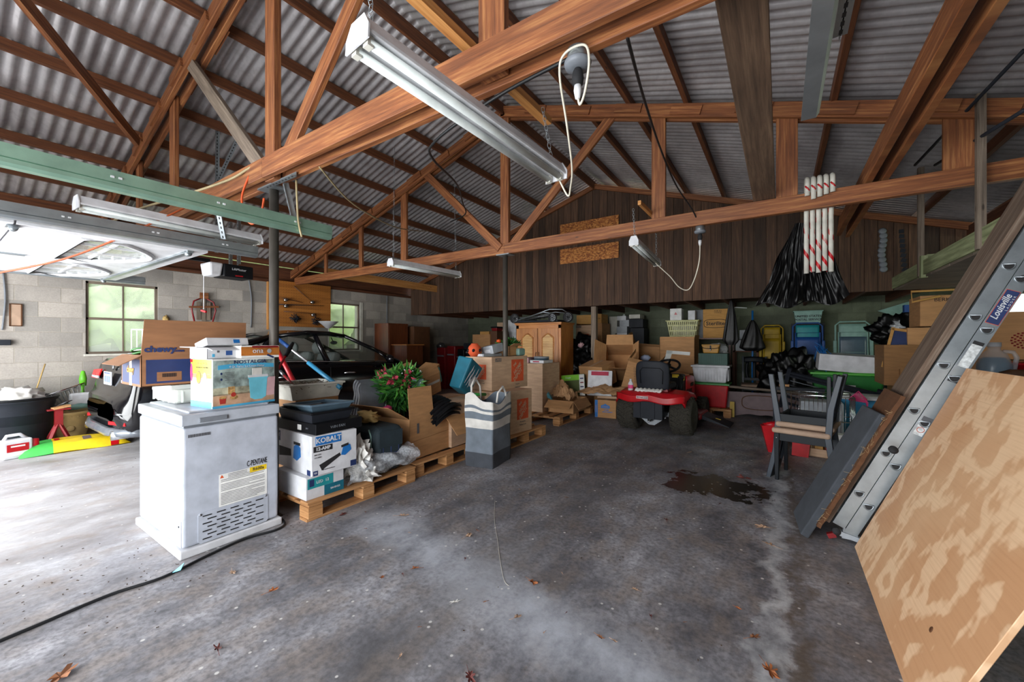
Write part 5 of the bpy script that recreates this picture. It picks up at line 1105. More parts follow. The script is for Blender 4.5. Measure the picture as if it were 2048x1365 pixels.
q = MB()
for k in range(26): q.blob((rng.uniform(-.2, .25), rng.uniform(-.24, .2), .2 + rng.uniform(-.1, .1)), (.008, .008, .008), 0, 1, 1)
q.build('white_berries', 'white', o)
q = MB(); q.box((.18, .06, .03), (.02, .12, .30), (0, 18, -20)); q.build('green_gift_box', 'mint', o); q = MB(); q.blob((.06, -.22, -.12), (.05, .05, .04), .2, 2, 2); q.build('pink_bow', 'pink', o)
# teal and pink gift bags
o = carton('teal gift box with brown lid leaning behind the wreath', (-3.70, 3.62, .72), (.2, .34, .22), mat='teal', tape=None, rot=(25, 5, 10), name='gift_box'); q = MB(); q.box((0, 0, .235), (.21, .35, .03)); q.build('lid', 'card_dark', o)
q = MB(); q.blob((-3.45, 3.32, .93), (.05, .07, .04), .15, 2, 3); tag(q.build('pink_pouch', 'pink', bevel=.004), 'small hot pink pouch between the wreath and the teal box', 'pouch')
# teal patterned cushion bag
o = thing('teal_gift_bag', 'teal and white patterned gift bag lying tilted on a moving box', 'bag', (-3.10, 3.52, .72), rot=(-28, 8, 6)); q = MB()
def gb(u, v): return ((u - .5) * .30, (v - .5) * .12 * (1.4 - .9 * abs(v - .5) * 0), 0)
q.box((0, 0, .19), (.2, .30, .38), None, 0, .8); q.build('bag_body', 'teal_dark', o, bevel=.02); q = MB(); rng = random.Random(8)
for k in range(9):
    y0 = -.10 + k * .023; z0 = rng.uniform(.05, .17); q.prism([(0, 0), (.007, .01), (.03, .10), (.022, .16), (.012, .1)], .001, ((.088 + .05 * z0, y0, z0), (0, 1, 0), (.053, 0, 1)))
q.build('white_pattern', 'white', o); q = MB(); q.prism([(-.03, -.03), (.05, -.04), (.02, .05), (-.01, .02), (-.05, .07)], .002, ((.107, .0, .12), (0, 1, 0), (0, 0, 1))); q.build('white_bow', 'white', o)
# moving boxes
def moving_box(label, loc, size, rz, title, logo_u=.7):
    o = carton(label, loc, size, rz, 'card_light', name='moving_box', cat='box', tapemat='card'); w_, d_, h_ = size
    for f_, la, uu in (('r', d_, logo_u), ('f', w_, .62)):
        lw = min(.26, la * .36); lh = lw * 1.12
        p, a, b, n, la_, lb_ = face_pt(f_, size, uu, .52); decal(o, f_, size, uu, .55, lw, lh, 'hdorange', name='printed_logo')
        for i, (s_, du, dv) in enumerate((('THE', -.22, .27), ('HOME', -.0, .08), ('DEPOT', .02, -.2))):
            q_ = p + a * (lw * du) + b * (lh * dv + h_ * .03) + n * .002; ca, sa = math.cos(R(42)), math.sin(R(42))
            letters(s_, lh * (.17, .30, .30)[i], 'card_light', o, q_, a * ca + b * sa, b * ca - a * sa * .6, bold=.0016, sx=.8)
        text(o, f_, size, uu, .55 - lh / h_ * .62, 'Moving Box', h_ * .045, 'print_grey'); text(o, f_, size, uu, .55 - lh / h_ * .76, 'shipping storage', h_ * .04, 'print_grey')
        decal(o, f_, size, .17, .91, .12 * len(title) / 5, .042, 'print_grey'); text(o, f_, size, .17, .91, title, .038, 'card_light', off=.003)
    return o
moving_box('extra large moving box at the floor of the stack beside the hamper', (-3.02, 4.22, PT), (.56, .64, .535), -6, 'X LARGE')
moving_box('large moving box on top of the stack beside the hamper', (-3.16, 4.36, PT + .537), (.46, .74, .42), -5, 'LARGE')
moving_box('moving box behind the hamper with the teal gift bag lying on it', (-3.22, 3.50, PT), (.50, .56, .50), 3, 'LARGE', .6)
q = MB(); q.tube([(-2.96, 3.6, .68), (-2.93, 3.8, .66)], [.016, .02], 8); tag(q.build('green_trowel', 'green'), 'green and white handled tool poking out beside the teal gift bag', 'tool')
q = MB(); q.box((-3.5, 4.4, .695), (.2, .5, .05)); tag(q.build('flat_box', 'card_dark'), 'dark flat box slid between the two stacked moving boxes', 'box') if False else None
zt = PT + .537 + .421
# objects on the top moving box
o = carton('flat silver printed box under the leaning silver box on the top moving box', (-3.22, 4.22, zt), (.2, .36, .035), mat='grey_light', tape=None, rz=-5, name='silver_box'); decal(o, 'f', (.2, .36, .035), .5, .5, .15, .025, 'white')
o = carton('shiny silver box tilted on the top moving box beside the orange vase', (-3.18, 4.30, zt + .04), (.2, .22, .11), mat='grey_light', tape=None, rot=(10, -8, -5), name='silver_box'); decal(o, 'f', (.2, .22, .11), .5, .4, .1, .04, 'white')
o = thing('orange_vase', 'round shiny orange-red openwork vase on the top moving box', 'vase', (-3.3, 4.05, zt)); q = MB(); q.lathe([(0, 0), (.05, 0), (.085, .05), (.09, .08), (.075, .13), (.045, .16), (.04, .17), (0, .16)], n=24); q.build('vase_body', 'hdorange', o); q = MB()
for k in range(6): a_ = k * math.pi / 3; q.blob((.083 * math.cos(a_), .083 * math.sin(a_), .08), (.02, .02, .022), .1, 2, 2)
q.build('dark_openings', 'black', o)
o = carton('open brown box of orange marigold flowers on the top moving box', (-3.1, 4.52, zt), (.2, .2, .13), mat='card', closed=False, tape=None, flaps=(('r', 120, .08), ('b', 120, .08)))
q = MB(); leaves(q, (-3.1, 4.55, zt + .14), 160, .14, .08, .014, 21, (1, 1.3, .5), True); tag(q.build('flower_leaves', 'leaf_green'), 'green foliage of the marigold bunch in the small box', 'foliage')
for k, (dx, dy, m_) in enumerate(((-.06, -.12, 'orange'), (0, -.05, 'orange'), (.03, .04, 'orange'), (-.03, .0, 'orange'), (.02, .2, 'yellow'), (-.03, .17, 'blue_flowers'))):
    q = MB(); q.blob((-3.1 + dx, 4.52 + dy, zt + .2 - .02 * (k > 3) * k * .5), (.035, .035, .025), .3, 5, 2, seed=k); tag(q.build('flower_head', m_), '%s flower head in the bunch on the top moving box' % ['leftmost orange marigold', 'rear orange marigold', 'front right orange marigold', 'middle orange marigold', 'yellow', 'pale blue'][k], 'flower', 'flowers on the moving box')
q = MB(); q.box((-3.05, 4.66, zt + .05), (.2, .16, .1)); tag(q.build('green_package', 'mint', bevel=.02), 'pale green plastic-wrapped package at the right end of the top moving box', 'package')
# ================================================================== HAMPER
o = thing('laundry_hamper', 'tall grey and white striped fabric laundry hamper on the floor', 'hamper', (-2.60, 3.43, 0), rz=8); w_, d_, H_ = .32, .42, .70
bands = [(0, .15, 'cloth_dark'), (.15, .40, 'cloth_grey'), (.40, .49, 'cloth_white'), (.49, .555, 'cloth_grey'), (.555, .585, 'cloth_white'), (.585, .61, 'cloth_grey'), (.61, .70, 'cloth_white')]
def ham(u, z, off=0):
    s_ = u * 4 % 4; k = int(s_); f_ = s_ - k; c_ = [(-1, -1), (1, -1), (1, 1), (-1, 1), (-1, -1)]; x = c_[k][0] * (1 - f_) + c_[k + 1][0] * f_; y = c_[k][1] * (1 - f_) + c_[k + 1][1] * f_
    sag = .012 * math.sin(u * 25 + z * 14) + .016 * math.sin(z * 9) * math.sin(u * 6.3 * 2); k2 = 1 + .04 * (z / H_) + sag * 2; zz = z + (.05 * math.sin(u * 6.28 * 2 + 1) + .02 * math.sin(u * 31)) * (z / H_) ** 6
    return (x * (w_ / 2 - off) * k2 * .98, y * (d_ / 2 - off) * k2 * .98, zz)
for z0, z1, m_ in bands: q = MB(); q.grid(lambda u, v: ham(u, z0 + (z1 - z0) * v), 64, 6); q.build('fabric_band', m_, o)
q = MB(); q.grid(lambda u, v: ham(u, .70 - .4 * v, .008), 64, 8); q.grid(lambda u, v: ((u - .5) * w_ * .9, (v - .5) * d_ * .9, .3), 2, 2); q.build('lining', 'cloth_grey', o)
for s_, nm in ((-1, 'a'), (1, 'b')): q = MB(); q.tube([(s_ * .15 + 0, -.10, .66), (s_ * .16, -.09, .76 + .06 * (s_ < 0)), (s_ * .17, 0, .82 + .08 * (s_ < 0)), (s_ * .16, .09, .74 + .06 * (s_ < 0)), (s_ * .15, .11, .6)], .011, 8); q.build('handle', 'cloth_white', o)
# ================================================================== TALL BROWN CARTON, WARDROBE
o = carton('tall plain brown carton standing right of the stacked moving boxes', (-3.50, 5.95, PT), (.62, .60, .79), mat='card_light', rz=0)
zb = PT + .791
o = carton('flat white printed box on the tall brown carton', (-3.34, 5.88, zb), (.26, .32, .05), mat='white', tape=None, rz=0, name='white_box'); decal(o, 'f', (.26, .32, .05), .45, .5, .12, .02, 'pink_print')
for k in range(2):
    o = thing('round_tin', '%s round pale blue tin stacked on the flat white box' % ('lower' if k == 0 else 'upper'), 'tin', (-3.34, 5.88, zb + .052 + k * .028), group='round tins'); q = MB(); q.lathe([(0, 0), (.125, 0), (.128, .02), (.13, .022), (.13, .026), (0, .026)], n=28); q.build('tin_body', 'tray_blue' if k == 0 else 'grey_light', o)
o = carton('pale pink package left of the round tins on the tall brown carton', (-3.62, 5.85, zb), (.26, .3, .09), mat='skin_pink', tape=None, name='package')
def armoire():
    x0, x1, y0, y1, H_ = -4.46, -3.45, 6.82, 7.36, 1.66
    o = thing('oak_armoire', 'golden oak wardrobe with two arched-panel doors behind the cartons', 'wardrobe', ((x0 + x1) / 2, (y0 + y1) / 2, 0)); w_, d_ = x1 - x0, y1 - y0
    q = MB(); q.box((0, .01, H_ / 2), (w_, d_ - .02, H_ - .03)); q.build('carcass', 'oak', o)
    q = MB(); q.box((0, -.01, H_ - .012), (w_ + .05, d_ + .05, .028)); q.box((0, -.005, H_ - .035), (w_ + .025, d_ + .025, .02)); q.build('cornice', 'oak', o, bevel=.004)
    q = MB(); yf = -d_ / 2
    for x in (-w_ / 2 + .03, w_ / 2 - .03): q.box((x, yf + .008, H_ / 2), (.06, .02, H_ - .05))
    q.box((0, yf + .008, H_ - .08), (w_, .02, .07)); q.build('face_frame', 'oak', o, bevel=.002, seg=1)
    for s_ in (-1, 1):
        cx = s_ * (w_ / 4 - .022); dw = w_ / 2 - .055; z0, z1 = .25, H_ - .11
        q = MB(); q.box((cx, yf - .004, (z0 + z1) / 2), (dw, .02, z1 - z0)); dr = q.build('door', 'oak', o, bevel=.004)
        pw = dw * .5; pts = [(-pw / 2, z0 + .08), (pw / 2, z0 + .08), (pw / 2, z1 - .19)] + [(pw / 2 - pw * k / 12, z1 - .19 + .07 * math.sin(math.pi * k / 12) ** 1.5) for k in range(1, 12)] + [(-pw / 2, z1 - .19)]
        q = MB(); q.prism(pts, .012, ((cx, yf - .014, 0), (1, 0, 0), (0, 0, 1))); q.build('raised_panel', 'oak_panel', dr, bevel=.005)
        q = MB(); q.tube([(cx + a_, yf - .016, b_) for a_, b_ in [(x * 1.1, z + (.012 if z > 1 else -.01)) for x, z in pts]], .012, 6, closed=True); q.build('moulding', 'oak', dr)
        q = MB(); q.tube([(s_ * .035, yf - .016, .95), (s_ * .04 , yf - .045, .98), (s_ * .035, yf - .045, 1.05), (s_ * .03, yf - .016, 1.08)], .006, 6); q.build('pull_handle', 'seatlike_brown', dr)
armoire()
# folding wheeled cart on top
o = thing('folded_push_cart', 'folded metal push cart with black wheels lying on the wardrobe', 'cart', (-3.95, 7.02, 1.662))
q = MB(); q.tube([(-.55, -.1, .10), (-.3, -.1, .12), (.2, -.1, .26), (.45, -.05, .25), (.5, .15, .18), (.2, .15, .22), (-.5, .12, .1)], .012, 8); q.tube([(-.5, -.18, .06), (.1, -.18, .2), (.28, -.18, .18)], .011, 6); q.build('handle_frame', 'galv', o)
q = MB()
for k in range(9): q.tube([(-.4, -.2 + k * .045, .05 + .003 * k), (.3, -.2 + k * .045, .16)], .005, 4)
for k in range(7): q.tube([(-.35 + k * .1, -.22, .05 + k * .015), (-.35 + k * .1, .18, .06 + k * .015)], .005, 4)
q.build('wire_rack', 'steel', o); q = MB(); q.box((-.05, 0, .03), (.95, .4, .04)); q.build('folded_canvas', 'charcoal', o, bevel=.015)
for x, y, r_, m_ in ((-.58, -.16, .10, 'black'), (.33, -.22, .085, 'cyan_bucket'), (.55, .0, .1, 'black')):
    q = MB(); q.lathe([(.0, -.012), (r_ * .7, -.014), (r_, -.014), (r_, .014), (r_ * .7, .014), (0, .012)], (x, y, r_), 24, rot=(90, 0, 12)); wh = q.build('wheel', 'black_rubber', o)
    q = MB()
    for k in range(9): a_ = k * 2 * math.pi / 9; q.tube([(x + .2 * r_ * math.cos(a_), y - .016, r_ + .2 * r_ * math.sin(a_)), (x + .72 * r_ * math.cos(a_), y - .016, r_ + .72 * r_ * math.sin(a_))], .006, 5)
    q.tube([(x + .74 * r_ * math.cos(a_), y - .015, r_ + .74 * r_ * math.sin(a_)) for a_ in [k * math.pi / 12 for k in range(24)]], .006, 5, closed=True); q.build('spokes', 'steel' if m_ == 'black' else 'grey_light', wh)
# ================================================================== BACK OF THE ROOM
def fbox(px0, px1, py0, py1, Y, dep, z0=None):
    """front face between two photo columns at depth Y -> (base centre, size)"""
    a = PY(px0, py0, Y); b = PY(px1, py1, Y); zt = PY((px0 + px1) / 2, py0, Y).z; zb = PY((px0 + px1) / 2, py1, Y).z if z0 is None else z0
    return ((a.x + b.x) / 2, Y + dep / 2, zb), (abs(b.x - a.x), dep, zt - zb)
def fcarton(label, px0, px1, py0, py1, Y, dep, mat='card', z0=None, rz=0, **k):
    loc, s_ = fbox(px0, px1, py0, py1, Y, dep, z0); return carton(label, loc, s_, rz, mat, **k), s_
# shelving along the back wall to carry things
def shelf_unit(label, x0, x1, y0, y1, zs, mat='walnut', posts=True):
    o = thing('storage_shelf', label, 'shelf', ((x0 + x1) / 2, (y0 + y1) / 2, 0)); w_, d_ = x1 - x0, y1 - y0
    for z in zs: q = MB(); q.box((0, 0, z - .012), (w_, d_, .024)); q.build('shelf_board', mat, o)
    for sx in (-1, 1):
        for sy in (-1, 1): q = MB(); q.box((sx * (w_ / 2 - .02), sy * (d_ / 2 - .02), zs[-1] / 2), (.04, .04, zs[-1])); q.build('upright', mat, o)
    return o
shelf_unit('dark wooden shelf against the back wall behind the wardrobe, left end', -6.75, -3.6, 9.0, 9.7, (.25, .7, 1.1), 'walnut')
shelf_unit('dark wooden shelf against the back wall behind the mower heap', -3.5, -2.1, 9.0, 9.7, (.25, .72, 1.18), 'timber_dark')
shelf_unit('brown shelf by the back wall carrying the laundry basket', -2.06, -.8, 8.88, 9.65, (.3, .8, 1.36), 'walnut')
# far left corner: dim things
o, s_ = fcarton('tall brown carton standing in the dim corner left of the wardrobe', 945, 980, 669, 720, 8.3, .5, 'card', z0=0)
o, s_ = fcarton('dark red-brown cabinet beside the tall brown carton in the corner', 980, 994, 662, 720, 8.35, .5, 'seatlike_brown', z0=0, tape=None)
fcarton('small tan box on top of the tall brown carton in the corner', 960, 978, 663, 669, 8.35, .3, 'card_yellow', tape=None)
o = tub('red-lidded tool chest on the corner cabinet left of the steel post', fbox(981, 994, 652, 662, 8.4, .3)[0], (.2, .3, .11), 'red_dark', 'black', name='tool_box', cat='tool box')
fcarton('brown carton with a red mark high behind the steel post', 994, 1009, 645, 671, 9.1, .5, 'card_light', z0=1.101 + .0)
fcarton('white carton with small black prints left of the wardrobe', 1016, 1032, 640, 672, 9.1, .45, 'white', z0=1.101 + .0, tape=None)
fcarton('deep blue carton below the white carton left of the wardrobe', 1015, 1036, 676, 695, 9.1, .45, 'blue_deep', z0=.701, tape=None)
q = MB(); q.tube([PY(915 + 12 * math.cos(a_), 645 + 11 * math.sin(a_), 9.7) for a_ in [k * math.pi / 9 for k in range(18)]], .008, 5, closed=True); tag(q.build('cord_hoop', 'seatlike_brown'), 'loose loop of cable hanging on the back wall under the loft', 'cable')
for k, (px0, px1, py0, m_, lb) in enumerate(((873, 890, 695, 'red_dark', 'dim red machine hood beside the wreath in the dark corner'), (893, 910, 692, 'red_dark', 'second dim red snow blower part in the dark corner'), (912, 928, 698, 'black', 'black bin in the dark corner behind the teal bag'), (926, 945, 686, 'charcoal', 'dark cabinet with pale top edge in the corner'))):
    loc, s_ = fbox(px0, px1, py0, 740, 7.9 + .1 * k, .5, 0); o = thing('stored_machine', lb, 'machine', loc); q = MB(); q.box((0, 0, s_[2] * .5), (s_[0], .5, s_[2]), None, 0, .9); q.build('housing', m_, o, bevel=.03); q = MB(); q.box((0, -.26, s_[2] * .8), (s_[0] * .7, .03, .04)); q.build('front_bar', 'grey', o)
q = MB(); q.blob(PY(882, 692, 8.1), (.12, .12, .1), .1, 2, 3); tag(q.build('silver_dome', 'steel'), 'shiny silver dome lamp in the dark corner above the wreath', 'lamp')
# behind the wardrobe, right side
o = moving_box('tall moving box with red logo just right of the wardrobe', fbox(1152, 1184, 648, 679, 8.2, .5, 1.02)[0], fbox(1152, 1184, 648, 679, 8.2, .5, 1.02)[1], 0, 'LARGE', .7)
fcarton('yellowish carton on top of the moving box right of the wardrobe', 1153, 1183, 630, 647, 8.2, .45, 'card_yellow', z0=1.34 + .305)
fcarton('plain carton carrying the moving box right of the wardrobe', 1150, 1184, 708, 800, 8.15, .6, 'card_dark', z0=0)
o, s_ = fcarton('yellow carton with black handwriting right of the loft post', 1188, 1203, 628, 646, 8.5, .4, 'card_yellow', z0=1.585); text(o, 'f', s_, .55, .7, 'Xmas', .05, 'print_black')
fcarton('plain carton under the yellow handwritten carton right of the loft post', 1188, 1204, 646, 690, 8.45, .5, 'card', z0=0)
q = MB(); q.blob(PY(1168, 700, 7.75) , (.28, .22, .3), .3, 2.5, 4); q.blob(PY(1170, 735, 7.6), (.32, .25, .3), .3, 2.5, 4, seed=2); tag(q.build('black_bag_heap', 'bag_black'), 'black bags slumped right beside the oak wardrobe', 'bag')
q = MB(); q.blob(PY(1162, 690, 7.5), (.06, .05, .05), .2, 2, 3); tag(q.build('pink_cloth', 'skin_pink'), 'dull pink cloth poking out of the black bags', 'cloth')
bs = [(1218, 1234, 633, 668, 'offwhite', 'tall pale carton at the back wall under the joists', 1.181), (1234, 1252, 632, 641, 'white', 'small white box high on the back shelf', 1.70), (1239, 1258, 640, 653, 'grey_light', 'grey-white box at the top of the small stack by the back wall', 1.535), (1233, 1254, 653, 666, 'grey_light', 'wider grey-white box in the middle of the small stack', 1.37), (1230, 1254, 666, 676, 'white', 'printed white box at the bottom of the small stack', 1.23), (1258, 1280, 629, 637, 'offwhite', 'long pale box lying on the dark microwave', 1.745), (1259, 1286, 638, 655, 'charcoal', 'dark picture-box beside the small white stack', 1.52), (1261, 1288, 656, 676, 'charcoal', 'dark boxed coffee machine on the back shelf', 1.21)]
for x0, x1, y0, y1, m_, lb, z0 in bs: fcarton(lb, x0, x1, y0, y1, 9.15, .35, m_, tape=None, z0=None if z0 > 1.3 else 1.181, name='stored_box')
q = MB(); q.lathe([(0, 0), (.04, 0), (.03, .04), (.05, .09), (.02, .14), (0, .15)], PY(1248, 640, 9.3) - Vector((0, 0, .01)), 14); tag(q.build('glass_jar', 'clear_plastic'), 'small glass jar standing on the white box stack', 'jar')
# heap of open cartons
o = carton('brown carton lying with its open flaps folded forward, top of the heap', (-2.62, 7.75, .78), (.50, .55, .45), 0, 'card', closed=False, flaps=(('r', 150, .2), ('l', 140, .3), ('f', 165, .30), ('b', 100, .2)), rot=(62, 0, 16))
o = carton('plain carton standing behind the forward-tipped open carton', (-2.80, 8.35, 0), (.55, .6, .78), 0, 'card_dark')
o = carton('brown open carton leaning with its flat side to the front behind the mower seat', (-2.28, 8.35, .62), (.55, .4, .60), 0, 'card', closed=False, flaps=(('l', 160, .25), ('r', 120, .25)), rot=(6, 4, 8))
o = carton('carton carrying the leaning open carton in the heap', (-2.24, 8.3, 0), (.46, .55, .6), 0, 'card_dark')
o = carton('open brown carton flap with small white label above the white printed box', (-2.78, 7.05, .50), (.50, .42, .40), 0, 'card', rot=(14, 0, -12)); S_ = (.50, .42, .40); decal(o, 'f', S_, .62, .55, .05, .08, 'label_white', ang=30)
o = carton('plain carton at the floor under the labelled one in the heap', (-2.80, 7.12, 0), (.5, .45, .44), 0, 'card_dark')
o = carton('white printed carton with dark red band leaning in the heap', (-2.62, 6.66, .34), (.42, .10, .44), 0, 'white', tape=None, rot=(-14, 0, 12)); S_ = (.46, .12, .46); decal(o, 'f', S_, .5, .84, .3, .07, 'pink_print'); decal(o, 'f', S_, .5, .35, .30, .002, 'pink_print')
o = carton('slanting brown carton with dark vertical lettering behind the mower', (-2.12, 6.95, .34), (.46, .3, .62), 0, 'card', closed=False, flaps=(('l', 200, .2), ('r', 150, .22), ('f', 40, .1)), rot=(-16, 14, 14)); S_ = (.46, .3, .62)
for k in range(6): text(o, 'f', S_, .30 + .03 * k, .72 - .07 * k, '|||', .05, 'print_black', ang=90)
text(o, 'f', S_, .4, .93, 'HANDLE WITH CARE', .04, 'print_black')
o = carton('wide low carton with torn edge on the floor before the slanting one', (-2.28, 6.92, 0), (.85, .35, .34), 10, 'card_light')
o = carton('lime green and white printed box leaning in the heap beside the wardrobe', (-3.05, 6.55, .28), (.42, .12, .42), 0, 'olive_box', tape=None, rot=(-18, -6, 14)); S_ = (.42, .12, .42); decal(o, 'f', S_, .45, .86, .38, .10, 'lime'); decal(o, 'l', S_, .5, .5, .11, .4, 'lime'); decal(o, 'f', S_, .88, .5, .09, .4, 'label_white', t=.002); text(o, 'f', S_, .3, .86, 'fresh', .05, 'white', off=.003)
for k in range(3): decal(o, 'f', S_, .88, .8 - k * .18, .06, .02, 'red_dark' if k == 1 else 'navy', t=.003)
o = carton('low dark carton hidden under the lime green box', (-3.05, 6.62, PT), (.5, .4, .2), 0, 'card_dark')
def crumple(label, loc, size, mat, seed, name='crumpled_paper', cat='paper', amp=.05, n=26):
    def fn(u, v): x, y = (u - .5) * size[0], (v - .5) * size[1]; return (loc[0] + x, loc[1] + y, loc[2] + size[2] * (1 - (2 * u - 1) ** 2 * .8) * (1 - (2 * v - 1) ** 2 * .8) + amp * noise.noise((u * 6 + seed, v * 6, seed)) + amp * .6 * noise.noise((u * 15, v * 15 + seed, 0)))
    q = MB(); q.grid(fn, n, n, smooth=False); return tag(q.build(name, mat, solid=.003), label, cat)
crumple('long sheets of crumpled brown packing paper draped over the boxes left of the mower', (-2.45, 6.62, .40), (1.0, .6, .12), 'paper_brown', 3)
crumple('peak of crumpled brown paper rising from the low open carton', (-3.06, 6.1, .34), (.45, .35, .22), 'paper_brown', 5, amp=.1)
o = carton('low open brown carton with hanging front flap on the pallet edge', (-2.96, 6.1, PT), (.44, .62, .20), 4, 'card', closed=False, flaps=(('r', 35, .16), ('f', 60, .2), ('l', 120, .15)))
q = MB(); q.box((-3.22, 5.93, .40), (.05, .24, .18), (25, -25, 20)); tag(q.build('magazine', 'cyan_bucket'), 'pale blue magazine sticking up from the low open carton', 'magazine')
o = carton('small torn brown box beside the low open carton at the pallet end', (-2.92, 6.62, PT), (.24, .2, .15), 10, 'card_light')
pallet('weathered wooden pallet beyond the low open carton', -2.5, 6.8, 1.2, .9, group='pallets along the centre row') if False else None
# home improvement box
o = carton('orange-brown carton with blue house logo on the floor left of the mower wheel', (-2.47, 6.66, 0), (.36, .34, .30), 6, 'card'); S_ = (.36, .34, .30)
decal(o, 'f', S_, .07, .5, .05, .29, 'blue'); text(o, 'f', S_, .07, .5, "LOWE'S", .035, 'card', ang=90, off=.003)
decal(o, 'f', S_, .5, .66, .15, .075, 'blue', poly=[(-.5, -.5), (.5, -.5), (.5, .1), (.2, .3), (.0, .55), (-.2, .3), (-.5, .1)]); text(o, 'f', S_, .5, .62, "LOWE'S", .032, 'card', off=.003); text(o, 'f', S_, .55, .44, 'HOME', .03, 'blue', bold=.0008); text(o, 'f', S_, .6, .33, 'IMPROVEMENT', .026, 'blue', bold=.0008)
# big carton above mower
o = carton('big upright brown carton with shiny tape behind the steering wheel', (-1.62, 8.25, .70), (.62, .5, .66), 0, 'card', closed=False, flaps=(('f', 182, .02), ('r', 170, .05))); S_ = (.62, .5, .66)
q = MB(); p, a, b, n, la, lb_ = face_pt('f', S_, .45, .55, .002); q.prism([(-.16, 0), (.26, -.03), (.27, .03), (-.15, .06)], .001, (p, a, b)); q.prism([(-.2, -.14), (-.1, -.16), (-.04, .05), (-.14, .06)], .001, (p, a, b)); q.build('shiny_tape', 'clear_plastic', o)
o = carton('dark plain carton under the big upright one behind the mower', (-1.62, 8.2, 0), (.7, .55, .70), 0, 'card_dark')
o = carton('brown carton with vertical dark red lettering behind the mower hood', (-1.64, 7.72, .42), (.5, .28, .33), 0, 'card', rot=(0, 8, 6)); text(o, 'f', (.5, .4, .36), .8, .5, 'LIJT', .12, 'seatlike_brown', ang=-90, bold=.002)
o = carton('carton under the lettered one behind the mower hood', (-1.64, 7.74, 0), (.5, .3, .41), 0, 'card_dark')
q = MB(); q.blob(PY(1291, 716, 7.6), (.09, .07, .06), .1, 2, 3); tag(q.build('pale_ball', 'blue_flowers'), 'pale blue-white ball showing above the mower seat', 'ball')
q = MB(); q.tube([PY(1222, 735, 7.8), PY(1240, 715, 8.0), PY(1262, 668, 8.0)], .012, 6); tag(q.build('wooden_dowel', 'walnut'), 'thin brown stick slanting up between the open cartons', 'stick')
# laundry basket
loc, s_ = fbox(1333, 1396, 641, 668, 8.95, .45, 1.361); o = thing('laundry_basket', 'pale yellow plastic laundry basket on the brown shelf', 'basket', loc); w_, d_, h_ = s_[0], .42, s_[2]
q = MB(); rng = random.Random(1)
def slot_wall(A_, B_, a0, b0):   # lattice wall from top edge A-B to bottom a0-b0
    A_, B_, a0, b0 = map(Vector, (A_, B_, a0, b0)); n = 15
    def P_(u, v): return (a0.lerp(b0, u)).lerp(A_.lerp(B_, u), v)
    for v0, v1 in ((0, .16), (.38, .46), (.68, .76), (.93, 1)): q.add([P_(0, v0), P_(1, v0), P_(1, v1), P_(0, v1)], [(0, 1, 2, 3)])
    for v0, v1 in ((.16, .38), (.46, .68), (.76, .93)):
        for k in range(n): u0 = k / n; q.add([P_(u0, v0), P_(u0 + .55 / n, v0), P_(u0 + .55 / n, v1), P_(u0, v1)], [(0, 1, 2, 3)])
tp = [(-w_ / 2, -d_ / 2, h_), (w_ / 2, -d_ / 2, h_), (w_ / 2, d_ / 2, h_), (-w_ / 2, d_ / 2, h_)]; bt = [(x * .8, y * .8, 0) for x, y, z in tp]
for k in range(4): slot_wall(tp[k], tp[(k + 1) % 4], bt[k], bt[(k + 1) % 4])
q.box((0, 0, .004), (w_ * .8, d_ * .8, .008)); q.build('basket_body', 'yellow_pale', o, solid=.006); q = MB()
for x0, y0, a_, b_ in ((0, -1, w_ + .05, .03), (0, 1, w_ + .05, .03)): q.box((0, y0 * d_ / 2, h_), (a_, b_, .02))
for x0 in (-1, 1): q.box((x0 * w_ / 2, 0, h_), (.03, d_ + .05, .02))
q.build('rim', 'yellow_pale', o, bevel=.006)
q = MB(); q.box((-1.7, 9.16, 1.52), (.44, .26, .28)); tag(q.build('folded_linens', 'cloth_white', bevel=.04), 'folded pale linens inside the laundry basket', 'linens')
o, s_ = fcarton('small white gift carton with red triangle print on the laundry basket', 1340, 1363, 617, 637, 9.05, .2, 'label_white', tape=None, z0=1.70); decal(o, 'f', s_, .5, .65, .06, .06, 'red', poly=[(-.5, -.5), (.5, -.5), (0, .5)])
fcarton('plain white block beside the gift carton on the laundry basket', 1376, 1390, 621, 638, 9.05, .2, 'white', tape=None, z0=1.70)
fcarton('grey box behind the white block at the back wall', 1390, 1406, 620, 640, 9.3, .25, 'grey', tape=None, z0=1.361)
o, s_ = fcarton('large tan carton with oval black printed logo under the loft', 1406, 1456, 618, 665, 9.1, .4, 'card_yellow', z0=1.361); q = MB(); p, a, b, n, la, lb_ = face_pt('f', s_, .50, .5, .003)
q.tube([p + a * (.21 * math.copysign(abs(math.cos(t_)) ** .5, math.cos(t_))) + b * (.085 * math.copysign(abs(math.sin(t_)) ** .6, math.sin(t_))) for t_ in [k * math.pi / 20 for k in range(40)]], .005, 4, closed=True); q.build('oval_frame', 'print_black', o)
text(o, 'f', s_, .5, .5, 'Sterilite', .11, 'print_black', bold=.002); text(o, 'f', s_, .6, .93, 'FOR 4.0', .04, 'print_black'); text(o, 'f', s_, .6, .87, 'STORAGE', .03, 'print_black')
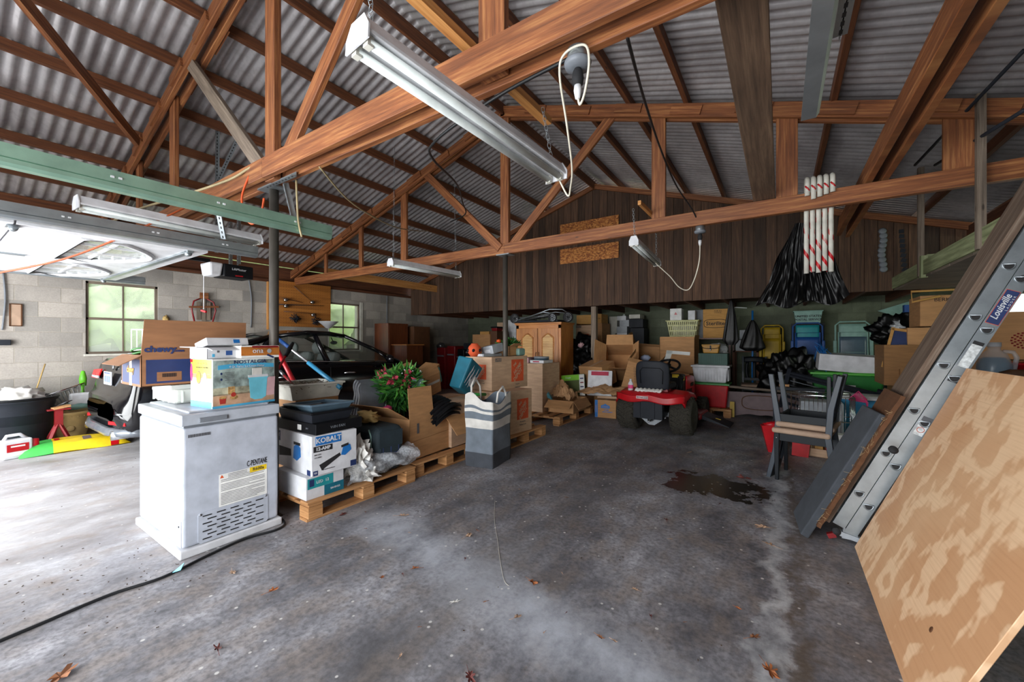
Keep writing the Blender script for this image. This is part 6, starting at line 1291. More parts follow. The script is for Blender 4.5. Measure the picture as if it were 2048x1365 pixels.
# wicker handbag, green case, white tub, red tub
pallet('wooden pallet under the red and green lidded tub right of the mower', -.68, 7.62, .70, .62, group='pallets right of the mower')
tub('red plastic tub with green lid at the bottom of the stack right of the mower', (-1.01, 7.94, .142), (.58, .46, .42), 'red', 'green', rz=0, ribs=0)
tub('white ribbed plastic tub in the middle of the stack right of the mower', (-1.02, 7.93, .572), (.60, .42, .30), 'white', 'white', ribs=12)
o = carton('dark green ribbed case on the white tub right of the mower', (-.98, 7.93, .882), (.46, .32, .20), 0, 'green_box', tape=None, name='green_case'); q = MB()
for k in range(16): q.box((-.215 + k * .0287, -.162, .10), (.01, .006, .18))
q.build('rib', 'green_box', o)['kind'] = 'stuff'
o = thing('yellow_basket_bag', 'small yellow wicker purse with dark strap on the green case', 'purse', (-1.02, 7.9, 1.083)); q = MB(); q.box((0, 0, .075), (.28, .16, .15), None, 0, .86); q.build('purse_body', 'copper_case', o, bevel=.015); q = MB(); q.box((0, -.0, .142), (.29, .17, .03)); q.build('purse_lid', 'copper_case', o, bevel=.01); q = MB(); q.box((0, -.086, .1), (.022, .01, .08)); q.tube([(-.14, -.08, .1), (-.06, -.09, .085), (.06, -.09, .085), (.14, -.08, .1)], .006, 5); q.build('strap', 'black', o); q = MB(); q.blob((0, -.094, .06), (.015, .01, .015), 0, 1, 2); q.build('clasp', 'chrome', o)
q = MB(); q.blob((-.95, 8.2, 1.15), (.16, .12, .10), .3, 3, 3); tag(q.build('clear_bag', 'bubble_film'), 'clear plastic bag heaped behind the yellow purse', 'bag')
# hanging bin bags and blue broom
def hbag(label, px, py0, py1, Y, wpx, seed, mat='bag_black'):
    A_ = PY(px, py0, Y); B_ = PY(px, py1, Y); W_ = (PY(px + wpx, py1, Y) - PY(px - wpx, py1, Y)).x / 2
    def fn(u, v): an = u * 2 * math.pi; r_ = W_ * (.08 + .92 * v ** .7) * (1 + .10 * math.sin(an * 7 + v * 4 + seed)) * (1 - .85 * max(0, v - .9) * 6); return (A_.x + r_ * math.cos(an), Y + .3 * r_ * math.sin(an), A_.z + (B_.z - A_.z) * v)
    q = MB(); q.grid(fn, 56, 22); return tag(q.build('black_plastic_bag', mat), label, 'bag')
hbag('black plastic bag hanging from the loft right of the tan logo carton', 1462, 600, 690, 8.0, 17, 1)
hbag('small black plastic bag draped on the chair top below the blue broom pole', 1505, 640, 702, 8.6, 27, 2)
o = thing('blue_broom', 'blue-handled pole standing upright against the back wall', 'broom', (PY(1505, 640, 9.2).x, 9.2, 0)); q = MB(); q.tube([(0, 0, .1), (0, 0, 1.9)], .018, 8); q.build('handle', 'blue', o); q = MB(); q.box((0, 0, .06), (.3, .05, .12)); q.build('brush_head', 'black', o)
fcarton('upper of the two plain white boxes left of the hanging bag', 1479, 1498, 660, 679, 9.3, .3, 'grey_light', tape=None, z0=None); fcarton('lower of the two plain white boxes left of the hanging bag', 1471, 1492, 680, 695, 9.3, .3, 'grey_light', tape=None, z0=1.10)
shelf_unit('dark low shelf behind the dark dining chair', -.80, -.35, 9.28, 9.68, (.35, 1.10), 'timber_dark')
q = MB(); q.tube([PY(1462, 614, 9.5), PY(1494, 616, 9.5)], .014, 8); tag(q.build('fluorescent_tube', 'tube_lamp'), 'short pale tube lamp on the back wall beneath the loft', 'light')
# folded lounge chairs
def folded_chair(label, px0, px1, py0, py1, Y, fr, w1, w2, frame, z0=0):
    loc, s_ = fbox(px0, px1, py0, py1, Y, .1, z0); o = thing('folded_beach_chair', label, 'chair', (loc[0], Y, z0), rot=(-5, 0, 0)); w_, H_ = s_[0], s_[2]
    q = MB(); rr = .06; q.tube([(-w_ / 2, 0, .02), (-w_ / 2, 0, H_ - rr), (-w_ / 2 + rr, 0, H_), (w_ / 2 - rr, 0, H_), (w_ / 2, 0, H_ - rr), (w_ / 2, 0, .02)], .014, 8); q.tube([(-w_ / 2 + .04, -.05, .02), (-w_ / 2 + .04, -.05, H_ * .86), (w_ / 2 - .04, -.05, H_ * .86), (w_ / 2 - .04, -.05, .02)], .013, 8); q.build('tube_frame', frame, o)
    for k, (z0_, z1_, m_, y) in enumerate(((H_ * .40, H_ * .97, w1, -.006), (.05, H_ * .80, w2, -.06))):
        q = MB(); q.grid(lambda u, v: ((u - .5) * (w_ - .09), y - .012 * math.sin(u * math.pi), z0_ + (z1_ - z0_) * v), 10, 14); q.build('fabric', m_, o, solid=.004)
    q = MB()
    for k in range(11): q.box((0, -.078, H_ * .15 + k * H_ * .045), (w_ - .12, .004, .006))
    q.build('webbing_strip', frame, o)
    for s__ in (-1, 1): q = MB(); q.box((s__ * (w_ / 2 + .01), -.04, H_ * .62), (.05, .05, .36)); q.build('armrest', w1 if 'yellow' in w1 else frame, o, bevel=.015)
    return o
folded_chair('yellow folded beach chair standing against the back wall', 1522, 1566, 650, 728, 9.25, 0, 'yellow_chair', 'yellow_chair', 'yellow_chair', .30)
folded_chair('blue and teal patterned folded beach chair under the postal tray', 1586, 1646, 645, 728, 9.1, 0, 'teal', 'blue_deep', 'blue_deep', .30)
folded_chair('pale blue folded lawn chair with silver frame at the back right', 1672, 1742, 642, 722, 8.9, 0, 'mint', 'tray_blue', 'mint', .30)
shelf_unit('long low platform carrying the folded chairs at the back wall', -.1, 2.2, 8.75, 9.6, (.28,), 'timber_dark')
q = MB(); q.box((PY(1703, 643, 9.2).x, 9.15, 1.55), (.66, .3, .03)); tag(q.build('table_edge', 'offwhite', bevel=.004), 'pale folded table edge above the silver lawn chair', 'table') if False else None
loc, s_ = fbox(1588, 1645, 622, 646, 9.2, .3); o = tub('off-white postal tray with black lettering above the blue beach chair', loc, (s_[0], .3, s_[2]), 'mint', 'mint', name='postal_tray', cat='tray', lid=False); p = Vector((0, -.15, s_[2] * .42)); letters('UNITED STATES', .055, 'print_black', o, p + Vector((0, -.001, .032)), (1, 0, 0), (0, -.14, 1), bold=.001); letters('POSTAL SERVICE', .055, 'print_black', o, p + Vector((0, .006, -.03)), (1, 0, 0), (0, -.14, 1), bold=.001)
q = MB(); q.box((loc[0], 9.45, loc[2] / 2 + .0), (.5, .25, loc[2])); tag(q.build('tall_locker', 'charcoal'), 'dark locker behind the blue beach chair carrying the postal tray', 'locker')
# dark heap
q = MB(); q.blob((.18, 8.42, .56), (.48, .30, .55), .2, 4.6, 5); tag(q.build('dark_bag_heap', 'bag_black'), 'big heap of dark bags piled before the blue beach chair', 'bag')
q = MB(); q.blob((1.10, 8.33, .50), (.40, .30, .46), .25, 2.6, 4, seed=4); tag(q.build('dark_bag_heap', 'bag_black'), 'dark bag slumped before the silver lawn chair', 'bag')
q = MB(); rng = random.Random(4)
for k in range(14): c_ = PY(1645, 705, 7.5); q.tube([c_, c_ + Vector((rng.gauss(0, .05), rng.uniform(-.06, 0), rng.gauss(.02, .06))), c_ + Vector((rng.gauss(.02, .06), -.04, rng.gauss(-.05, .07)))], .005, 4)
q.tube([PY(1645, 705, 7.5), PY(1650, 730, 7.5), PY(1654, 752, 7.45)], .006, 5); tag(q.build('blue_ribbon', 'blue'), 'bright blue plastic ribbon tangled on the dark heap', 'ribbon')
o = thing('black_metal_rack', 'black metal frame tipped over in front of the dark bags', 'rack', (.50, 7.35, .25), rot=(28, 14, -6)); q = MB()
for z in (0, .12, .5, .55): q.beam((-.5, 0, z), (.5, 0, z), .03, .03)
for x in (-.5, .5): q.beam((x, 0, -.1), (x, 0, .62), .04, .05, up=(1, 0, 0))
q.build('frame', 'charcoal', o); q = MB()
for k in range(4): q.beam((-.46, .02, .16 + k * .08), (.46, .02, .16 + k * .08), .008, .008)
q.build('wire', 'grey', o)
# ================================================================== RIDING MOWER
o = thing('riding_mower', 'red riding lawn mower with black seat seen from behind at the middle of the floor', 'mower', (-1.49, 5.98, 0), rz=-3)
def tyre(parent, x, y, r_, w_, rim_s):
    q = MB(); pr = [(r_ * .52, -w_ * .42), (r_ * .62, -w_ * .5), (r_ * .85, -w_ * .5), (r_ * .96, -w_ * .38), (r_, -w_ * .15), (r_, w_ * .15), (r_ * .96, w_ * .38), (r_ * .85, w_ * .5), (r_ * .62, w_ * .5), (r_ * .52, w_ * .42)]
    q.lathe(pr, (x, y, r_), 40, rot=(0, 90, 0)); t = q.build('wheel', 'tyre_tread', parent)
    q = MB(); n = 22
    for k in range(n):
        a_ = k * 2 * math.pi / n
        for s_, off in ((-1, 0), (1, .5)):
            a2 = a_ + off * 2 * math.pi / n; q.box((x + s_ * w_ * .23, y + r_ * .985 * math.cos(a2), r_ + r_ * .985 * math.sin(a2)), (w_ * .40, .028, .026), Matrix.Rotation(a2 - math.pi / 2, 3, 'X') @ Matrix.Rotation(R(s_ * 28), 3, 'Z'))
    q.build('tread_lugs', 'tyre_tread', t)['kind'] = 'stuff'
    q = MB(); q.lathe([(0, -w_ * .30), (r_ * .42, -w_ * .34), (r_ * .55, -w_ * .42), (r_ * .56, w_ * .42), (r_ * .42, w_ * .34), (0, w_ * .30)], (x, y, r_), 24, rot=(0, 90, 0)); q.build('hub', rim_s, t)
for s_ in (-1, 1): tyre(o, s_ * .375, 0, .26, .28, 'hub'); tyre(o, s_ * .37, 1.22, .19, .15, 'hub')
# fender / body
q = MB()
def fend(u, v):
    x = (u - .5) * 2; y = -.33 + v * .62; w_ = .47; edge = abs(x); z = .565 + .035 * (1 - edge) - .02 * abs(2 * v - 1) + (.03 if edge > .55 else 0) * (1 - abs(2 * v - 1))
    if v < .12: z -= (.12 - v) * .55
    if edge > .93: z -= (edge - .93) * .9
    return (x * w_, y - .05 * (1 - edge ** 2) * (1 if v < .3 else 0), z)
q.grid(fend, 32, 16); q.build('fender', 'red', o, solid=.02)
q = MB(); q.grid(lambda u, v: ((u - .5) * .93, -.375 - .035 * math.cos((u - .5) * math.pi) + .06 * (2 * abs(u - .5)) ** 6, .46 + .025 * math.cos((u - .5) * 4 * math.pi) * .6 + v * .09 + .0), 30, 6); q.build('rear_lip', 'red', o, solid=.02)
q = MB(); q.box((-.06, -.432, .525), (.16, .004, .035)); lbl = q.build('badge', 'label_white', o); q = MB(); q.box((-.06, -.4335, .525), (.15, .004, .025)); q.build('badge_ground', 'red_dark', lbl); letters('CRAFTSMAN', .024, 'white', lbl, (-.06, -.436, .525), (1, 0, 0), (0, 0, 1), sx=.95, bold=.0004)
q = MB(); q.box((-.02, -.28, .34), (.40, .10, .24)); q.box((-.12, -.335, .34), (.006, .01, .22)); q.box((.08, -.335, .34), (.006, .01, .22)); q.build('rear_panel', 'charcoal', o, bevel=.01)
q = MB(); q.box((0, .45, .30), (.34, 1.5, .10)); q.build('chassis', 'black', o); q = MB(); q.tube([(-.26, 0, .25), (.26, 0, .25)], .035, 10); q.blob((0, -.03, .22), (.09, .08, .06), .1, 2, 3); q.prism([(-.2, .02), (.2, .02), (.04, -.10), (-.04, -.10)], .01, ((0, -.2, .22), (1, 0, 0), (0, 0, 1))); q.build('transaxle', 'grey_light', o)
q = MB(); q.tube([(-.03, -.26, .2), (.0, -.36, .19), (.03, -.26, .2)], .014, 6); q.build('hitch', 'steel', o)
q = MB(); q.box((.0, .78, .17), (1.0, .55, .10)); q.build('cutting_deck', 'red_dark', o, bevel=.04, seg=3); q = MB(); q.prism([(0, 0), (.38, -.09), (.38, -.08), (0, .06)], .42, ((.48, .98, .14), (1, 0, 0), (0, 0, 1))); q.prism([(.12, .032), (.2, .012), (.2, .014), (.12, .034)], .02, ((.48, .7, .146), (1, 0, 0), (0, 0, 1))); q.build('discharge_chute', 'charcoal', o, bevel=.004)
q = MB(); q.box((.70, .66, .148), (.07, .04, .004), (0, 13, 0)); q.build('caution_sticker', 'yellow', o)
# seat
q = MB()
def seatb(u, v):
    x = (u - .5) * 2; w_ = .235 - .035 * v ** 3 - .03 * (1 - v) ** 2; z = .62 + v * .40; ex = .05 * (1 - x * x); return (math.copysign(abs(x) ** .8, x) * w_ if x else 0, -.14 - ex - .05 * v + .02 * v * v, z - .05 * abs(x) ** 4 * (v > .8) * (v - .8) * 5)
q.grid(seatb, 20, 16); q.build('seat_back', 'charcoal', o, solid=.05); q = MB(); q.tube([(-.15, -.222, .70), (-.16, -.235, .88), (-.12, -.245, .92), (.12, -.245, .92), (.16, -.235, .88), (.15, -.222, .70)], .005, 5); q.build('seat_seam', 'black', o)
q = MB(); q.box((0, .06, .66), (.44, .42, .09)); q.build('seat_cushion', 'charcoal', o, bevel=.035, seg=3); q = MB(); q.box((0, -.1, .61), (.42, .16, .03)); q.build('seat_pan', 'red_dark', o)
# dash, wheel, hood
q = MB(); q.box((0, .68, .62), (.44, .22, .34)); q.build('dash_tower', 'black', o, bevel=.04); q = MB(); q.tube([(.02, .62, .78), (.02, .52, .9)], .02, 8); q.build('steering_column', 'black', o)
q = MB(); c_ = Vector((.02, .50, .915)); m_ = Matrix.Rotation(R(30), 3, 'X'); q.tube([c_ + m_ @ Vector((.175 * math.cos(a_), .175 * math.sin(a_), 0)) for a_ in [k * math.pi / 14 for k in range(28)]], .018, 8, closed=True)
for k in range(3): a_ = R(90 + 120 * k); q.tube([c_, c_ + m_ @ Vector((.17 * math.cos(a_), .17 * math.sin(a_), 0))], .016, 6)
q.lathe([(0, -.02), (.05, -.02), (.05, .02), (0, .03)], c_, 14, rot=(30, 0, 0)); q.build('steering_wheel', 'black', o)
q = MB(); vs = [(0.74, .23, .74), (.95, .24, .75), (1.25, .23, .72), (1.45, .20, .66), (1.52, .17, .55)]
def hood(u, v): k = min(int(v * 4), 3); f_ = v * 4 - k; y, w_, h_ = [vs[k][i] * (1 - f_) + vs[k + 1][i] * f_ for i in range(3)]; an = (u - .5) * math.pi; x = w_ * math.copysign(min(1, abs(math.sin(an)) * 1.25), math.sin(an)); z = .36 + (h_ - .36) * min(1, math.cos(an) * 1.6); return (x, y, z)
q.grid(hood, 24, 12); q.build('hood', 'red', o, solid=.01); q = MB()
for s_ in (-1, 1):
    for k in range(4): q.box((s_ * .245, .98 + k * .05, .60), (.012, .03, .05), (20, 0, 0))
q.box((.24, .9, .48), (.02, .3, .12)); q.build('hood_vents', 'black', o)
q = MB(); q.box((.225, .62, .72), (.004, .09, .06)); q.box((.12, .565, .76), (.1, .004, .05)); q.build('warning_sticker', 'yellow', o)
for x in (-.2, .21, .27): q = MB(); q.tube([(x, .25, .56), (x + .02, .32, .74)], .008, 6); q.lathe([(0, 0), (.014, 0), (.016, .03), (0, .04)], (x + .02, .32, .74), 8); q.build('control_lever', 'black', o)
q = MB(); q.blob((.34, .66, .46), (.05, .1, .05), .2, 3, 3); q.build('footrest', 'black', o)
# on mower
q = MB(); q.grid(lambda u, v: (-1.53 + (u - .5) * .36 , 5.68 + v * .12, .592 + .035 * math.sin(v * 3.1) + .006 * math.sin(u * 40)), 40, 6); tag(q.build('crumpled_rag', 'cloth_white', solid=.012), 'strip of white rag lying behind the mower seat', 'rag')
o = thing('oil_bottle', 'small white oil bottle with red label on the mower fender', 'bottle', (-1.80, 5.78, .585)); q = MB(); q.lathe([(0, 0), (.037, 0), (.038, .09), (.03, .115), (.016, .13), (.016, .14), (0, .14)], n=16, sy=.7); q.build('bottle_body', 'white', o); q = MB(); q.lathe([(0, .14), (.017, .14), (.017, .165), (0, .165)], n=12); q.build('cap', 'white', o); q = MB(); q.lathe([(.0385, .03), (.039, .035), (.039, .075), (.0385, .08)], n=16, sy=.7); q.build('red_label', 'pink', o)
# ================================================================== RIGHT SIDE
def dining_chair(label, loc, rz, rot=None):
    o = thing('dining_chair', label, 'chair', loc, rz, None, rot)
    q = MB(); q.box((0, -.01, .465), (.45, .44, .05)); q.build('seat', 'seat_suede', o, bevel=.022, seg=4)
    q = MB(); 
    for y in (-.19, .17): q.box((0, y, .405), (.38, .022, .07))
    for x in (-.19, .19): q.box((x, 0, .405), (.022, .38, .07))
    q.build('apron', 'chair_paint', o, bevel=.003)
    for s_ in (-1, 1):
        q = MB(); q.box((s_ * .195, -.19, .22), (.042, .042, .44), None, 0, .7); q.build('leg', 'chair_paint', o, bevel=.004)
        q = MB(); pr = [(.27, 0), (.23, 0), (.165, .44), (.185, .70), (.255, 1.0), (.29, .995), (.232, .70), (.215, .44)]
        q.prism(pr, .034, ((s_ * .19 - .017, 0, 0), (0, 1, 0), (0, 0, 1))); q.build('rear_post', 'chair_paint_lit', o, bevel=.004)  # posts wear a lighter copy of the paint, light put into the colour
    q = MB(); q.grid(lambda u, v: ((u - .5) * .37, .245 - .02 * math.sin(u * math.pi) + v * .02, .88 + v * .10 + .015 * math.sin(u * math.pi)), 12, 3); q.build('top_rail', 'chair_paint', o, solid=.02)
    q = MB(); q.box((0, .20, .56), (.35, .02, .05)); q.build('lower_rail', 'chair_paint', o)
    for k, x in enumerate((-.11, 0, .11)): q = MB(); q.grid(lambda u, v: (x + (u - .5) * .055 + .02 * math.sin(v * math.pi) * (1 if x >= 0 else -1) * (abs(x) > 0), .205 + .045 * v, .57 + v * .33), 2, 8); q.build('back_slat', 'chair_paint', o, solid=.012)
    q = MB(); 
    for s_ in (-1, 1): q.lathe([(0, 0), (.008, 0), (.006, .004), (0, .004)], (s_ * .216, -.19, .40), 8, rot=(0, 90 * s_, 0))
    q.build('bolt', 'chrome', o)
    return o
dining_chair('dark blue-black dining chair with suede seat carrying an upturned chair', (.20, 4.66, 0), -101)
dining_chair('matching dining chair turned upside down on the seat of the other', (.21, 4.70, .985), -101, rot=(180, 0, -101))
dining_chair('dark dining chair facing forward in the shadows behind the purple panel', (-.40, 8.85, 0), 4)
# purple carved headboard and plank
o = thing('carved_panel', 'dull purple wooden furniture panel with carved ovals standing on the floor', 'panel', (.05, 8.02, 0), rz=4); q = MB(); n = 40; pts = [(-.82, 0), (-.80, .42), (.9, .42), (.92, 0)]
pts = [(.92, .0)] + [(.92, .42), (-.82, .42), (-.82, 0), (-.7, 0)] + [(-.6 + k * .07, .03 + .02 * abs(math.sin(k * .9))) for k in range(20)]
q.prism(pts, .04, ((0, 0, 0), (1, 0, 0), (0, 0, 1))); q.build('board', 'purple_wood', o)
for cx in (-.33, .42):
    q = MB(); q.tube([(cx + .27 * math.copysign(abs(math.cos(t_)) ** .6, math.cos(t_)), -.045, .25 + .12 * math.copysign(abs(math.sin(t_)) ** .6, math.sin(t_))) for t_ in [k * math.pi / 20 for k in range(40)]], .008, 5, closed=True); q.build('oval_groove', 'seatlike_brown', o)
for k in range(4): q = MB(); q.box((-.78 + .02 * k, -.045, .22), (.008, .012, .38)); q.build('fluted_edge', 'purple_wood', o)
q = MB(); q.box((.0, 7.98, .47), (1.75, .12, .035), (0, 3, 4)); tag(q.build('long_plank', 'timber_grey'), 'long grey-brown plank lying along the top of the purple panel', 'plank')
q = MB(); q.box((-.68, 7.78, .13), (.07, .03, .26), (-8, 0, 0)); tag(q.build('small_board', 'yellow_chair'), 'short dirty yellow board leaning at the purple panel', 'board')
# wire cage with white bin
o = thing('wire_crate', 'chrome wire shopping basket with white liner behind the stacked chairs', 'basket', (.42, 6.25, .0)); q = MB(); w_, d_, h_ = .30, .22, .64
for z in (.06, .35, h_): q.tube([(-w_, -d_, z), (w_, -d_, z), (w_, d_, z), (-w_, d_, z)], .006, 6, closed=True)
q.build('frame', 'chrome', o); q = MB()
for k in range(15):
    x = -w_ + 2 * w_ * k / 14; q.tube([(x, -d_, .06), (x, -d_, h_)], .003, 4)
    if k % 2 == 0: q.tube([(x, d_, .06), (x, d_, h_)], .003, 4); y = -d_ + 2 * d_ * k / 14; q.tube([(w_, y, .06), (w_, y, h_)], .003, 4); q.tube([(-w_, y, .06), (-w_, y, h_)], .003, 4)
q.build('wires', 'chrome', o); q = MB(); q.box((0, .02, .33), (.42, .32, .46)); q.build('white_liner', 'grey_light', o, bevel=.02)
for s_ in (-1, 1):
    for y in (-.2, .2): q = MB(); q.lathe([(0, -.01), (.03, -.01), (.03, .01), (0, .01)], (s_ * .28, y, .03), 12, rot=(0, 90, 0)); q.build('castor', 'black', o)
q = MB()
for k in range(12): q.tube([(.70, 6.25 + .012 * k, .62 - .004 * k), (.78 + .008 * k, 6.28, .70 - .012 * k), (.86, 6.3, .60 - .01 * k)], .005, 4)
tag(q.build('wire_hangers', 'pink'), 'bunch of pink and white wire hangers beside the wire basket', 'hanger')
q = MB(); q.box((.05, 7.0, .66), (.12, .06, .03)); tag(q.build('small_block', 'card'), 'small tan block lying on the rack above the wire basket', 'block')
q = MB(); q.box((.20, 7.0, .62), (.62, .2, .04)); q.box((-.06, 7.0, .3), (.05, .1, .6)); q.box((.46, 7.0, .3), (.05, .1, .6)); tag(q.build('dark_bench', 'charcoal'), 'low dark bench behind the wire basket', 'bench')
# red bags and low open box under the chairs
q = MB(); q.box((-.06, 5.62, .16), (.22, .12, .32), (0, -8, 10), 0, .75); q.blob((-.06, 5.62, .31), (.1, .06, .04), .3, 4, 3); tag(q.build('red_gift_bag', 'red'), 'red patterned gift bag on the floor left under the stacked chairs', 'bag')
q = MB(); q.box((.20, 5.58, .14), (.17, .1, .28), (0, 4, -6), 0, .9); q.blob((.2, 5.58, .28), (.08, .05, .03), .3, 4, 3); q.v and tag(q.build('red_gift_bag', 'red'), 'second red gift bag with white snow print under the stacked chairs', 'bag')
o = carton('low open-fronted tan tray box of gift wrap under the stacked chairs', (.50, 5.75, 0), (.42, .3, .09), -8, 'card_light', closed=False, tape=None)
for k, (x, m_, lb) in enumerate(((.37, 'copper_case', 'gold and red patterned package'), (.47, 'red', 'bright red package'), (.56, 'label_white', 'white printed card box'), (.65, 'grey_light', 'pale grey card box'))):
    q = MB(); q.box((x, 5.72 + .0 * k, .14), (.075, .12, .25), (0, 3 * (k - 1), -8)); tag(q.build('gift_package', m_, bevel=.004), '%s standing in the low tan tray under the chairs' % lb, 'package', 'gift packages under the chairs')
# green and blue tubs
q = MB(); q.box((.84, 7.72, .20), (.75, .5, .40)); tag(q.build('storage_chest', 'charcoal', bevel=.01), 'dark trunk hidden under the green tub', 'trunk')
o = tub('large green plastic tub with lighter lid carrying a white wrapped box', (.80, 7.65, .40), (.84, .52, .44), 'green_tub', 'green_lid', ribs=0); decal(o, 'f', (.84, .52 * .95, .44), .5, .5, .18, .10, 'label_white', t=.004); decal(o, 'f', (.84, .52 * .95, .44), .53, .5, .09, .07, 'green_bright', t=.005); decal(o, 'f', (.84, .52 * .95, .44), .45, .5, .05, .07, 'blue', t=.005)
o = carton('white plastic-wrapped box tilted on the green tub', (.83, 7.6, .862), (.74, .36, .24), 0, 'white', tape=None, rot=(4, 4, 2), name='white_box')
q = MB(); q.box((.86, 6.75, .07), (.7, .5, .14)); tag(q.build('low_platform', 'pallet_wood'), 'low wooden platform under the blue tub', 'platform')
tub('blue plastic tub with thick white rim lid right of the stacked chairs', (.92, 6.72, .142), (.66, .48, .46), 'tub_blue', 'white')
# boxes at right by the gable underside
o, s_ = fcarton('brown carton with dark print on the high stack left of the ladder', 1840, 1925, 590, 650, 6.9, .5, 'card', z0=1.48); text(o, 'f', s_, .7, .85, 'BERKLINE', .06, 'print_black')
loc, s_ = fbox(1822, 1940, 581, 590, 6.6, .5); q = MB(); A_ = PY(1822, 583, 6.85); B_ = PY(1822, 605, 6.85); C_ = PY(1925, 578, 6.85); D_ = PY(1880, 592, 6.85)
q.tube([p - o.location for p in (C_, A_, B_ + Vector((0, -.05, 0)), D_)], .014, 5); q.build('torn_edge', 'card_yellow', o)
fcarton('brown carton below the printed one left of the ladder', 1815, 1900, 655, 710, 6.8, .5, 'card', z0=1.14); q = MB()
fcarton('plain brown carton at the middle of the stack left of the ladder', 1768, 1850, 690, 735, 6.7, .6, 'card_dark', z0=.75)
fcarton('dark lower carton at the floor of the stack left of the ladder', 1800, 1905, 740, 800, 6.65, .7, 'card_dark', z0=0)
q = MB(); q.prism([PY(1765, 622, 8.6).xz[:] if False else (0, 0), (.6, -.25), (.6, .22)], .01, (PY(1755, 622, 9.72), (1, 0, 0), (0, 0, 1))); tag(q.build('grey_board', 'mint'), 'pale grey-green triangular board leaning at the back wall', 'board')
for k, (a_, b_, r_, m_, lb) in enumerate((((1782, 662), (1820, 678), .035, 'offwhite', 'white roll of paper poking out of the dark corner'),)): q = MB(); q.tube([PY(*a_, 7.6), PY(*b_, 7.3)], r_, 12); tag(q.build('paper_roll', m_), lb, 'roll')
q = MB(); q.blob(PY(1790, 665, 8.2), (.25, .2, .22), .35, 3, 4); tag(q.build('black_bag_heap', 'bag_black'), 'black bag in the dark corner beside the silver lawn chair', 'bag')
q = MB(); q.blob(PY(1812, 655, 7.9), (.14, .1, .12), .35, 4, 4); tag(q.build('clear_bag', 'bubble_film'), 'clear crumpled plastic bag in the dark right corner', 'bag')
q = MB(); q.box(PY(1823, 617, 7.6), (.16, .1, .10)); tag(q.build('blue_package', 'blue_deep'), 'deep blue package high beside the printed carton', 'package')
q = MB(); q.blob(PY(1826, 638, 7.7), (.12, .12, .14), .3, 3, 3); tag(q.build('black_sack', 'bag_black'), 'small black sack under the deep blue package', 'bag')
o = thing('picture_frame', 'wooden picture frame with dark blue picture leaning left of the ladder', 'picture frame', (PY(1812, 740, 6.7).x, 6.78, 1.09), rot=(-12, 12, -6)); q = MB(); q.box((0, .01, .1), (.32, .01, .46)); q.build('picture', 'navy', o); q = MB()
for x in (-.17, .17): q.box((x, 0, .1), (.03, .02, .52))
for z in (-.14, .34): q.box((0, 0, z), (.36, .02, .03))
q.build('frame', 'card_yellow', o)
# things behind the plywood
M('card_shade', '9a6f49', .8)
o = carton('big brown carton with burgundy round emblem behind the ladder at right', (1.85, 4.85, 1.16), (1.05, .5, .36), 0, 'card'); S_ = (1.05, .5, .36)
q = MB(); p, a, b, n, la, lb_ = face_pt('f', S_, .17, .40, .002)
for r_, n_ in ((0, 1), (.02, 6), (.038, 11), (.055, 16)):
    for k in range(n_): an = k * 2 * math.pi / n_; c_ = p + a * (r_ * math.cos(an)) + b * (r_ * math.sin(an)); q.box(c_, (.011, .002, .011))
q.build('printed_emblem', 'red_dark', o); text(o, 'f', S_, .30, .38, 'Tur', .07, 'red_dark', align='LEFT', bold=.001)
o = carton('brown carton overlapping above the emblem carton at the right edge', (2.28, 4.80, 1.521), (.16, .4, .12), 0, 'card')
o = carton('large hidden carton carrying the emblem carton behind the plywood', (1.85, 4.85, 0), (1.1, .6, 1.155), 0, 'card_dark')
o = thing('folding_table', 'narrow table behind the plywood holding the jug and the red bowl', 'table', (1.48, 4.15, 0)); q = MB(); q.box((0, 0, .975), (1.1, .42, .03)); q.build('table_top', 'card_dark', o)
for x in (-.5, .5):
    for y in (-.17, .17): q = MB(); q.tube([(x, y, 0), (x, y, .96)], .014, 8); q.build('leg', 'steel', o)
o = thing('antifreeze_jug', 'clear plastic jug half full of blue fluid behind the plywood top', 'jug', (1.19, 4.02, .991)); q = MB(); q.lathe([(0, 0), (.078, 0), (.082, .02), (.082, .15), (.06, .22), (.03, .25), (.03, .27), (0, .27)], n=24, sy=.8); q.build('jug_body', 'jug_plastic', o); q = MB(); q.lathe([(0, .004), (.08, .006), (.08, .145), (.05, .2), (0, .2)], n=24, sy=.79); q.build('blue_fluid', 'antifreeze', o); q = MB(); q.lathe([(0, .27), (.033, .27), (.033, .30), (0, .30)], n=16); q.build('cap', 'white', o); q = MB(); q.tube([(.04, 0, .24), (.085, 0, .235), (.10, 0, .2), (.088, 0, .12)], .013, 8); q.build('handle', 'jug_plastic', o)
q = MB(); q.lathe([(0, 0), (.10, 0), (.2, .15), (.21, .155), (.205, .165), (.19, .15), (.09, .015), (0, .012)], (1.47, 4.12, .991), 30); tag(q.build('red_bowl', 'red'), 'wide red plastic bowl behind the plywood top edge', 'bowl')
q = MB(); q.blob((1.30, 3.94, 1.06), (.12, .05, .055), .3, 3, 3); q.v and tag(q.build('dark_bag', 'seatlike_brown'), 'brown paper bag slumped beside the red bowl at the right edge', 'bag')
# plywood
q = MB(); q.box((0, 0, 0), (1.245, 1.47, .018)); o = thing('plywood_sheet', 'large sheet of swirly-grained plywood leaning at the right foreground', 'plywood', (.64, 2.565, .57), rot=(0, 0, 0))
a_ = math.atan2(1.14, .48); m = Matrix.Rotation(-a_, 3, 'Y'); q.v = [tuple(m @ Vector(v)) for v in q.v]; q.build('sheet', 'plywood', o, bevel=.002, seg=1)
q = MB(); q.lathe([(0, 0), (.012, 0), (.010, .0015), (0, .001)], m @ Vector((-.40, -.42, .0095)), 14, rot=m); q.build('knot', 'seatlike_brown', o)
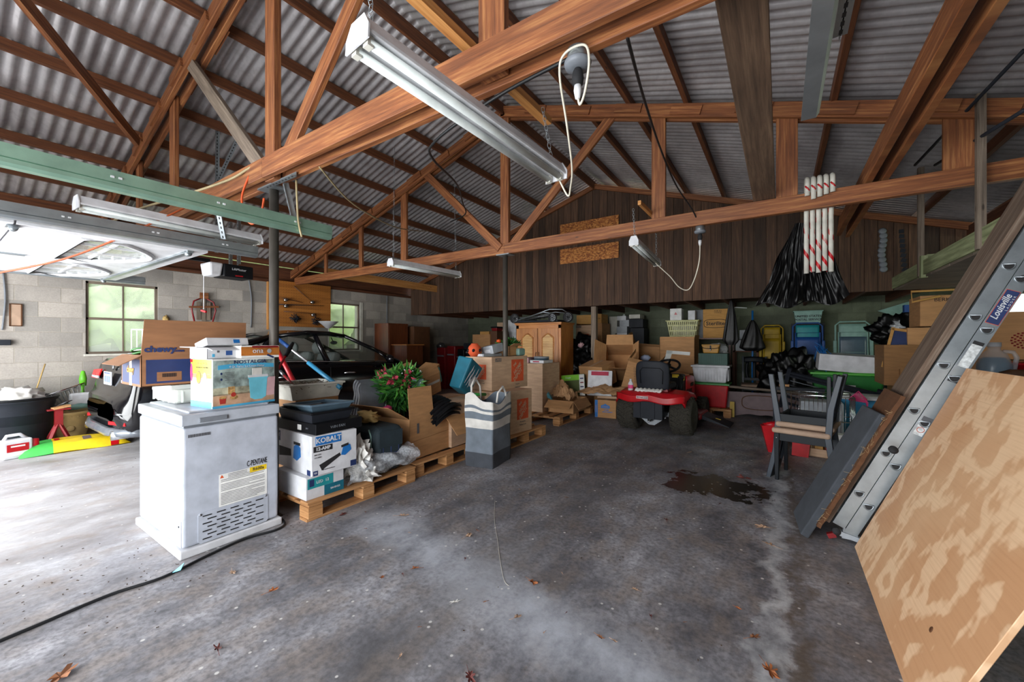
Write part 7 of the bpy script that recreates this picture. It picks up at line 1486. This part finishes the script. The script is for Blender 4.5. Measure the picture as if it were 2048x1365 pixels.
# ladder
o = thing('extension_ladder', 'aluminium extension ladder leaning against the right side with blue name label', 'ladder', (.38, 3.36, 0)); u_ = Vector((.412, 0, .911)).normalized(); n_ = Vector((u_.z, 0, -u_.x)); L_ = 3.15
# local frame: u_ along the rails, n_ towards the right and down, Y across
def rail(q, off, y, Ln, t0=0):
    c0 = n_ * off + Vector((0, y, 0)) + u_ * t0; c1 = c0 + u_ * Ln
    q.beam(c0, c1, .0025, .066, up=n_); 
    for s_ in (-1, 1): q.beam(c0 + n_ * s_ * .032 + Vector((0, .014, 0)), c1 + n_ * s_ * .032 + Vector((0, .014, 0)), .028, .003, up=n_)
for k, (off, nm, t0) in enumerate(((-.095, 'fly_rail', .06), (-.024, 'base_rail', .03))):
    for y, yy in ((0, 'near'), (.40, 'far')):
        q = MB(); rail(q, off, y, L_, t0); r_ = q.build(nm, 'galv', o)
    for i in range(10):
        t_ = .26 + i * .3048 + (.05 if k == 0 else 0); c_ = n_ * off + u_ * t_; q = MB(); pts = [(.022 * math.cos(a_), .014 - .030 * max(0, math.sin(a_)) + .0) for a_ in [j * math.pi / 10 for j in range(11)]]
        q.prism([(x, z) for x, z in pts], .40, (c_ + Vector((0, .0, 0)), (1, 0, 0), (0, 0, 1)))
        q.v = [(x, y if abs(y) < 1 else y, z) for x, y, z in q.v]; q.v = [(x, abs(y), z) for x, y, z in q.v]; q.build('rung', 'galv', o)
        q = MB(); q.prism([(x * .82, z * .82) for x, z in pts], .004, (c_ + Vector((0, -.003, 0)), (1, 0, 0), (0, 0, 1))); q.build('rung_hollow', 'print_black', o)
        q = MB(); q.tube([c_ + Vector((x * 1.12, -.003, z * 1.12)) for x, z in pts], .0035, 5, closed=True); q.build('rung_flare', 'galv', o)
def on_rail(t_, off, w_, h_, mat, name, y=-.003):
    q = MB(); c_ = n_ * off + u_ * t_ + Vector((0, y, 0)); q.prism([(-w_ / 2, -h_ / 2), (w_ / 2, -h_ / 2), (w_ / 2, h_ / 2), (-w_ / 2, h_ / 2)], .0006, (c_, u_, -n_)); return q.build(name, mat, o), c_
lb, c_ = on_rail(1.62, -.024, .20, .056, 'hdorange', 'name_label_border', -.0022); lb, c_ = on_rail(1.62, -.024, .195, .052, 'navy', 'name_label', -.0032)
letters('Louisville', .043, 'white', lb, c_ + Vector((0, -.0016, 0)) - n_ * .007 - u_ * .0, u_, -n_, bold=.0006, sx=.9, shear=.3); letters('L A D D E R', .013, 'white', lb, c_ + Vector((0, -.0016, 0)) + n_ * .018 + u_ * .03, u_, -n_, sx=1.3)
M('label_worn', 'cdd0d0', .5, var=.25, nscale=60)
for t_, w_, h_, m_, nm in ((1.33, .16, .045, 'label_worn', 'caution_label'), (1.40, .02, .045, 'print_black', 'caution_heading'), (1.17, .035, .05, 'print_black', 'black_label'), (.90, .03, .045, 'print_grey', 'small_label'), (.84, .09, .045, 'label_worn', 'worn_label')): on_rail(t_, -.024, w_, h_, m_, nm, -.0025 if m_ != 'print_black' else -.0035)
letters('CAUTION', .014, 'label_white', o, n_ * -.024 + u_ * 1.40 + Vector((0, -.0048, 0)), -n_, -u_ * -1 if False else u_, bold=.0004) if False else None
q = MB(); c_ = n_ * -.024 + u_ * .83 + Vector((0, -.004, 0)); q.tube([c_ + u_ * (.016 * math.cos(a_)) + n_ * (.016 * math.sin(a_)) for a_ in [k * math.pi / 10 for k in range(20)]], .0015, 4, closed=True); q.build('prohibition_ring', 'hdorange', o)
q = MB(); c_ = n_ * -.024 + u_ * 1.80 ; q.lathe([(0, 0), (.012, 0), (.01, .004), (0, .005)], c_, 12, rot=(90, 0, 0)); q.build('rivet', 'steel', o)
q = MB(); c_ = n_ * -.02 + u_ * .03; q.box(c_ + Vector((0, .01, -.0)), (.10, .04, .03), (0, 12, 0)); q.prism([(-.04, -.02), (.05, -.02), (.03, .04), (-.03, .05)], .03, (c_ + Vector((0, .03, 0)), (1, 0, 0), (0, 0, 1))); q.build('ladder_shoe', 'grey_light', o); q = MB(); q.box(Vector((-.10, -.02, .03)), (.045, .03, .03), (0, -25, 0)); q.build('red_end_cap', 'red_dark', o)
for t_, off in ((.06, -.12), (.67, -.108)): q = MB(); q.lathe([(0, -.012), (.022, -.012), (.022, .012), (0, .012)], n_ * off + u_ * t_ + Vector((0, -.135, 0)), 18, rot=(90, 0, 0)); q.build('guide_wheel', 'black_rubber', o)
# plank lying on the ladder, wood strip and black foam
def slab(name, label, cat, mat, x0, z0, t0, t1, y0, y1, th, off, bevel=.004, rag=False, seed=0):
    c_ = Vector((.38, 0, 0)) + n_ * off
    if not rag:
        q = MB(); q.box(((c_ + u_ * ((t0 + t1) / 2)).x, (y0 + y1) / 2, (c_ + u_ * ((t0 + t1) / 2)).z), (t1 - t0, y1 - y0, th), Matrix((u_, Vector((0, 1, 0)), u_.cross(Vector((0, 1, 0))))).transposed()); return tag(q.build(name, mat, bevel=bevel), label, cat)
    q = MB(); nv = u_.cross(Vector((0, 1, 0)))
    def fn(u, v, s_):
        yy = y0 + (y1 - y0) * v + (.025 * noise.noise((u * 22, seed, v)) if v < .05 or v > .95 else 0); tt = t0 + (t1 - t0) * u; return c_ + u_ * tt + Vector((0, yy, 0)) + nv * (s_ * th / 2 + .006 * noise.noise((u * 14, v * 5, seed)))
    q.grid(lambda u, v: fn(u, v, 1), 40, 8, smooth=False); q.grid(lambda u, v: fn(u, 1 - v, -1), 40, 8, smooth=False)
    q.grid(lambda u, v: fn(u, 0, 2 * v - 1), 40, 1, smooth=False); q.grid(lambda u, v: fn(u, 1, 1 - 2 * v), 40, 1, smooth=False); q.grid(lambda u, v: fn(1, u, 1 - 2 * v), 8, 1, smooth=False); q.grid(lambda u, v: fn(0, u, 2 * v - 1), 8, 1, smooth=False)
    return tag(q.build(name, mat), label, cat)
slab('weathered_plank', 'long weathered grey-brown plank leaning on the left side of the ladder', 'plank', 'old_plank', 0, 0, .04, 3.05, 3.37, 3.70, .038, -.155)
slab('frayed_board', 'rusty brown frayed board sandwiched between the black foam and the plank', 'board', 'rust', 0, 0, .02, .98, 3.23, 3.68, .022, -.20, rag=True, seed=3)
M('fray', 'b39a72', .9)
q = MB(); rng = random.Random(6)
for k in range(45): t_ = rng.uniform(.05, .9); c_ = Vector((.38, 3.225, 0)) + n_ * -.215 + u_ * t_; q.tube([c_, c_ + Vector((rng.gauss(0, .01), -.01, rng.gauss(0, .01))), c_ + Vector((rng.gauss(-.01, .014), -.016, rng.gauss(-.01, .014)))], .0007, 4)
tag(q.build('frayed_threads', 'fray'), 'pale frayed threads along the edge of the black foam slab', 'threads', kind='stuff')
def foamslab():
    A0, A1 = Vector((.08, 3.66, .02)), Vector((.11, 3.26, .02)); B0, B1 = Vector((.475, 3.66, .86)), Vector((.505, 3.27, .86)); nn = (B0 - A0).cross(A1 - A0).normalized(); nn = nn if nn.x > 0 else -nn; th = .05; q = MB()
    q.add([A0, A1, B1, B0] + [p + nn * th for p in (A0, A1, B1, B0)], [(0, 1, 2, 3), (7, 6, 5, 4), (0, 4, 5, 1), (1, 5, 6, 2), (2, 6, 7, 3), (3, 7, 4, 0)]); return q.build('foam_slab', 'foam_black', bevel=.008)
tag(foamslab(), 'thick black felt-covered foam slab leaning low against the ladder', 'foam')
# ================================================================== FLOOR DETAILS
cord('black_cable', 'black cable lying along the concrete past the freezer foot', [(-2.77, -.35, .009), (-2.78, .1, .009), (-2.80, .30, .009), (-2.83, .55, .009), (-2.80, .75, .009), (-2.86, .98, .009), (-2.90, 1.2, .009), (-2.86, 1.38, .009), (-2.95, 1.47, .009), (-3.3, 1.5, .009)], .008, 'cord_black')
q = MB(); q.prism([(0, 0), (.05, .0), (.035, .045)], .002, (PF(345, 1146, .012), (.8, .5, .3), (-.3, .7, .6))); tag(q.build('blue_tag', 'cyan_bucket'), 'small pale blue paper tag beside the black cable', 'tag')
cord('thin_thread', 'thin pale string lying curled on the concrete in the middle', [PF(990, 1000, .002), PF(989, 1040, .002), PF(995, 1080, .002), PF(1000, 1120, .002), PF(1008, 1160, .002), PF(1018, 1172, .002)], .0008, 'cord_white', cat='string')
def leaf(px, py, s_, mat, label, seed, lobed=True):
    rng = random.Random(seed); c_ = PF(px, py, .004); o_a = rng.uniform(0, 6.3); pts = []
    n = 22
    for k in range(n):
        a_ = k * 2 * math.pi / n; r_ = s_ * (.5 + .5 * abs(math.cos(a_ / 2)) ** .5) * ((1 if k % 3 else .48) if lobed else 1) * (1 - .35 * abs(math.sin(a_))) * rng.uniform(.85, 1.1); pts.append((r_ * math.cos(a_), r_ * .62 * math.sin(a_)))
    m_ = Matrix.Rotation(o_a, 3, 'Z'); vs = [c_ + m_ @ Vector((x, y, .25 * s_ * noise.noise((x * 40, y * 40, seed)) + abs(y) * .35 + .002)) for x, y in pts] + [c_ + Vector((0, 0, .002))]
    q = MB(); q.add(vs, [(k, (k + 1) % n, n) for k in range(n)]); q.tube([c_ + Vector((0, 0, .003)), c_ + m_ @ Vector((-s_ * 1.3, .1 * s_, .002))], .001, 4)
    return tag(q.build('fallen_leaf', mat), label, 'leaf', 'fallen leaves on the concrete')
LV = [(1540, 1342, .045, 'leaf_orange', 'orange-brown oak leaf at the bottom edge of the floor'), (1508, 1275, .03, 'leaf_brown', 'dark curled leaf near the slab joint in front'), (1065, 1165, .035, 'leaf_orange', 'tan oak leaf in the middle foreground'), (937, 1072, .035, 'leaf_pale', 'pale oak leaf beyond the white floor stain at left centre'), (545, 1182, .03, 'leaf_orange', 'orange leaf lying right of the freezer foot'), (832, 1137, .025, 'leaf_orange', 'rust-coloured leaf on the left of the white stain'), (765, 1155, .018, 'leaf_orange', 'tiny orange leaf fragment left of the white stain'), (1332, 1040, .025, 'leaf_red', 'dark red leaf left of the slab joint'), (1440, 1008, .022, 'leaf_red', 'maroon leaf just before the puddle'), (1490, 957, .07, 'leaf_red', 'big damp reddish leaf lying in the puddle'), (1525, 1055, .05, 'leaf_pale', 'large pale oak leaf beside the slab joint'), (1540, 1090, .04, 'leaf_pale', 'pale broken leaf by the joint below the foam slab'), (435, 1298, .03, 'leaf_red', 'dark purple leaf in the lower left foreground'), (685, 1030, .035, 'leaf_red', 'red leaf at the foot of the first pallet'), (805, 1032, .04, 'leaf_pale', 'pale curled leaf off the pallet corner'), (465, 1145, .03, 'leaf_pale', 'pale leaf close to the black cable'), (120, 1355, .06, 'leaf_brown', 'brown leaf at the bottom left edge'), (1270, 1180, .02, 'leaf_pale', 'small grey leaf chip in the centre floor'), (1035, 1235, .025, 'leaf_pale', 'pale leaf at the left rim of the white stain'), (910, 1205, .03, 'cloth_white', 'whitish flattened leaf in the middle foreground'), (940, 1355, .035, 'leaf_red', 'brick red leaf at the bottom centre edge'), (1380, 905, .03, 'leaf_pale', 'pale leaf in front of the mower chute'), (1200, 1275, .02, 'leaf_brown', 'small brown leaf in the lower middle')]
for i, (px, py, s_, m_, lb) in enumerate(LV): leaf(px, py, s_ * 1.35, m_, lb, i)
rng = random.Random(31); SC = [(m_, 'tiny torn %s leaf scrap on the open concrete floor' % c_) for m_, c_ in (('leaf_pale', 'pale'), ('leaf_brown', 'brown'), ('leaf_orange', 'orange-brown'), ('leaf_red', 'dark red'))]
for i in range(34): leaf(rng.uniform(620, 1560), rng.uniform(990, 1340) if i % 3 else rng.uniform(900, 1000), rng.uniform(.008, .02), *SC[i % 4], 40 + i)['group'] = 'torn leaf scraps'
rng = random.Random(12); q = MB()
for k in range(260):
    if k % 3: x, y = rng.gauss(-3.1, .35), rng.uniform(-.3, 1.6)
    else: x, y = rng.uniform(-6, .4), rng.uniform(.6, 5)
    if -3.8 < x < -2.9 and .85 < y < 1.46: continue
    a_ = rng.uniform(0, 6.3); L_ = rng.uniform(.002, .012); q.beam((x, y, .002), (x + L_ * math.cos(a_), y + L_ * math.sin(a_), .003), rng.uniform(.002, .005), .002)
tag(q.build('floor_debris', 'dirt'), 'scattered bits of dirt and twig over the concrete', 'debris', kind='stuff')
